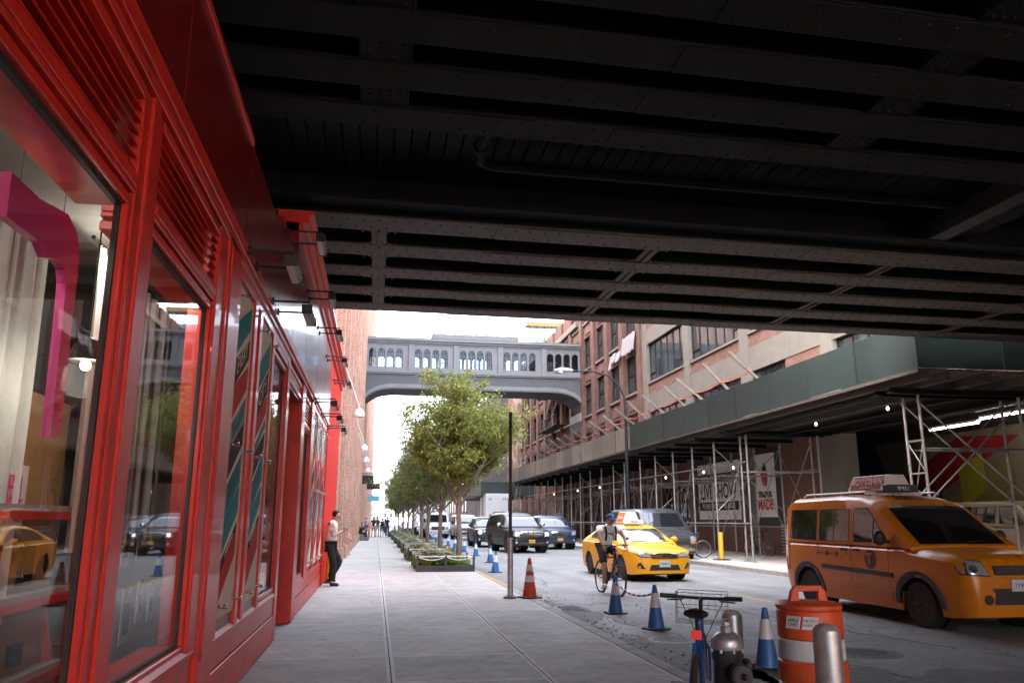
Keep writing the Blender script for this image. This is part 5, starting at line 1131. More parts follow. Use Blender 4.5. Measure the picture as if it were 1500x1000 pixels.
# --- vans and SUVs
VAN = dict(cat='van', L=5.7, W=2.0, wheels=(.95, 4.4), arch=.42, wr=.37, tw=.24, sh=.14, rim=HUBC,
    top=[(0, .90), (.05, 1.02), (.15, 1.12), (.5, 1.20), (.95, 1.26), (1.05, 1.32), (5.6, 1.34), (5.7, 1.3)], plan=[(0, .84), (.05, .90), (.15, .95), (.4, .985), (1, 1), (5.5, 1), (5.7, .97)], low=[(0, .36), (.4, .32), (5.2, .34), (5.7, .42)],
    cabin=[(.9, 1.28, .86), (1.55, 1.92, .86), (1.75, 2.02, .86), (2.2, 2.07, .87), (5.4, 2.07, .88), (5.6, 2.0, .88), (5.69, 1.32, .9)], cabh=.75, beltw=.975)
def van(name, label, loc, p, plate=PLATEW, txt='', rot=0, dark_front=True, on=False, rear=CGL, scale=1, bumper=CHROME):
    s_ = dict(VAN); s_['paint'] = p; v = Car(name, label, loc, HD + rot, s_); v.t.scale = (scale,) * 3
    v.decal('f', [(-.80, 1.34), (.80, 1.34), (.74, 1.88), (-.74, 1.88)], 'windscreen', CGL, step=.12)
    v.both([(-1.35, 1.36), (-2.3, 1.36), (-2.3, 1.88), (-1.80, 1.88), (-1.45, 1.5)], 'front_window', CGL, step=.15)
    for a in (-2.5, -3.55, -4.6): v.both([(a, 1.38), (a - .95, 1.38), (a - .95, 1.88), (a, 1.88)], 'side_window', rear, step=.2)
    v.decal('f', rrect(-.62, .74, .62, .99, .03), 'grille', CTRIM, lift=.006); [v.decal('f', [(-.6, z), (.6, z), (.6, z + .02), (-.6, z + .02)], 'grille_bar', CGREY if dark_front else CHROME, lift=.014, step=.3) for z in (.79, .86, .93)]
    v.decal('f', [(-.1, .85), (0, .83), (.1, .85), (.1, .885), (0, .905), (-.1, .885)], 'badge', mat('gold_badge', (.6, .42, .12), .3, metal=.8), lift=.022)
    v.mir(rrect(.64, .80, .88, .99, .03), 'headlight', LAMPON if on else LENS, lift=.008); v.mir(rrect(.64, .72, .88, .79, .02), 'turn_signal', AMBER, lift=.008)
    v.decal('f', rrect(-.94, .44, .94, .66, .04), 'bumper', bumper, lift=.05, step=.1); v.plate(.54, plate, txt)
    v.mirror(-1.42, .97, 1.42, .09, .30, CTRIM); v.seam([(-1.42, .45), (-1.4, 1.36)]); v.seam([(-2.42, .45), (-2.42, 1.95)]); v.both(rrect(-2.34, 1.1, -2.2, 1.15, .02), 'door_handle', CTRIM, lift=.02)
    MB().bar((-.98, -.5, 1.32), (-1.08, .1, 1.36), .02, .015).bar((-.98, .1, 1.32), (-1.08, .7, 1.36), .02, .015).build('wiper', CTRIM, v.t, world=False)
    return v
van('passenger_van', 'dark grey passenger van parked by the kerb behind the yellow sedan taxi', (11.35, 30.0, -.13), paint('dark_grey', (.075, .075, .085), metal=.4), txt='HR 2187')
van('passenger_van', 'beige passenger van parked inside the garage by the mural', (20.4, 20.6, 0), paint('beige', (.36, .31, .24)), txt='')
van('cargo_van', 'silver and black work van with roof rack following the dark pickup', (7.55, 67.5, -.13), paint('silver', (.42, .42, .44), metal=.3), plate=PLATEY, rear=paint('silver', (.42, .42, .44)), bumper=CTRIM)
SUV = dict(cat='suv', L=5.2, W=2.0, wheels=(.98, 4.0), arch=.46, wr=.40, tw=.26, rimf=.66, sh=.12,
    top=[(0, .92), (.04, 1.02), (.12, 1.09), (.5, 1.13), (1.4, 1.18), (1.5, 1.22), (5.0, 1.24), (5.2, 1.18)], plan=[(0, .80), (.05, .88), (.15, .94), (.4, .985), (1, 1), (4.9, 1), (5.2, .94)], low=[(0, .36), (.4, .34), (4.7, .36), (5.2, .45)],
    cabin=[(1.35, 1.2, .82), (2.0, 1.72, .80), (2.25, 1.84, .79), (2.8, 1.90, .79), (4.6, 1.87, .79), (4.85, 1.8, .79), (5.15, 1.2, .85)], cabh=.65, beltw=.97)
def suv(name, label, loc, p, style, rot=0, on=True, scale=1, txt='T61', plate=PLATEY, bed=False):
    s_ = dict(SUV); s_['paint'] = p
    if bed: s_['cabin'] = [(1.35, 1.2, .82), (2.0, 1.68, .80), (2.25, 1.78, .79), (2.8, 1.82, .79), (3.4, 1.80, .79), (3.55, 1.74, .79), (3.65, 1.2, .85)]
    v = Car(name, label, loc, HD + rot, s_); v.t.scale = (scale,) * 3
    v.decal('f', [(-.78, 1.24), (.78, 1.24), (.68, 1.68), (-.68, 1.68)], 'windscreen', CGL, step=.12)
    v.both([(-1.75, 1.26), (-2.75, 1.27), (-2.75, 1.72), (-2.32, 1.72)], 'front_window', CGL, step=.14)
    if not bed: v.both([(-2.85, 1.27), (-3.75, 1.28), (-3.75, 1.72), (-2.85, 1.72)], 'rear_window', CGL, step=.14); v.both([(-3.85, 1.28), (-4.85, 1.29), (-4.7, 1.70), (-3.85, 1.72)], 'quarter_window', CGL, step=.14)
    else: v.both([(-2.85, 1.27), (-3.5, 1.28), (-3.45, 1.68), (-2.85, 1.70)], 'rear_window', CGL, step=.14)
    if style == 'chrome':
        v.decal('f', rrect(-.56, .74, .56, 1.0, .03), 'grille', CHROME, lift=.006); [v.decal('f', [(-.52, z), (.52, z), (.52, z + .03), (-.52, z + .03)], 'grille_slot', CTRIM, lift=.012, step=.3) for z in (.77, .82, .91, .95)]
        [v.decal('f', [(y, .76), (y + .02, .76), (y + .02, .98), (y, .98)], 'grille_bar', CHROME, lift=.016, step=.3) for y in [-.5 + .1 * k for k in range(11)]]
        v.decal('f', [(-.12, .865), (0, .84), (.12, .865), (.12, .90), (0, .925), (-.12, .90)], 'badge', MATS.get('gold_badge', CHROME), lift=.026)
        hl = [(.60, .74), (.90, .78), (.92, 1.0), (.62, .98)]
    elif style == 'angled':
        v.decal('f', [(-.40, .68), (.40, .68), (.56, .98), (-.56, .98)], 'grille', CTRIM, lift=.006); v.decal('f', [(-.12, .98), (-.06, .72), (-.1, .70), (-.40, .70), (-.5, .98)], 'grille_bar', CHROME, lift=.008); v.decal('f', [(.12, .98), (.06, .72), (.1, .70), (.40, .70), (.5, .98)], 'grille_bar', CTRIM, lift=.009)
        v.decal('f', [(.08 * cos(k * pi / 8), .85 + .08 * sin(k * pi / 8)) for k in range(16)], 'badge', CHROME, lift=.02); hl = [(.62, .76), (.90, .80), (.92, 1.02), (.66, 1.0)]
    else:
        v.decal('f', [(-.50, .72), (.50, .72), (.54, .98), (-.54, .98)], 'grille', CTRIM, lift=.006); [v.decal('f', [(-.5, z), (.5, z), (.5, z + .035), (-.5, z + .035)], 'grille_bar', CHROME, lift=.014, step=.3) for z in (.74, .84, .94)]
        v.decal('f', [(.09 * cos(k * pi / 8), .86 + .065 * sin(k * pi / 8)) for k in range(16)], 'badge', CHROME, lift=.022); hl = [(.60, .78), (.88, .82), (.90, 1.02), (.62, .99)]
    v.mir(hl, 'headlight', LENS, lift=.008)
    if on: v.mir([(.75 + .075 * cos(k * pi / 6), .88 + .075 * sin(k * pi / 6)) for k in range(12)], 'headlight_bulb', LAMPON, lift=.016)
    v.decal('f', rrect(-.6, .40, .6, .52, .03), 'lower_grille', CTRIM, lift=.004); v.mir([(.76 + .055 * cos(k * pi / 6), .50 + .055 * sin(k * pi / 6)) for k in range(12)], 'fog_lamp', LENS, lift=.008); v.decal('f', [(-.92, .62), (.92, .62), (.92, .64), (-.92, .64)], 'bumper_line', CHROME if style == 'chrome' else CTRIM, lift=.006, step=.1)
    v.plate(.55, plate, txt); v.mirror(-1.75, .95, 1.30, .12, .2, CHROME if style == 'chrome' else CTRIM)
    for x in (-1.72, -2.8, -3.8): v.seam([(x, .5), (x, 1.25)])
    for x in (-2.7, -3.7): v.both(rrect(x + .02, 1.06, x + .2, 1.11, .02), 'door_handle', p, lift=.02)
    if not bed: [MB().path([(-2.4, sd * .66, 1.86), (-2.5, sd * .66, 1.93), (-4.5, sd * .66, 1.93), (-4.6, sd * .66, 1.84)], .02, 6).build('roof_rail', CTRIM, v.t, world=False) for sd in (-1, 1)]
    return v
suv('large_suv', 'black large SUV with chrome grille and lit headlights, first in the queue', (7.7, 40.0, -.13), paint('black', (.012, .010, .012)), 'chrome', rot=radians(7), scale=1.05, txt='T61 8420')
suv('blue_suv', 'dark blue SUV beside the black SUV nearest the scaffolding', (10.2, 44.6, -.13), paint('navy', (.012, .02, .06)), 'angled', on=False, txt='T62 103')
suv('pickup_truck', 'black pickup with one bright headlight behind the black SUV', (6.95, 48.8, -.13), paint('black2', (.015, .014, .016)), 'bars', txt='T60', bed=True)
# trucks
def truck(name, label, loc, cabp, boxm, boxh=3.4, boxw=2.35, L=6.5, graffiti=None, text_=None):
    s_ = dict(cat='truck', L=2.3, W=2.1, paint=cabp, wheels=(.9,), arch=.47, wr=.42, tw=.26, sh=.16, rim=HUBC, top=[(0, 1.02), (.06, 1.15), (.2, 1.24), (.6, 1.3), (.7, 1.36), (2.3, 1.36)], plan=[(0, .88), (.06, .94), (.2, .98), (.5, 1), (2.3, 1)], low=[(0, .42), (2.3, .42)],
        cabin=[(.55, 1.32, .88), (1.0, 2.15, .86), (1.25, 2.28, .86), (2.2, 2.3, .87), (2.29, 2.28, .87)], cabh=.9, beltw=.975)
    v = Car(name, label, loc, HD, s_)
    v.decal('f', [(-.86, 1.42), (.86, 1.42), (.8, 2.1), (-.8, 2.1)], 'windscreen', CGL, step=.15); v.both([(-.95, 1.42), (-1.95, 1.42), (-1.95, 2.1), (-1.3, 2.1)], 'front_window', CGL, step=.2)
    v.decal('f', rrect(-.6, .74, .6, 1.06, .03), 'grille', CTRIM, lift=.006); v.mir(rrect(.66, .8, .92, 1.02, .03), 'headlight', LENS, lift=.008); v.decal('f', rrect(-1.0, .46, 1.0, .66, .03), 'bumper', STEEL, lift=.06); v.plate(.56, PLATEY, ''); v.mirror(-.95, 1.02, 1.6, .09, .4, CTRIM)
    b = MB().box(-L, -2.2, -boxw / 2, boxw / 2, .85, boxh).build('cargo_box', boxm, v.t, world=False, bevel=.02)
    for y in (-boxw / 2, boxw / 2): MB().box(-L + .01, -2.195, y - .03, y + .03, boxh - .06, boxh + .01).build('box_trim', STEEL, b, world=False)
    for y in (-.9, .9): v.wheel(-L + 1.3, y, 1 if y > 0 else -1)
    MB().box(-L + .2, -2.2, -.5, .5, .55, .84).build('chassis', CTRIM, v.t, world=False)
    if graffiti: text('graffiti', graffiti, .85, CTRIM, b, (-2.185, 0, boxh - .52), (0, 1, .05), (0, 0, 1), extrude=.004, offset=.02, sx=.8, world=False)
    if text_: [text('lettering', q, .4, mat('truck_blue', (.03, .06, .2), .6), b, (-2.185, y, boxh - .55), (0, 1, 0), (0, 0, 1), extrude=.003, world=False) for q, y in text_]
    return v
TRW = mat('truck_white', (.66, .67, .68), .4, var=.06, dirt=.3, dirtcol=(.4, .38, .35))
truck('box_truck', 'white box truck with black graffiti seen behind the front tree trunks', (5.6, 74, -.13), paint('white', (.68, .68, .7)), TRW, boxh=3.15, graffiti='VEGA')
truck('box_truck', 'white box truck with dark red cab above the pickup and SUV', (12.0, 78, -.13), paint('maroon', (.10, .02, .025)), TRW, boxh=4.2, boxw=2.5, text_=[('35', -.8), ('STG', .8)])
truck('box_truck', 'small white truck farther back in the queue past the graffiti truck', (5.5, 92, -.13), paint('white', (.68, .68, .7)), TRW, boxh=3.3)
s2_ = dict(sp); s2_['paint'] = paint('silver_blue', (.35, .40, .46), metal=.4)
v = Car('sedan', 'pale silver car far down the road between the tree trunks', (3.9, 101, -.13), HD, dict(s2_, cat='car')); v.decal('f', [(-.70, 1.0), (.70, 1.0), (.6, 1.36), (-.6, 1.36)], 'windscreen', CGL); v.mir([(.36, .64), (.66, .66), (.82, .80), (.40, .70)], 'headlight', LENS); v.decal('f', rrect(-.4, .3, .4, .7), 'grille', CTRIM); v.plate(.46, PLATEY)
s2_ = dict(sp); s2_['paint'] = paint('white', (.68, .68, .7))
v = Car('sedan', 'white car far down the road ahead of the small white truck', (7.9, 88, -.13), HD, dict(s2_, cat='car')); v.decal('f', [(-.70, 1.0), (.70, 1.0), (.6, 1.36), (-.6, 1.36)], 'windscreen', CGL); v.mir([(.36, .64), (.66, .66), (.82, .80), (.40, .70)], 'headlight', LENS); v.decal('f', rrect(-.4, .3, .4, .7), 'grille', CTRIM); v.plate(.46, PLATEY)
# ---------------- street furniture ----------------
BLUEC = mat('cone_blue', (.02, .13, .36), .5, var=.12, dirt=.25, dirtcol=(.05, .06, .08)); WHTC = mat('cone_white', (.66, .68, .70), .5, var=.12, dirt=.3, dirtcol=(.3, .3, .3)); ORGC = mat('cone_orange', (.62, .07, .025), .5, var=.12, dirt=.35, dirtcol=(.2, .04, .03)); CBASE = mat('cone_base', (.03, .032, .036), .7)
def cone_proto(h, orange):
    t = thing('traffic_cone', '', 'traffic cone'); r0, r1 = .145, .03; f = lambda z: r0 + (r1 - r0) * z / h
    s = .19 * (h / .71) ** .5; MB().prism([(-s, -s * .8), (-s * .8, -s), (s * .8, -s), (s, -s * .8), (s, s * .8), (s * .8, s), (-s * .8, s), (-s, s * .8)], 'z', 0, .03).build('base', CBASE, t, world=False, bevel=.006)
    bands = [(.03, .30, ORGC), (.30, .42, WHTC), (.42, .50, ORGC), (.50, .62, WHTC), (.62, h, ORGC)] if orange else [(.03, .35, BLUEC), (.35, .58, WHTC), (.58, h, BLUEC)]
    for a, b, m in bands:
        e = .004 if m is WHTC else 0; MB().lathe([(f(a) + e, a), (f(b) + e, b)] + ([(f(b) - .012, b), (f(b) - .012, b - .03)] if b == h else []), 24).build('collar' if m is WHTC else 'body', m, t, smooth=True, world=False)
    return t
bc = cone_proto(.71, False); first = True; bc.scale = (.9, .9, .9)
CL = [(4.19, 14.1, 'blue and white cone holding the near end of the striped rope'), (4.19, 12.0, 'blue and white cone at the striped rope end nearest the parked bicycle'), (4.29, 8.7, 'blue and white cone beside the orange drum'), (3.75, 25.6, 'blue cone mostly hidden behind the tall dark post'),
      (4.43, 31.6, 'blue and white cone nearest the tall dark post in the long row'), (4.6, 37.6, 'second blue and white cone of the long row counting away from the dark post'), (4.57, 42.3, 'third blue and white cone of the long row counting away from the dark post'), (4.58, 47.5, 'fourth blue and white cone of the long row counting away from the dark post'),
      (4.65, 52.6, 'fifth blue and white cone of the long row counting away from the dark post'), (4.7, 58.5, 'sixth blue and white cone of the long row counting away from the dark post'), (4.75, 64.5, 'seventh blue and white cone of the long row counting away from the dark post'), (4.8, 70.5, 'eighth and farthest clear blue and white cone of the long row'),
      (12.1, 49.5, 'blue and white cone by the far kerb behind the dark blue SUV, farther one'), (11.35, 43.5, 'blue and white cone by the far kerb beside the dark blue SUV, nearer one')]
for x, y, lab in CL:
    o = bc if first else copy_tree(bc); first = False
    o.location = (x, y, -.13 if x < 11.6 else 0.0); o.rotation_euler = (random.uniform(-.03, .03), random.uniform(-.03, .03), random.uniform(0, 1.5)); relabel(o, lab, 'blue and white cones along the road')
oc = cone_proto(.74, True); oc.location = (2.98, 15.75, 0); oc.rotation_euler = (0, 0, .3); oc['label'] = 'orange and white traffic cone at the foot of the tall post'
t = thing('striped_rope', 'red white and black striped rope slung between two blue cones', 'rope', (4.19, 13, .4))
cols = [mat('rope_red', (.5, .04, .03), .7), WHITE, CTRIM]; N = 26; pv = None
for k in range(N + 1):
    f = k / N; p = (4.19 + .01 * sin(f * 9), 14.1 - 2.1 * f, .40 - .5 * f * (1 - f))
    if pv: MB().tube(pv, p, .016, 7).build('rope_segment', cols[k % 3], t)
    pv = p
t = thing('barrier_drum', 'orange and white plastic barrier drum with stickers by the kerb', 'barrel', (3.08, 5.55, 0)); dx, dy = 3.08, 5.55
DRO = mat('drum_orange', (.66, .09, .02), .45, var=.1, bump=.06, bs=12, dirt=.6, dirtcol=(.25, .06, .03), ds=5); RFL = mat('drum_white', (.6, .6, .6), .5, var=.15, bump=.05, bs=40, dirt=.4, dirtcol=(.3, .29, .27))
MB().lathe([(.36, 0), (.36, .06), (.30, .07)], 36, (dx, dy, 0)).build('rubber_base', CBASE, t, smooth=True)
for a, b, r, m in [(.07, .20, .248, DRO), (.20, .35, .238, RFL), (.35, .50, .236, DRO), (.50, .64, .227, RFL), (.64, .84, .225, DRO)]:
    MB().lathe([(r - .012, a), (r, a + .012), (r - .003, b - .012), (r - .014, b)], 40, (dx, dy, 0)).build('band', m, t, smooth=True)
MB().lathe([(.216, .835), (.226, .845), (.226, .868), (.20, .885), (.05, .895), (.001, .895)], 40, (dx, dy, 0)).build('lid', DRO, t, smooth=True)
h = MB()
for s in (-1, 1): h.prism([(dx + s * .07, .885), (dx + s * .15, .885), (dx + s * .125, .97), (dx + s * .075, .985)], 'y', dy - .02, dy + .02)
h.prism([(dx - .125, .955), (dx + .125, .955), (dx + .105, .995), (dx - .105, .995)], 'y', dy - .018, dy + .018); h.build('handle', DRO, t, bevel=.006)
for a, tx in ((-143, 'APPLE\nCAFE'), (-113, 'METRO\nPARK +')):
    A = radians(a - 5); n = Vector((cos(A), sin(A), 0)); c = Vector((dx, dy, .76)) + n * .227; R = Vector((-n.y, n.x, 0)); q = .042; up = Vector((0, 0, 1)) + R * (.18 if a < -100 else -.08)
    sk = MB().add([c - R * q * 1.2 - up * q, c + R * q * 1.2 - up * q, c + R * q * 1.2 + up * q, c - R * q * 1.2 + up * q] + [c - n * .012 + d for d in (-R * q * 1.2 - up * q, R * q * 1.2 - up * q, R * q * 1.2 + up * q, -R * q * 1.2 + up * q)], [(0, 1, 2, 3), (7, 6, 5, 4), (0, 4, 5, 1), (1, 5, 6, 2), (2, 6, 7, 3), (3, 7, 4, 0)]).build('sticker', WHITE, t)
    text('sticker_lettering', tx, .028, CTRIM, sk, c + n * .002, R, up, extrude=.0006)
def bollard(x, y, h, r, label):
    t = thing('steel_bollard', label, 'bollard', (x, y, 0), group='steel bollards by the hydrant')
    MB().lathe([(r, 0), (r, h - .03), (r * .96, h - .012)], 28, (x, y, 0)).build('pipe', STEEL, t, smooth=True); MB().lathe([(r * .96, h - .012), (r * .7, h + .012), (r * .3, h + .022), (.001, h + .024)], 28, (x, y, 0)).build('concrete_cap', mat('cap_mortar', (.30, .29, .27), .9, bump=.6, bs=60, var=.3), t, smooth=True); MB().lathe([(r + .03, 0), (r + .02, .025)], 24, (x, y, 0)).build('collar', KERB, t)
bollard(2.72, 6.05, .76, .075, 'scuffed steel bollard just behind the fire hydrant'); bollard(2.58, 4.47, .85, .078, 'brushed steel bollard in front of the orange drum')
t = thing('fire_hydrant', 'black fire hydrant with silver bonnet between bicycle and drum', 'fire hydrant', (2.29, 5.2, 0)); hx, hy = 2.29, 5.2
HYB = mat('hydrant_black', (.016, .016, .018), .4, var=.3, vs=8, bump=.15, bs=30, coat=.3, dirt=.3, dirtcol=(.07, .06, .05), ds=6); HYS = mat('hydrant_silver', (.48, .48, .49), .38, metal=.7, var=.2, vs=14, bump=.15, bs=40, dirt=.4, dirtcol=(.12, .12, .12), ds=6)
MB().lathe([(.14, 0), (.14, .04), (.092, .05), (.088, .12), (.094, .14), (.092, .56), (.10, .58), (.10, .635)], 30, (hx, hy, 0)).build('barrel', HYB, t, smooth=True)
MB().lathe([(.10, .635), (.102, .64), (.102, .69), (.085, .715), (.06, .735), (.04, .742)], 30, (hx, hy, 0)).build('bonnet', HYS, t, smooth=True); MB().lathe([(.036, .742), (.04, .775), (.026, .782), (.026, .80), (.001, .80)], 6, (hx, hy, 0)).build('operating_nut', HYS, t)
MB().path([(hx - .025, hy, .79), (hx - .018, hy, .82), (hx + .018, hy, .82), (hx + .025, hy, .79)], .007, 6).build('lock_ring', HYS, t)
dr_ = Vector((-.12, -1, 0)).normalized()
def nozzle(dirv, z, r, L):
    d = Vector(dirv).normalized(); b = Vector((hx, hy, z)); o = b + d * .08
    MB().path([o, o + d * L * .5], [r * .9, r * .95], 24).build('nozzle', HYB, t, smooth=True)
    MB().path([o + d * L * .5, o + d * (L * .5 + .01), o + d * L * .9, o + d * L], [r * 1.25, r * 1.3, r * 1.28, r * 1.05], 24).build('nozzle_cap', mat('hydrant_cap', (.06, .06, .062), .45, metal=.4, var=.3, vs=10), t, smooth=True)
    MB().path([o + d * L, o + d * (L + .05)], r * .36, 5).build('cap_nut', HYB, t); MB().path([b + d * .05, b + d * .10], r * 1.15, 20).build('flange', HYB, t)
nozzle((.10, -1, 0), .50, .058, .11); nozzle((1, .2, 0), .52, .04, .08)
for k in range(8): a = 2 * pi * k / 8; MB().lathe([(.009, .63), (.009, .652), (.001, .654)], 6, (hx + .104 * cos(a), hy + .104 * sin(a), -.01)).build('bolt', HYS, t)
t = thing('sign_post', 'tall dark post in a steel sleeve at the kerb by the orange cone', 'post', (2.6, 15.75, 0)); px, py = 2.6, 15.75
MB().lathe([(.055, 0), (.055, 1.12), (.05, 1.125)], 20, (px, py, 0)).build('sleeve', STEEL, t, smooth=True); MB().lathe([(.13, 0), (.13, .03), (.08, .05)], 24, (px, py, 0)).build('base_collar', mat('rusty_steel', (.16, .11, .09), .7, var=.3), t, smooth=True)
pm = MB(); pm.box(px - .032, px + .028, py - .006, py + .006, .6, 3.58); pm.box(px - .032, px - .020, py - .006, py - .04, .6, 3.58); pm.box(px + .016, px + .028, py - .006, py - .04, .6, 3.58); pm.build('channel_post', mat('post_brown', (.022, .012, .011), .5, var=.2), t)
bx('tag', mat('tag_brown', (.16, .05, .03), .6), t, px - .05, px + .0, py - .046, py - .042, 1.62, 1.86)
t = thing('yellow_bollard', 'yellow pipe bollard on the far sidewalk under the shed', 'bollard', (12.95, 29.4, 0))
MB().lathe([(.09, .04), (.09, .95), (.08, .99), (.04, 1.02), (.001, 1.025)], 20, (12.95, 29.4, 0)).build('pipe', mat('bollard_yellow', (.62, .36, .02), .5, var=.1, dirt=.3), t, smooth=True); bx('base_plate', CBASE, t, 12.7, 13.2, 29.15, 29.65, 0, .04, bevel=.01)
# cobra street lamp rising behind the shed
t = thing('street_lamp', 'black curved arm street lamp rising at the green shed end', 'street lamp', (12.15, 38.2, 0))
MB().path([(12.15, 38.2, 0), (12.15, 38.2, 4), (12.15, 38.2, 6.9)], [.10, .08, .07], 14).build('pole', WINFR, t, smooth=True); MB().lathe([(.2, 0), (.2, .25), (.12, .5)], 14, (12.15, 38.2, 0)).build('base', WINFR, t, smooth=True)
A = [(12.15, 38.2, 6.9), (12.1, 38.25, 7.6), (11.85, 38.4, 8.2), (11.4, 38.6, 8.65), (10.7, 38.9, 8.9), (9.95, 39.2, 8.95), (9.5, 39.4, 8.95)]
MB().path(A, [.06, .055, .05, .045, .04, .04, .04], 12).build('arm', WINFR, t, smooth=True)
m = MB(); m.path([(9.75, 39.28, 8.97), (9.55, 39.36, 9.0), (9.2, 39.5, 9.02), (8.9, 39.62, 8.97), (8.82, 39.66, 8.94)], [.06, .11, .15, .11, .03], 14); m.build('lamp_head', mat('lamp_grey', (.32, .34, .36), .35, metal=.4), t, smooth=True); MB().ell((9.2, 39.5, 8.9), (.22, .13, .09), 14, 8).build('lamp_lens', LENS, t, smooth=True)
for i, (y, z) in enumerate([(41, 8.0), (36, 8.6)]):
    pass
m = MB(); rd = random.Random(12)
for k in range(900):
    y = rd.uniform(5.5, 19); x = 3.1 + abs(rd.gauss(0, .28)) + (rd.random() < .15) * rd.uniform(0, 2); r = rd.uniform(.006, .022) * (1 if rd.random() < .9 else 1.6); z = -.128
    m.add([(x + r, y, z), (x - r * .6, y + r * .9, z), (x - r * .7, y - r * .8, z), (x + r * .1, y, z + r * .8)], [(0, 1, 3), (1, 2, 3), (2, 0, 3), (0, 2, 1)])
tag(m.build('gravel', mat('gutter_gravel', (.14, .12, .10), .95, var=.4, vs=20)), 'loose gravel and grit along the gutter', 'gravel', kind='stuff')
m = MB()
for k in range(26):
    x, y = (rd.uniform(-1.0, 2.9), rd.uniform(8, 30)) if k < 16 else (rd.uniform(3.15, 4.2), rd.uniform(7, 22)); 
    a = rd.uniform(0, 6.28); l, w = rd.uniform(.03, .07), rd.uniform(.015, .03); z = .004 if x < 3.08 else -.124; c, s_ = cos(a), sin(a)
    m.add([(x, y, z), (x + l * .5 * c - w * s_, y + l * .5 * s_ + w * c, z + .006), (x + l * c, y + l * s_, z + .002), (x + l * .5 * c + w * s_, y + l * .5 * s_ - w * c, z + .004)], [(0, 1, 2, 3)])
tag(m.build('fallen_leaves', mat('dry_leaf', (.22, .14, .05), .8, var=.4, vs=9)), 'scattered dry leaves on the sidewalk and gutter', 'leaves', kind='stuff')
# ---------------- trees and planters ----------------
BARK = mat('tree_bark', (.20, .155, .12), .9, var=.3, vs=9, bump=.6, bs=24, stretch=(1, 1, .3))
def leafmat(name, c, c2):
    m, nt, b, N, L = _nt(name)
    oi = N.new('ShaderNodeNewGeometry'); cr_ = N.new('ShaderNodeValToRGB'); cr_.color_ramp.elements[0].color = (*c, 1); cr_.color_ramp.elements[1].color = (*c2, 1); e = cr_.color_ramp.elements.new(.93); e.color = (*c2, 1); cr_.color_ramp.elements[2].color = (c2[0] * 1.5, c2[1] * 1.0, c2[2] * .6, 1)
    L.new(oi.outputs['Random Per Island'], cr_.inputs[0]); L.new(cr_.outputs[0], b.inputs['Base Color']); b.inputs['Roughness'].default_value = .55; b.inputs['Specular IOR Level'].default_value = .3
    tr = N.new('ShaderNodeBsdfTranslucent'); L.new(cr_.outputs[0], tr.inputs[0]); mi = N.new('ShaderNodeMixShader'); mi.inputs[0].default_value = .42; L.new(b.outputs[0], mi.inputs[1]); L.new(tr.outputs[0], mi.inputs[2]); L.new(mi.outputs[0], N['Material Output'].inputs[0]); MATS[name] = m; return m
LEAF = leafmat('tree_leaves', (.13, .17, .036), (.33, .37, .09)); LEAF2 = leafmat('tree_leaves_dark', (.09, .135, .034), (.24, .285, .075)); SHRUB = leafmat('shrub_leaves', (.13, .19, .03), (.30, .36, .07)); PETAL = mat('white_petals', (.75, .73, .62), .7, var=.05)
def add_leaf(V, F, p, d, n, l, w):
    s_ = d.cross(n).normalized(); k = len(V); q = n * (l * .12)
    V += [p, p + d * l * .45 + s_ * w / 2 - q, p + d * l - q * 2.5, p + d * l * .45 - s_ * w / 2 - q]; F += [(k, k + 1, k + 2, k + 3)]
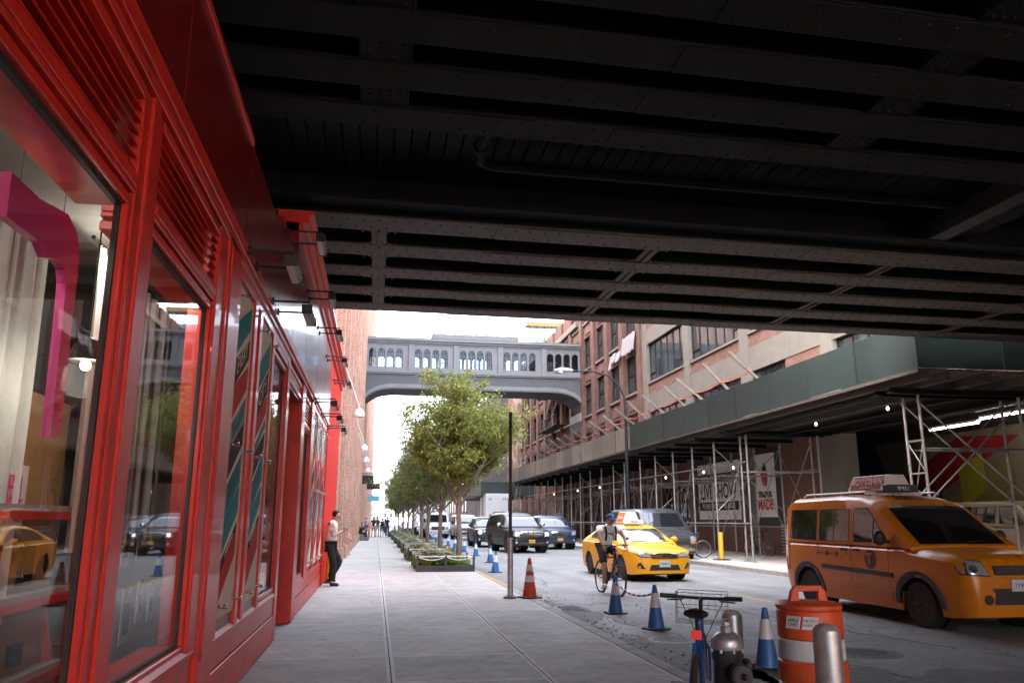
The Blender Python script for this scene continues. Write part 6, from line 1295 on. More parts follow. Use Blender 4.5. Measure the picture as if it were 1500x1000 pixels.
def tree_mesh(seed, height, spread, trunk_h, nleaf, crownbase):
    rd = random.Random(seed); tm = MB(); V = []; F = []
    tops = []
    def branch(p, d, L, r, lev):
        pts = [p]; q = p.copy(); dd = d.copy(); n = 5
        for k in range(n):
            dd = (dd + Vector((rd.uniform(-.16, .16), rd.uniform(-.16, .16), rd.uniform(-.02, .12)))).normalized(); q = q + dd * L / n; pts.append(q.copy())
        tm.path(pts, [r * (1 - .72 * k / n) for k in range(n + 1)], 7 if lev < 2 else 4)
        if lev < 3:
            nb = [5, 5, 4][lev] + (6 if lev == 0 and d.z > .9 else 0)
            for k in range(nb):
                f = rd.uniform(.3, 1) if lev else rd.uniform(.15, 1); i = min(n - 1, int(f * n)); b0 = pts[i].lerp(pts[i + 1], f * n - i)
                a = rd.uniform(0, 2 * pi); side = Vector((cos(a), sin(a), rd.uniform(.0, .5) if lev else rd.uniform(.15, .6))); nd = (dd * .5 + side * .8).normalized()
                branch(b0, nd, L * rd.uniform(.5, .72), r * .5, lev + 1)
        if lev >= 2: tops.append(pts)
    tr = [Vector((0, 0, 0)), Vector((.03, .02, trunk_h * .4)), Vector((-.02, .03, trunk_h * .75)), Vector((.02, 0, trunk_h))]; tm.path(tr, [.105, .085, .075, .07], 12)
    tm.path([Vector((0, 0, -.02)), Vector((0, 0, .12))], [.15, .1], 12)
    for k in range(8):
        a = 2 * pi * k / 8 + rd.uniform(-.4, .4); up = rd.uniform(.45, 1.9); d = Vector((cos(a), sin(a), up)).normalized(); st = tr[2].lerp(tr[3], rd.uniform(0, 1)); branch(st, d, spread * rd.uniform(.75, 1.1) * (1 if up < 1.1 else 1.15), .045, 0)
    branch(tr[3], Vector((.05, 0, 1)), (height - trunk_h) * .72, .06, 0); branch(tr[3], Vector((-.15, .1, 1)), (height - trunk_h) * .55, .045, 0)
    # leaves in clumps along the twigs
    tw = [(a, b) for ps in tops for a, b in zip(ps[1:-1], ps[2:])]
    per = max(1, nleaf // max(1, len(tw)))
    for a, b in tw:
        for k in range(per):
            p = a.lerp(b, rd.random()) + Vector((rd.gauss(0, .07), rd.gauss(0, .07), rd.gauss(0, .06)))
            if p.z < crownbase: continue
            d = Vector((rd.gauss(0, 1), rd.gauss(0, 1), rd.gauss(-.35, .5))).normalized(); n = Vector((rd.gauss(0, .6), rd.gauss(0, .6), 1)).normalized(); add_leaf(V, F, p, d, n, rd.uniform(.065, .17), rd.uniform(.035, .08))
    return tm, MB().add(V, F)
tspec = [(2.62, 25.9, 6.25, 1, 'first street tree, full green crown in front of the iron bridge'), (2.55, 32.2, 6.0, 2, 'second street tree standing in the second planter'), (2.5, 39.5, 5.9, 1, 'third street tree in the row along the kerb'), (2.55, 46.5, 5.8, 2, 'fourth street tree in the row along the kerb'), (2.5, 55, 5.8, 1, 'fifth street tree in the row along the kerb'), (2.55, 65, 6, 2, 'sixth street tree in the row, under the iron bridge'), (2.5, 76, 6.2, 1, 'seventh street tree just beyond the iron bridge'), (2.5, 90, 6.3, 2, 'eighth street tree well beyond the bridge'), (2.5, 106, 6.5, 1, 'last street tree at the far end of the row')]
protos = {}
for i, (x, y, h, kd, lab) in enumerate(tspec):
    t = thing('street_tree', lab, 'tree', (x, y, 0), group='street trees along the left kerb')
    key = kd if i else 0
    if key not in protos:
        tm, lm = tree_mesh(11 + key, 5.55 if key == 0 else 5.9, 1.95 if key == 0 else 1.6, 2.3, 38000 if key == 0 else 17000, 2.1)
        k = tm.build('trunk', BARK, t, smooth=True, sharp=60, world=False); c = lm.build('crown', LEAF if key == 0 else LEAF2, t, world=False); protos[key] = (k, c)
    else: k = share('trunk', protos[key][0], t); c = share('crown', protos[key][1], t)
    if i: t.rotation_euler = (0, 0, i * 1.9); t.scale = (1, 1, h / 6.1)
def plant_mesh(seed, r, h, n, flowers):
    rd = random.Random(seed); V = []; F = []; V2 = []; F2 = []
    for k in range(n):
        a = rd.uniform(0, 2 * pi); q = sqrt(rd.random()); z = h * (1 - q * q * .55) * rd.uniform(.15, 1) ; p = Vector((r * q * cos(a), r * q * sin(a), z)); d = Vector((cos(a) * .7 + rd.gauss(0, .5), sin(a) * .7 + rd.gauss(0, .5), rd.uniform(-.2, .9))).normalized(); add_leaf(V, F, p, d, Vector((rd.gauss(0, .4), rd.gauss(0, .4), 1)).normalized(), rd.uniform(.05, .10), rd.uniform(.025, .045))
    for k in range(flowers):
        a = rd.uniform(0, 2 * pi); q = sqrt(rd.random()) * .95; p = Vector((r * q * cos(a), r * q * sin(a), h * (1.02 - q * q * .5) + rd.uniform(-.02, .05)))
        for j in range(5):
            b = 2 * pi * j / 5 + rd.random(); d = Vector((cos(b), sin(b), .35)).normalized(); add_leaf(V2, F2, p, d, Vector((0, 0, 1)), .085, .065)
    return MB().add(V, F), (MB().add(V2, F2) if flowers else None)
PSP = {}
FENC = mat('planter_edging', (.035, .037, .04), .6, var=.2, rnd=.15); SOIL = mat('soil', (.05, .035, .025), .95, var=.4, vs=10, bump=.6, bs=40)
planters = [(1.25, 2.88, 24.0, 27.6, 'nearest'), (1.22, 2.88, 30.2, 34.0, 'second'), (1.3, 2.88, 37.5, 41.2, 'third'), (1.3, 2.88, 44.6, 48.4, 'fourth'), (1.3, 2.88, 53.0, 57, 'fifth'), (1.3, 2.88, 63, 67, 'sixth'), (1.3, 2.88, 74, 78, 'seventh')]
for i, (x0, x1, y0, y1, nth) in enumerate(planters):
    t = thing('planter_bed', nth + ' edged flower bed around a street tree, counting from the camera', 'planter', ((x0 + x1) / 2, y0, 0), group='flower beds along the kerb')
    bx('soil', SOIL, t, x0 + .05, x1 - .05, y0 + .05, y1 - .05, 0, .12)
    for q in ((x0, x1, y0, y0 + .045), (x0, x1, y1 - .045, y1), (x0, x0 + .045, y0 + .046, y1 - .046), (x1 - .045, x1, y0 + .046, y1 - .046)): bx('edging_board', FENC, t, *q, 0, .17, bevel=.005)
    corners = [(x0, y0), ((x0 + x1) / 2, y0), (x1, y0), (x1, (y0 + y1) / 2), (x1, y1), (x0, y1), (x0, (y0 + y1) / 2)]
    for (a, b) in corners: bx('post', FENC, t, a - .03, a + .03, b - .03, b + .03, 0, .46, bevel=.004)
    for (a, b), (c, d) in zip(corners, corners[1:] + corners[:1]):
        MB().path([(a + (c - a) * f, b + (d - b) * f, .42 - .5 * f * (1 - f) * .7) for f in [k / 8 for k in range(9)]], .012, 5).build('rope', WHITE, t, smooth=True)
    if i < 5: MB().tube((x0, y0, .43), (x1, y0, .43), .014, 8).build('top_rail', WHITE, t); MB().tube((x0, y0 + .03, .43), (x0, y1, .43), .014, 8).build('top_rail', WHITE, t)
    rd = random.Random(i)
    spots = [(x0 + .42, y0 + .5, .42, .42, 1), (x0 + .45, y0 + 1.5, .45, .46, 1), (x1 - .45, y0 + .5, .36, .34, 0), (x1 - .85, y0 + .6, .4, .4, 1), (x0 + .5, y0 + 2.7, .48, .44, 1), (x1 - .5, y0 + 2.6, .45, .44, 0)]
    for j, (sx, sy, r, h, fl) in enumerate(spots):
        key = (fl, j % 2)
        lab = ('white flowering shrub' if fl else 'round leafy green shrub') + ' ' + ['at the front sidewalk corner', 'on the sidewalk side', 'at the front kerb corner', 'at the front middle', 'at the back sidewalk side', 'at the back kerb side'][j] + ' of the ' + nth + ' flower bed'
        s_ = thing('flowering_shrub' if fl else 'leafy_shrub', lab, 'shrub', (sx, sy, .1), group='shrubs in the flower beds')
        if key not in PSP:
            a_, b_ = plant_mesh(40 + j, .5, .5, 1700, 95 if fl else 0); ko = a_.build('leaves', SHRUB if fl else mat_sh2 if False else SHRUB, s_, world=False); kb = b_.build('blossoms', PETAL, s_, world=False) if b_ else None; PSP[key] = (ko, kb)
        else: ko = share('leaves', PSP[key][0], s_); kb = share('blossoms', PSP[key][1], s_) if PSP[key][1] else None
        s_.scale = (r / .5 * 1.1, r / .5 * 1.1, h / .5 * 1.2); s_.rotation_euler = (0, 0, j * 1.3 + i)
# ---------------- bicycles ----------------
def bicycle(name, label, loc, rz, fm, scale=1, basket=False, riser=False, saddle_z=.95, bar_z=1.02, lean=0, steer=0):
    t = thing(name, label, 'bicycle', loc, 1e-9 + rz); ORG[t.name] = Vector((0, 0, 0)); t.scale = (scale,) * 3; t.rotation_euler = (lean, 0, rz)
    R = .34; rx, fx = -.5, .55
    for wx in (rx, fx):
        w = MB().path([(wx + R * cos(a), 0, R + R * sin(a)) for a in [2 * pi * k / 36 for k in range(36)]], .022, 8, closed=True).build('wheel', RUBBER, t, smooth=True, world=False)
        MB().path([(wx + (R - .03) * cos(a), 0, R + (R - .03) * sin(a)) for a in [2 * pi * k / 36 for k in range(36)]], .011, 6, closed=True).build('rim', STEEL, w, smooth=True, world=False)
        sp_ = MB(); [sp_.tube((wx, (.03 if k % 2 else -.03), R), (wx + (R - .035) * cos(2 * pi * k / 24), 0, R + (R - .035) * sin(2 * pi * k / 24)), .0016, 3) for k in range(24)]; sp_.build('spokes', STEEL, w, world=False)
        MB().lathe([(.022, -.05), (.022, .05)], 12, (wx, 0, R), 'y').build('hub', STEEL, w, world=False)
    bb = (-.06, 0, .28); st = (-.22, 0, .74); ht = (.36, 0, .80); hb = (.40, 0, .68)
    f = MB(); f.tube(bb, st, .017, 10); f.tube(bb, hb, .019, 10); f.tube(st, ht, .016, 10); f.tube((.35, 0, .84), (.41, 0, .64), .021, 10)
    for s in (-1, 1): f.tube((-.06, s * .035, .28), (rx, s * .06, R), .010, 8); f.tube((-.22, s * .025, .72), (rx, s * .06, R), .009, 8)
    f.build('frame', fm, t, smooth=True, world=False)
    fk = MB(); [fk.path([(.41, s * .03, .64), (.42, s * .055, .60), (.55, s * .055, R)], [.013, .013, .010], 8) for s in (-1, 1)]; fk.build('fork', fm, t, smooth=True, world=False)
    MB().tube(st, (-.27, 0, saddle_z - .04), .013, 8).build('seat_post', BLACK, t, world=False)
    sd = MB(); sd.path([(-.42, 0, saddle_z), (-.38, 0, saddle_z + .01), (-.28, 0, saddle_z), (-.18, 0, saddle_z - .005), (-.11, 0, saddle_z - .01)], [.03, .075, .06, .03, .02], 12); sd.v = [(x, y * 1.15, saddle_z + (z - saddle_z) * .45) for x, y, z in sd.v]; sd.build('saddle', BLACK, t, smooth=True, world=False)
    hd = MB(); hd.tube((.35, 0, .84), (.33, 0, bar_z - .02), .015, 8); hd.tube((.33, 0, bar_z - .02), (.39, 0, bar_z), .015, 8); hd.path([(.34, -.29, bar_z + .01), (.37, -.15, bar_z + .005), (.39, 0, bar_z), (.37, .15, bar_z + .005), (.34, .29, bar_z + .01)], .012, 8); hb_ = hd.build('handlebar', BLACK, t, smooth=True, world=False)
    for s in (-1, 1):
        MB().tube((.36, s * .18, bar_z + .008), (.335, s * .31, bar_z + .012), .018, 10).build('grip', BLACK, hb_, world=False); MB().path([(.385, s * .13, bar_z), (.42, s * .15, bar_z - .02), (.42, s * .26, bar_z - .025)], .006, 6).build('brake_lever', BLACK, hb_, world=False)
        MB().path([(.40, s * .14, bar_z), (.50, s * .17, bar_z - .02), (.53, s * .1, bar_z - .16), (.42, s * .03, bar_z - .30), (.1, s * .01, .6)], .0035, 5).build('brake_cable', BLACK, hb_, world=False)
    cr_ = MB(); cr_.lathe([(.09, -.004), (.09, .004)], 20, (-.06, -.05, .28), 'y'); cr_.bar((-.06, -.07, .28), (.02, -.08, .13), .02, .012); cr_.bar((-.06, .07, .28), (-.14, .08, .43), .02, .012); cr_.box(-.02, .06, -.19, -.09, .12, .14); cr_.box(-.18, -.10, .09, .19, .42, .44); cr_.build('crankset', BLACK, t, world=False)
    MB().path([(-.06, -.05, .37), (-.5, -.05, .39)], .005, 4).path([(-.06, -.05, .19), (-.5, -.05, .29)], .005, 4).build('chain', BLACK, t, world=False)
    MB().box(-.345, -.325, -.035, .035, saddle_z - .17, saddle_z - .11).build('rear_reflector', emit('reflector_red_glow', (.5, .03, .03), .02), t, world=False)  # no lamp: the reflector's glint is put in as a faint glow
    if basket:
        b = MB(); x0, x1, y0, y1, z0, z1 = .46, .74, -.20, .20, bar_z - .20, bar_z + .03
        for z in (z0, (z0 + z1) / 2, z1): b.path([(x0, y0, z), (x1, y0, z), (x1, y1, z), (x0, y1, z)], .0028 if z > z0 else .002, 5, closed=True)
        for k in range(9):
            y = y0 + (y1 - y0) * k / 8; b.path([(x0, y, z1), (x0, y, z0), (x1, y, z0), (x1, y, z1)], .0014, 4)
        for k in range(1, 6): x = x0 + (x1 - x0) * k / 6; b.path([(x, y0, z1), (x, y0, z0), (x, y1, z0), (x, y1, z1)], .0014, 4)
        b.build('basket', STEEL, t, world=False)
    return t
BLUEF = mat('bike_blue', (.015, .09, .32), .3, coat=.6, var=.08)
hdg = atan2(.9, .42)
bicycle('parked_bicycle', 'blue bicycle with wire basket parked beside the hydrant', (2.17, 5.42, 0), hdg, BLUEF, .93, basket=True, saddle_z=.93, bar_z=.97, lean=.03)
bk = bicycle('ridden_bicycle', 'black bicycle under the cyclist in the road', (5.16, 17.75, -.13), radians(-84), mat('bike_black', (.015, .015, .016), .35, coat=.4), 1.02)
bicycle('leaning_bicycle', 'dark bicycle leaning by the brick wall under the mama MADE poster', (16.2, 32.9, 0), radians(-70), BLACK, 1, lean=.1)
bicycle('leaning_bicycle', 'bicycle parked at the far kerb behind the yellow bollard', (12.6, 31.6, 0), radians(170), BLACK, 1)
# grille beside the leaning bicycle
t = thing('wall_vent', 'slatted metal vent low on the brick wall beside the leaning bicycle', 'vent', (16.95, 32, .2)); bx('frame', STEEL, t, 16.96, 17.02, 31.6, 32.3, .15, 1.3)
for k in range(8): bx('slat', WINFR, t, 16.94, 16.96, 31.65, 32.25, .22 + k * .13, .28 + k * .13)
# ---------------- people ----------------
SKIN1 = mat('skin_light', (.52, .31, .22), .55, var=.06); SKIN2 = mat('skin_tan', (.34, .19, .12), .55, var=.06); HAIRB = mat('hair_black', (.012, .010, .010), .5, var=.3, vs=30)
def cloth(n, c): return mat('cloth_' + n, c, .85, var=.14, vs=6, bump=.25, bs=9)
def skin(name, V, E, R, m, parent, sub=2, root=0):
    me = bpy.data.meshes.new(name); me.from_pydata([tuple(v) for v in V], E, []); o = bpy.data.objects.new(name, me); TMP.collection.objects.link(o)
    md = o.modifiers.new('s', 'SKIN'); md.use_smooth_shade = True; md.branch_smoothing = .4
    for i, r in enumerate(R):
        sv_ = me.skin_vertices[0].data[i]; sv_.radius = r if isinstance(r, tuple) else (r, r); sv_.use_root = (i == root)
    ss = o.modifiers.new('u', 'SUBSURF'); ss.levels = sub; ss.render_levels = sub
    TMP.view_layers[0].update(); dg = TMP.view_layers[0].depsgraph; nm = bpy.data.meshes.new_from_object(o.evaluated_get(dg)); bpy.data.objects.remove(o)
    o = bpy.data.objects.new(name, nm); COL.objects.link(o); nm.materials.clear(); nm.materials.append(m); o.parent = parent; ORG[o.name] = Vector((0, 0, 0))
    for p in nm.polygons: p.use_smooth = True
    return o
def person(label, loc, rz, J, shirt, pants, skinm=SKIN1, hair=HAIRB, shoe=CTRIM, shorts=False, sleeve=.5, extra=None, scale=1, detail=True, skirt=False, hat=None, bag=None, sub=2):
    t = thing('person', label, 'person', loc, 1e-9 + rz); ORG[t.name] = Vector((0, 0, 0)); t.scale = (scale,) * 3
    j = {k: Vector(v) for k, v in J.items()}
    V = []; E = []; R = []
    def ad(p, r, par=None):
        V.append(Vector(p)); R.append(r)
        if par is not None: E.append((par, len(V) - 1))
        return len(V) - 1
    pe = ad(j['pelvis'], .115); sp_ = ad(j['pelvis'].lerp(j['chest'], .5), .105, pe); ch = ad(j['chest'], .125, sp_); nk = ad(j['neck'], .066, ch)
    hdv = (j['head'] - j['neck']); h0 = ad(j['neck'] + hdv * .55, .075, nk); h1 = ad(j['head'], .093, h0); h2 = ad(j['head'] + Vector((0, 0, .075)), .08, h1)
    for s in ('l', 'r'):
        a = ad(j['sh' + s], .056, ch); b = ad(j['el' + s], .04, a); c = ad(j['wr' + s], .026, b); ax = (j['wr' + s] - j['el' + s]).normalized(); ad(j['wr' + s] + ax * .07, .030, c)
        a = ad(j['hip' + s], .085, pe); b = ad(j['kn' + s], .056, a); c = ad(j['an' + s], .037, b); ad(j['toe' + s] , .03, c)
    body = skin('body', V, E, R, skinm, t, sub); bits = []
    # shirt
    V = []; E = []; R = []
    pe = ad(j['pelvis'] + (j['pelvis'] - j['chest']) * .32, .158); sp_ = ad(j['pelvis'].lerp(j['chest'], .4), .155, pe); ch = ad(j['chest'], .168, sp_); uc = ad(j['chest'].lerp(j['neck'], .55), .13, ch); ad(j['neck'] + (j['neck'] - j['chest']) * .06, .072, uc)
    for s in ('l', 'r'):
        a = ad(j['sh' + s], .088, uc); ad(j['sh' + s].lerp(j['el' + s], sleeve), .078, a)
        if sleeve > .95: ad(j['el' + s].lerp(j['wr' + s], .9), .045, len(V) - 1)
    skin('shirt', V, E, R, shirt, t, sub)
    V = []; E = []; R = []
    pe = ad(j['pelvis'] + Vector((0, 0, .0)), .135)
    for s in ('l', 'r'):
        a = ad(j['hip' + s], .102, pe)
        if shorts: ad(j['hip' + s].lerp(j['kn' + s], .92), .088, a)
        else: b = ad(j['kn' + s], .088, a); ad(j['kn' + s].lerp(j['an' + s], .97), .08, b)
    skin('shorts' if shorts else 'trousers', V, E, R, pants, t, sub)
    for s in ('l', 'r'):
        d = (j['toe' + s] - j['an' + s]); d2 = Vector((d.x, d.y, 0)); d2 = d2.normalized() if d2.length > .01 else Vector((0, -1, 0)); b = j['an' + s] - d2 * .06 - Vector((0, 0, .045))
        if d.z < -.12: d2 = d.normalized()
        skin('shoe', [b, b + d2 * .10 + Vector((0, 0, .01)), b + d2 * .22 - Vector((0, 0, .012))], [(0, 1), (1, 2)], [.042, .05, .036], shoe, t, 1)
    hd_ = j['head']
    fc = j['face'].normalized()
    if hair:
        m = MB().ell((0, 0, 0), (.094, .094, .10), 16, 10); m.v = [v for v in m.v]
        o = Vector((0, 0, .025)) - fc * .022; V2 = []
        for v in m.v:
            p = Vector(v); 
            if p.normalized().dot(fc) > .35 and p.z < .035: p = p * .72
            V2.append(tuple(p + o + hd_))
        m.v = V2; m.build('hair', hair, t, smooth=True, world=False)
    if hat:
        m = MB().ell((0, 0, 0), (.112, .112, .09), 18, 8); m.v = [(v[0] + hd_.x, v[1] + hd_.y, max(v[2], -.005) + hd_.z + .06) for v in m.v]; c = m.build('cap', hat, t, smooth=True, world=False)
        s_ = Vector((-fc.y, fc.x, 0)); q = hd_ + Vector((0, 0, .05)) + fc * .09; MB().add([q + s_ * .085, q + s_ * .06 + fc * .09 - Vector((0, 0, .012)), q + fc * .11 - Vector((0, 0, .015)), q - s_ * .06 + fc * .09 - Vector((0, 0, .012)), q - s_ * .085, q + fc * .02 + Vector((0, 0, .03))], [(0, 1, 5), (1, 2, 5), (2, 3, 5), (3, 4, 5), (4, 3, 2, 1, 0)]).build('peak', hat, c, world=False)
        text('cap_letter', 'B', .07, WHITE, c, hd_ + fc * .112 + Vector((0, 0, .095)), s_, Vector((0, 0, 1)), extrude=.004, world=False)
    if detail:
        s_ = Vector((-fc.y, fc.x, 0)); up = Vector((0, 0, 1))
        MB().path([hd_ + fc * .080 + up * .015, hd_ + fc * .112 - up * .018, hd_ + fc * .085 - up * .028], [.008, .017, .012], 8).build('nose', skinm, t, smooth=True, world=False)
        for s in (-1, 1):
            MB().ell(tuple(hd_ + fc * .080 + s_ * s * .034 + up * .012), (.012, .012, .007), 8, 6).build('eye', CTRIM, t, smooth=True, world=False); MB().ell(tuple(hd_ + s_ * s * .088 - up * .01), (.02, .02, .03), 8, 6).build('ear', skinm, t, smooth=True, world=False)
        MB().ell(tuple(hd_ + fc * .078 - up * .052), (.022, .022, .006), 8, 6).build('mouth', mat('lips', (.3, .1, .08), .6), t, smooth=True, world=False)
        for s in ('l', 'r'):
            ax = (j['wr' + s] - j['el' + s]).normalized(); w = j['wr' + s] + ax * .06; gd = Vector(J.get('grip' + s, (0, 0, -1))).normalized(); sd = ax.cross(gd).normalized()
            V = []; E = []; R = []
            for k in range(4):
                b = w + sd * (k - 1.5) * .02 + ax * .02; l = [.075, .085, .08, .062][k]; i0 = ad(b, .0095); i1 = ad(b + ax * l * .45 + gd * .008, .009, i0); i2 = ad(b + ax * l * .7 + gd * .035, .008, i1); ad(b + ax * l * .6 + gd * .06, .007, i2)
                skin('finger', V, E, R, skinm, t, 1); V = []; E = []; R = []
            b = w - sd * .03 - ax * .02; i0 = ad(b, .011); i1 = ad(b - sd * .022 + ax * .03 + gd * .015, .010, i0); ad(b - sd * .015 + ax * .055 + gd * .035, .008, i1); skin('thumb', V, E, R, skinm, t, 1); V = []; E = []; R = []
    fl = [o for o in t.children if o.name.split('.')[0] in ('nose', 'eye', 'ear', 'mouth', 'finger', 'thumb')]
    if fl:
        bm = bmesh.new(); bm.from_mesh(body.data); mats = [skinm]
        for o in fl:
            n0 = len(bm.faces); bm.from_mesh(o.data); mm = o.data.materials[0]
            if mm not in mats: mats.append(mm)
            bm.faces.ensure_lookup_table()
            for f_ in bm.faces[n0:]: f_.material_index = mats.index(mm)
        bm.to_mesh(body.data); bm.free()
        for mm in mats[1:]: body.data.materials.append(mm)
        for o in fl: bpy.data.objects.remove(o)
    if bag:
        back = -fc; c = j['chest'] + back * .20 - Vector((0, 0, .08)); MB().ell(tuple(c), (.16 if abs(fc.y) > .5 else .10, .10 if abs(fc.y) > .5 else .16, .23), 12, 8).build('backpack', bag, t, smooth=True, world=False)
        s_ = Vector((-fc.y, fc.x, 0))
        for s in (-1, 1): MB().path([j['chest'] + s_ * s * .12 + fc * .13 - Vector((0, 0, .16)), j['chest'] + s_ * s * .115 + fc * .165 - Vector((0, 0, .04)), j['chest'] + s_ * s * .12 + fc * .15 + Vector((0, 0, .08)), j['chest'] + s_ * s * .12 + fc * .06 + Vector((0, 0, .185)), j['chest'] + s_ * s * .11 + back * .10 + Vector((0, 0, .16)), j['chest'] + s_ * s * .10 + back * .17 + Vector((0, 0, .03))], .026, 6).build('strap', bag, t, smooth=True, world=False)
    if extra: extra(t, j)
    return t
# man leaning on the red wall, looking at a phone (faces +x)
J = dict(pelvis=(-.02, 0, .93), chest=(.0, 0, 1.26), neck=(.04, 0, 1.45), head=(.10, 0, 1.565), face=(.9, 0, -.45), shl=(.0, .19, 1.39), shr=(.0, -.19, 1.39), ell=(.02, .23, 1.10), elr=(.02, -.23, 1.10), wrl=(.20, .09, 1.20), wrr=(.20, -.07, 1.19), gripl=(0, -.6, .5), gripr=(0, .6, .5),
    hipl=(-.01, .09, .89), hipr=(-.01, -.09, .89), knl=(.20, .10, .52), knr=(.07, -.10, .48), anl=(-.02, .12, .16), anr=(.06, -.10, .09), toel=(.06, .12, .05), toer=(.19, -.11, .035))
ph = thing('phone', 'black phone held in both hands by the man at the red wall', 'phone', (-.66, 19.25, 1.23)); RM = Matrix.Rotation(radians(-35), 3, 'Y')
MB().obox((-.66, 19.25, 1.24), (.13, .068, .01), RM).build('case', CTRIM, ph, bevel=.002); MB().obox(Vector((-.66, 19.25, 1.24)) + RM @ Vector((0, 0, .006)), (.115, .06, .002), RM).build('screen', CGL, ph)
person('man in white shirt and black trousers leaning on the red wall with a phone', (-.98, 19.25, 0), 0, J, cloth('bright_white', (.85, .83, .82)), cloth('black', (.014, .014, .016)), sleeve=.62, shoe=mat('black_leather', (.012, .012, .012), .35))
# cyclist (faces local +x; placed to ride towards the camera)
J = dict(pelvis=(-.27, 0, 1.02), chest=(.0, 0, 1.33), neck=(.10, 0, 1.49), head=(.165, 0, 1.59), face=(1, 0, -.12), shl=(.03, .20, 1.42), shr=(.03, -.20, 1.42), ell=(.20, .29, 1.22), elr=(.20, -.29, 1.22), wrl=(.33, .27, 1.075), wrr=(.33, -.27, 1.075), gripl=(0, 0, -1), gripr=(0, 0, -1),
    hipl=(-.24, .10, .98), hipr=(-.24, -.10, .98), knl=(.12, .13, .86), knr=(.06, -.13, .60), anl=(-.12, .14, .52), anr=(.0, -.14, .23), toel=(-.02, .14, .46), toer=(.12, -.14, .16))
person('cyclist in white shirt, dark shorts and blue cap riding toward the camera', (5.16, 17.75, -.13), radians(-84), J, cloth('pale_grey', (.88, .88, .9)), cloth('navy', (.018, .02, .032)), skinm=SKIN2, shorts=True, sleeve=.6, hat=cloth('blue', (.015, .04, .18)), bag=cloth('black', (.014, .014, .016)), shoe=WHITE, hair=HAIRB)
# seated person on the step
def stand(rd, face=1, stride=.14):
    s = stride * rd.choice((-1, 1)); f = face
    return dict(pelvis=(0, 0, .93), chest=(0, 0, 1.26), neck=(0, .01 * f, 1.46), head=(0, .03 * f, 1.60), face=(0, f, -.1), shl=(.18, 0, 1.40), shr=(-.18, 0, 1.40), ell=(.24, -.05 * f, 1.13), elr=(-.24, -.04 * f, 1.13), wrl=(.24, .07 * f, .90), wrr=(-.24, .10 * f, .92),
        hipl=(.09, 0, .89), hipr=(-.09, 0, .89), knl=(.10, s * .6 * f + .04 * f, .49), knr=(-.10, -s * .6 * f + .04 * f, .49), anl=(.10, s * f, .09), anr=(-.10, -s * f, .09), toel=(.11, (s + .14) * f, .035), toer=(-.11, (-s + .14) * f, .035))
J = dict(pelvis=(0, 0, .55), chest=(.10, 0, .86), neck=(.16, 0, 1.06), head=(.20, 0, 1.2), face=(1, 0, -.4), shl=(.10, .18, 1.0), shr=(.10, -.18, 1.0), ell=(.3, .22, .78), elr=(.3, -.22, .78), wrl=(.48, .08, .82), wrr=(.48, -.08, .82), hipl=(.05, .09, .5), hipr=(.05, -.09, .5), knl=(.48, .11, .55), knr=(.48, -.11, .52), anl=(.50, .12, .10), anr=(.46, -.12, .10), toel=(.64, .12, .04), toer=(.6, -.12, .04))
person('person in black sitting on a stone step against the brick wall', (-1.12, 62.5, 0), radians(-25), J, cloth('charcoal', (.02, .02, .024)), cloth('black', (.014, .014, .016)), sleeve=1, detail=False, sub=1)
tag(MB().box(-1.25, -.45, 61.8, 64.2, 0, .24).box(-1.25, -.8, 61.8, 64.2, .24, .44).build('stone_step', CONCR, bevel=.02), 'stone step at the brick wall under the seated person', 'step')
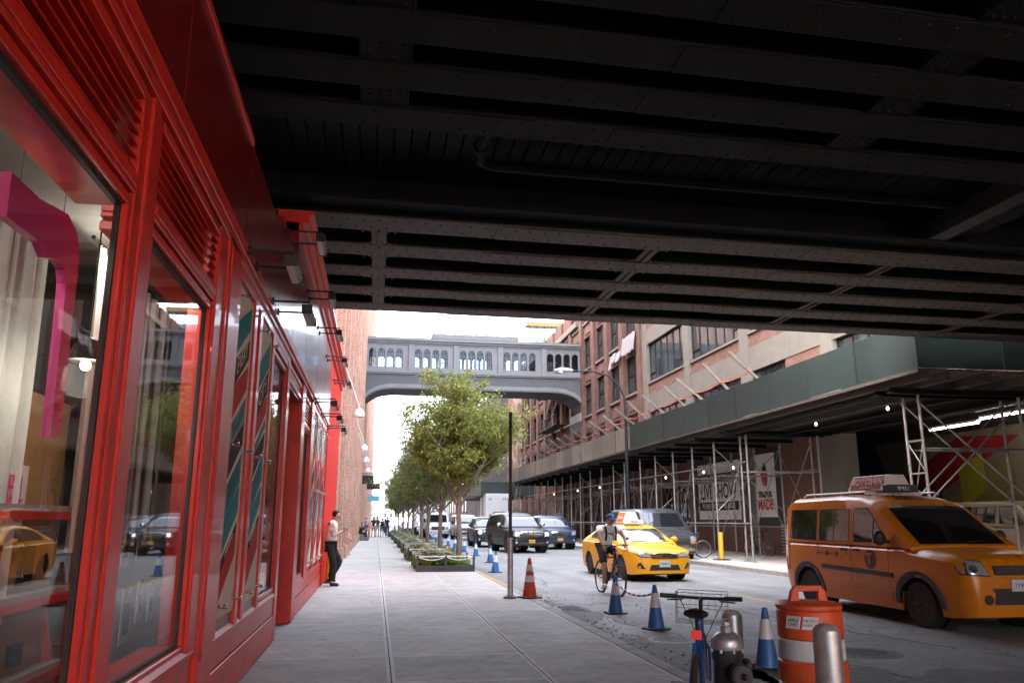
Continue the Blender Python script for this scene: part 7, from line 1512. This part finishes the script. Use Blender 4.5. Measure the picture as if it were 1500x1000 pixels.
PED = [(-1.0, 92, 1, cloth('lilac', (.38, .33, .48)), cloth('jeans', (.05, .07, .13)), 0, None, 'pedestrian in lilac shirt by the brick wall'), (-.15, 74, 1, cloth('charcoal', (.02, .02, .024)), cloth('khaki', (.36, .29, .2)), 1, None, 'pedestrian in dark top and khaki shorts, leftmost of the strolling group'), (.2, 77, 1, cloth('grey', (.25, .25, .27)), cloth('sand', (.45, .38, .3)), 1, cloth('black', (.014, .014, .016)), 'pedestrian in grey top and sand shorts wearing a black backpack'),
    (.6, 73.5, 1, cloth('white', (.66, .62, .62)), cloth('denim', (.06, .13, .24)), 1, cloth('black', (.014, .014, .016)), 'pedestrian in white top and denim shorts with a black backpack'), (1.05, 73, 1, cloth('slate', (.1, .13, .2)), cloth('jeans', (.05, .07, .13)), 0, cloth('navy', (.018, .02, .032)), 'pedestrian in slate top and jeans with a navy backpack'), (1.1, 92, 1, cloth('white', (.66, .62, .62)), cloth('jeans', (.05, .07, .13)), 0, None, 'pedestrian in white top beyond the strolling group'), (1.2, 118, -1, cloth('rose', (.5, .3, .3)), cloth('khaki', (.36, .29, .2)), 0, None, 'farthest pedestrian, in a rose top'), (3.6, 76, -1, cloth('white', (.66, .62, .62)), cloth('black', (.014, .014, .016)), 0, None, 'pedestrian in white top and black trousers standing at the kerb between trunks')]
rd = random.Random(5)
for x, y, f, s_, p_, sh_, bg_, lab in PED: person(lab, (x, y, 0 if x < 3.08 else -.13), rd.uniform(-.3, .3), stand(rd, f), s_, p_, shorts=bool(sh_), sleeve=.5, bag=bg_, detail=False, sub=1, scale=rd.uniform(.97, 1.05), hair=rd.choice([HAIRB, mat('hair_brown', (.06, .035, .02), .6)]))
# standpipes on the left sidewalk
PKP = mat('faded_red_paint', (.55, .25, .22), .6, var=.15)
for i, (x, y, h) in enumerate([(-1.15, 36.2, .95), (-.5, 70, 1.25)]):
    t = thing('standpipe', ['faded red standpipe against the near brick pilaster', 'faded red standpipe on the sidewalk past the seated person'][i], 'standpipe', (x, y, 0)); MB().lathe([(.14, 0), (.14, .06), (.10, .08), (.10, h * .7), (.13, h * .72), (.13, h * .78), (.10, h * .9), (.05, h), (.001, h)], 16, (x, y, 0)).build('pipe', PKP, t, smooth=True)
    for s in (-1, 1): MB().tube((x + s * .09, y - .03, h * .66), (x + s * .2, y - .08, h * .66), .06, 10).build('inlet', PKP, t)
t = thing('yellow_standpipe', 'yellow pipe standing at the red wall behind the leaning man', 'pipe', (-1.04, 20.2, 0)); MB().lathe([(.09, 0), (.09, 1.2), (.08, 1.24), (.001, 1.26)], 16, (-1.04, 20.2, 0)).build('pipe', MATS['bollard_yellow'], t, smooth=True); MB().lathe([(.13, 0), (.12, .04)], 16, (-1.04, 20.2, 0)).build('collar', CBASE, t)

bpy.data.scenes.remove(TMP)
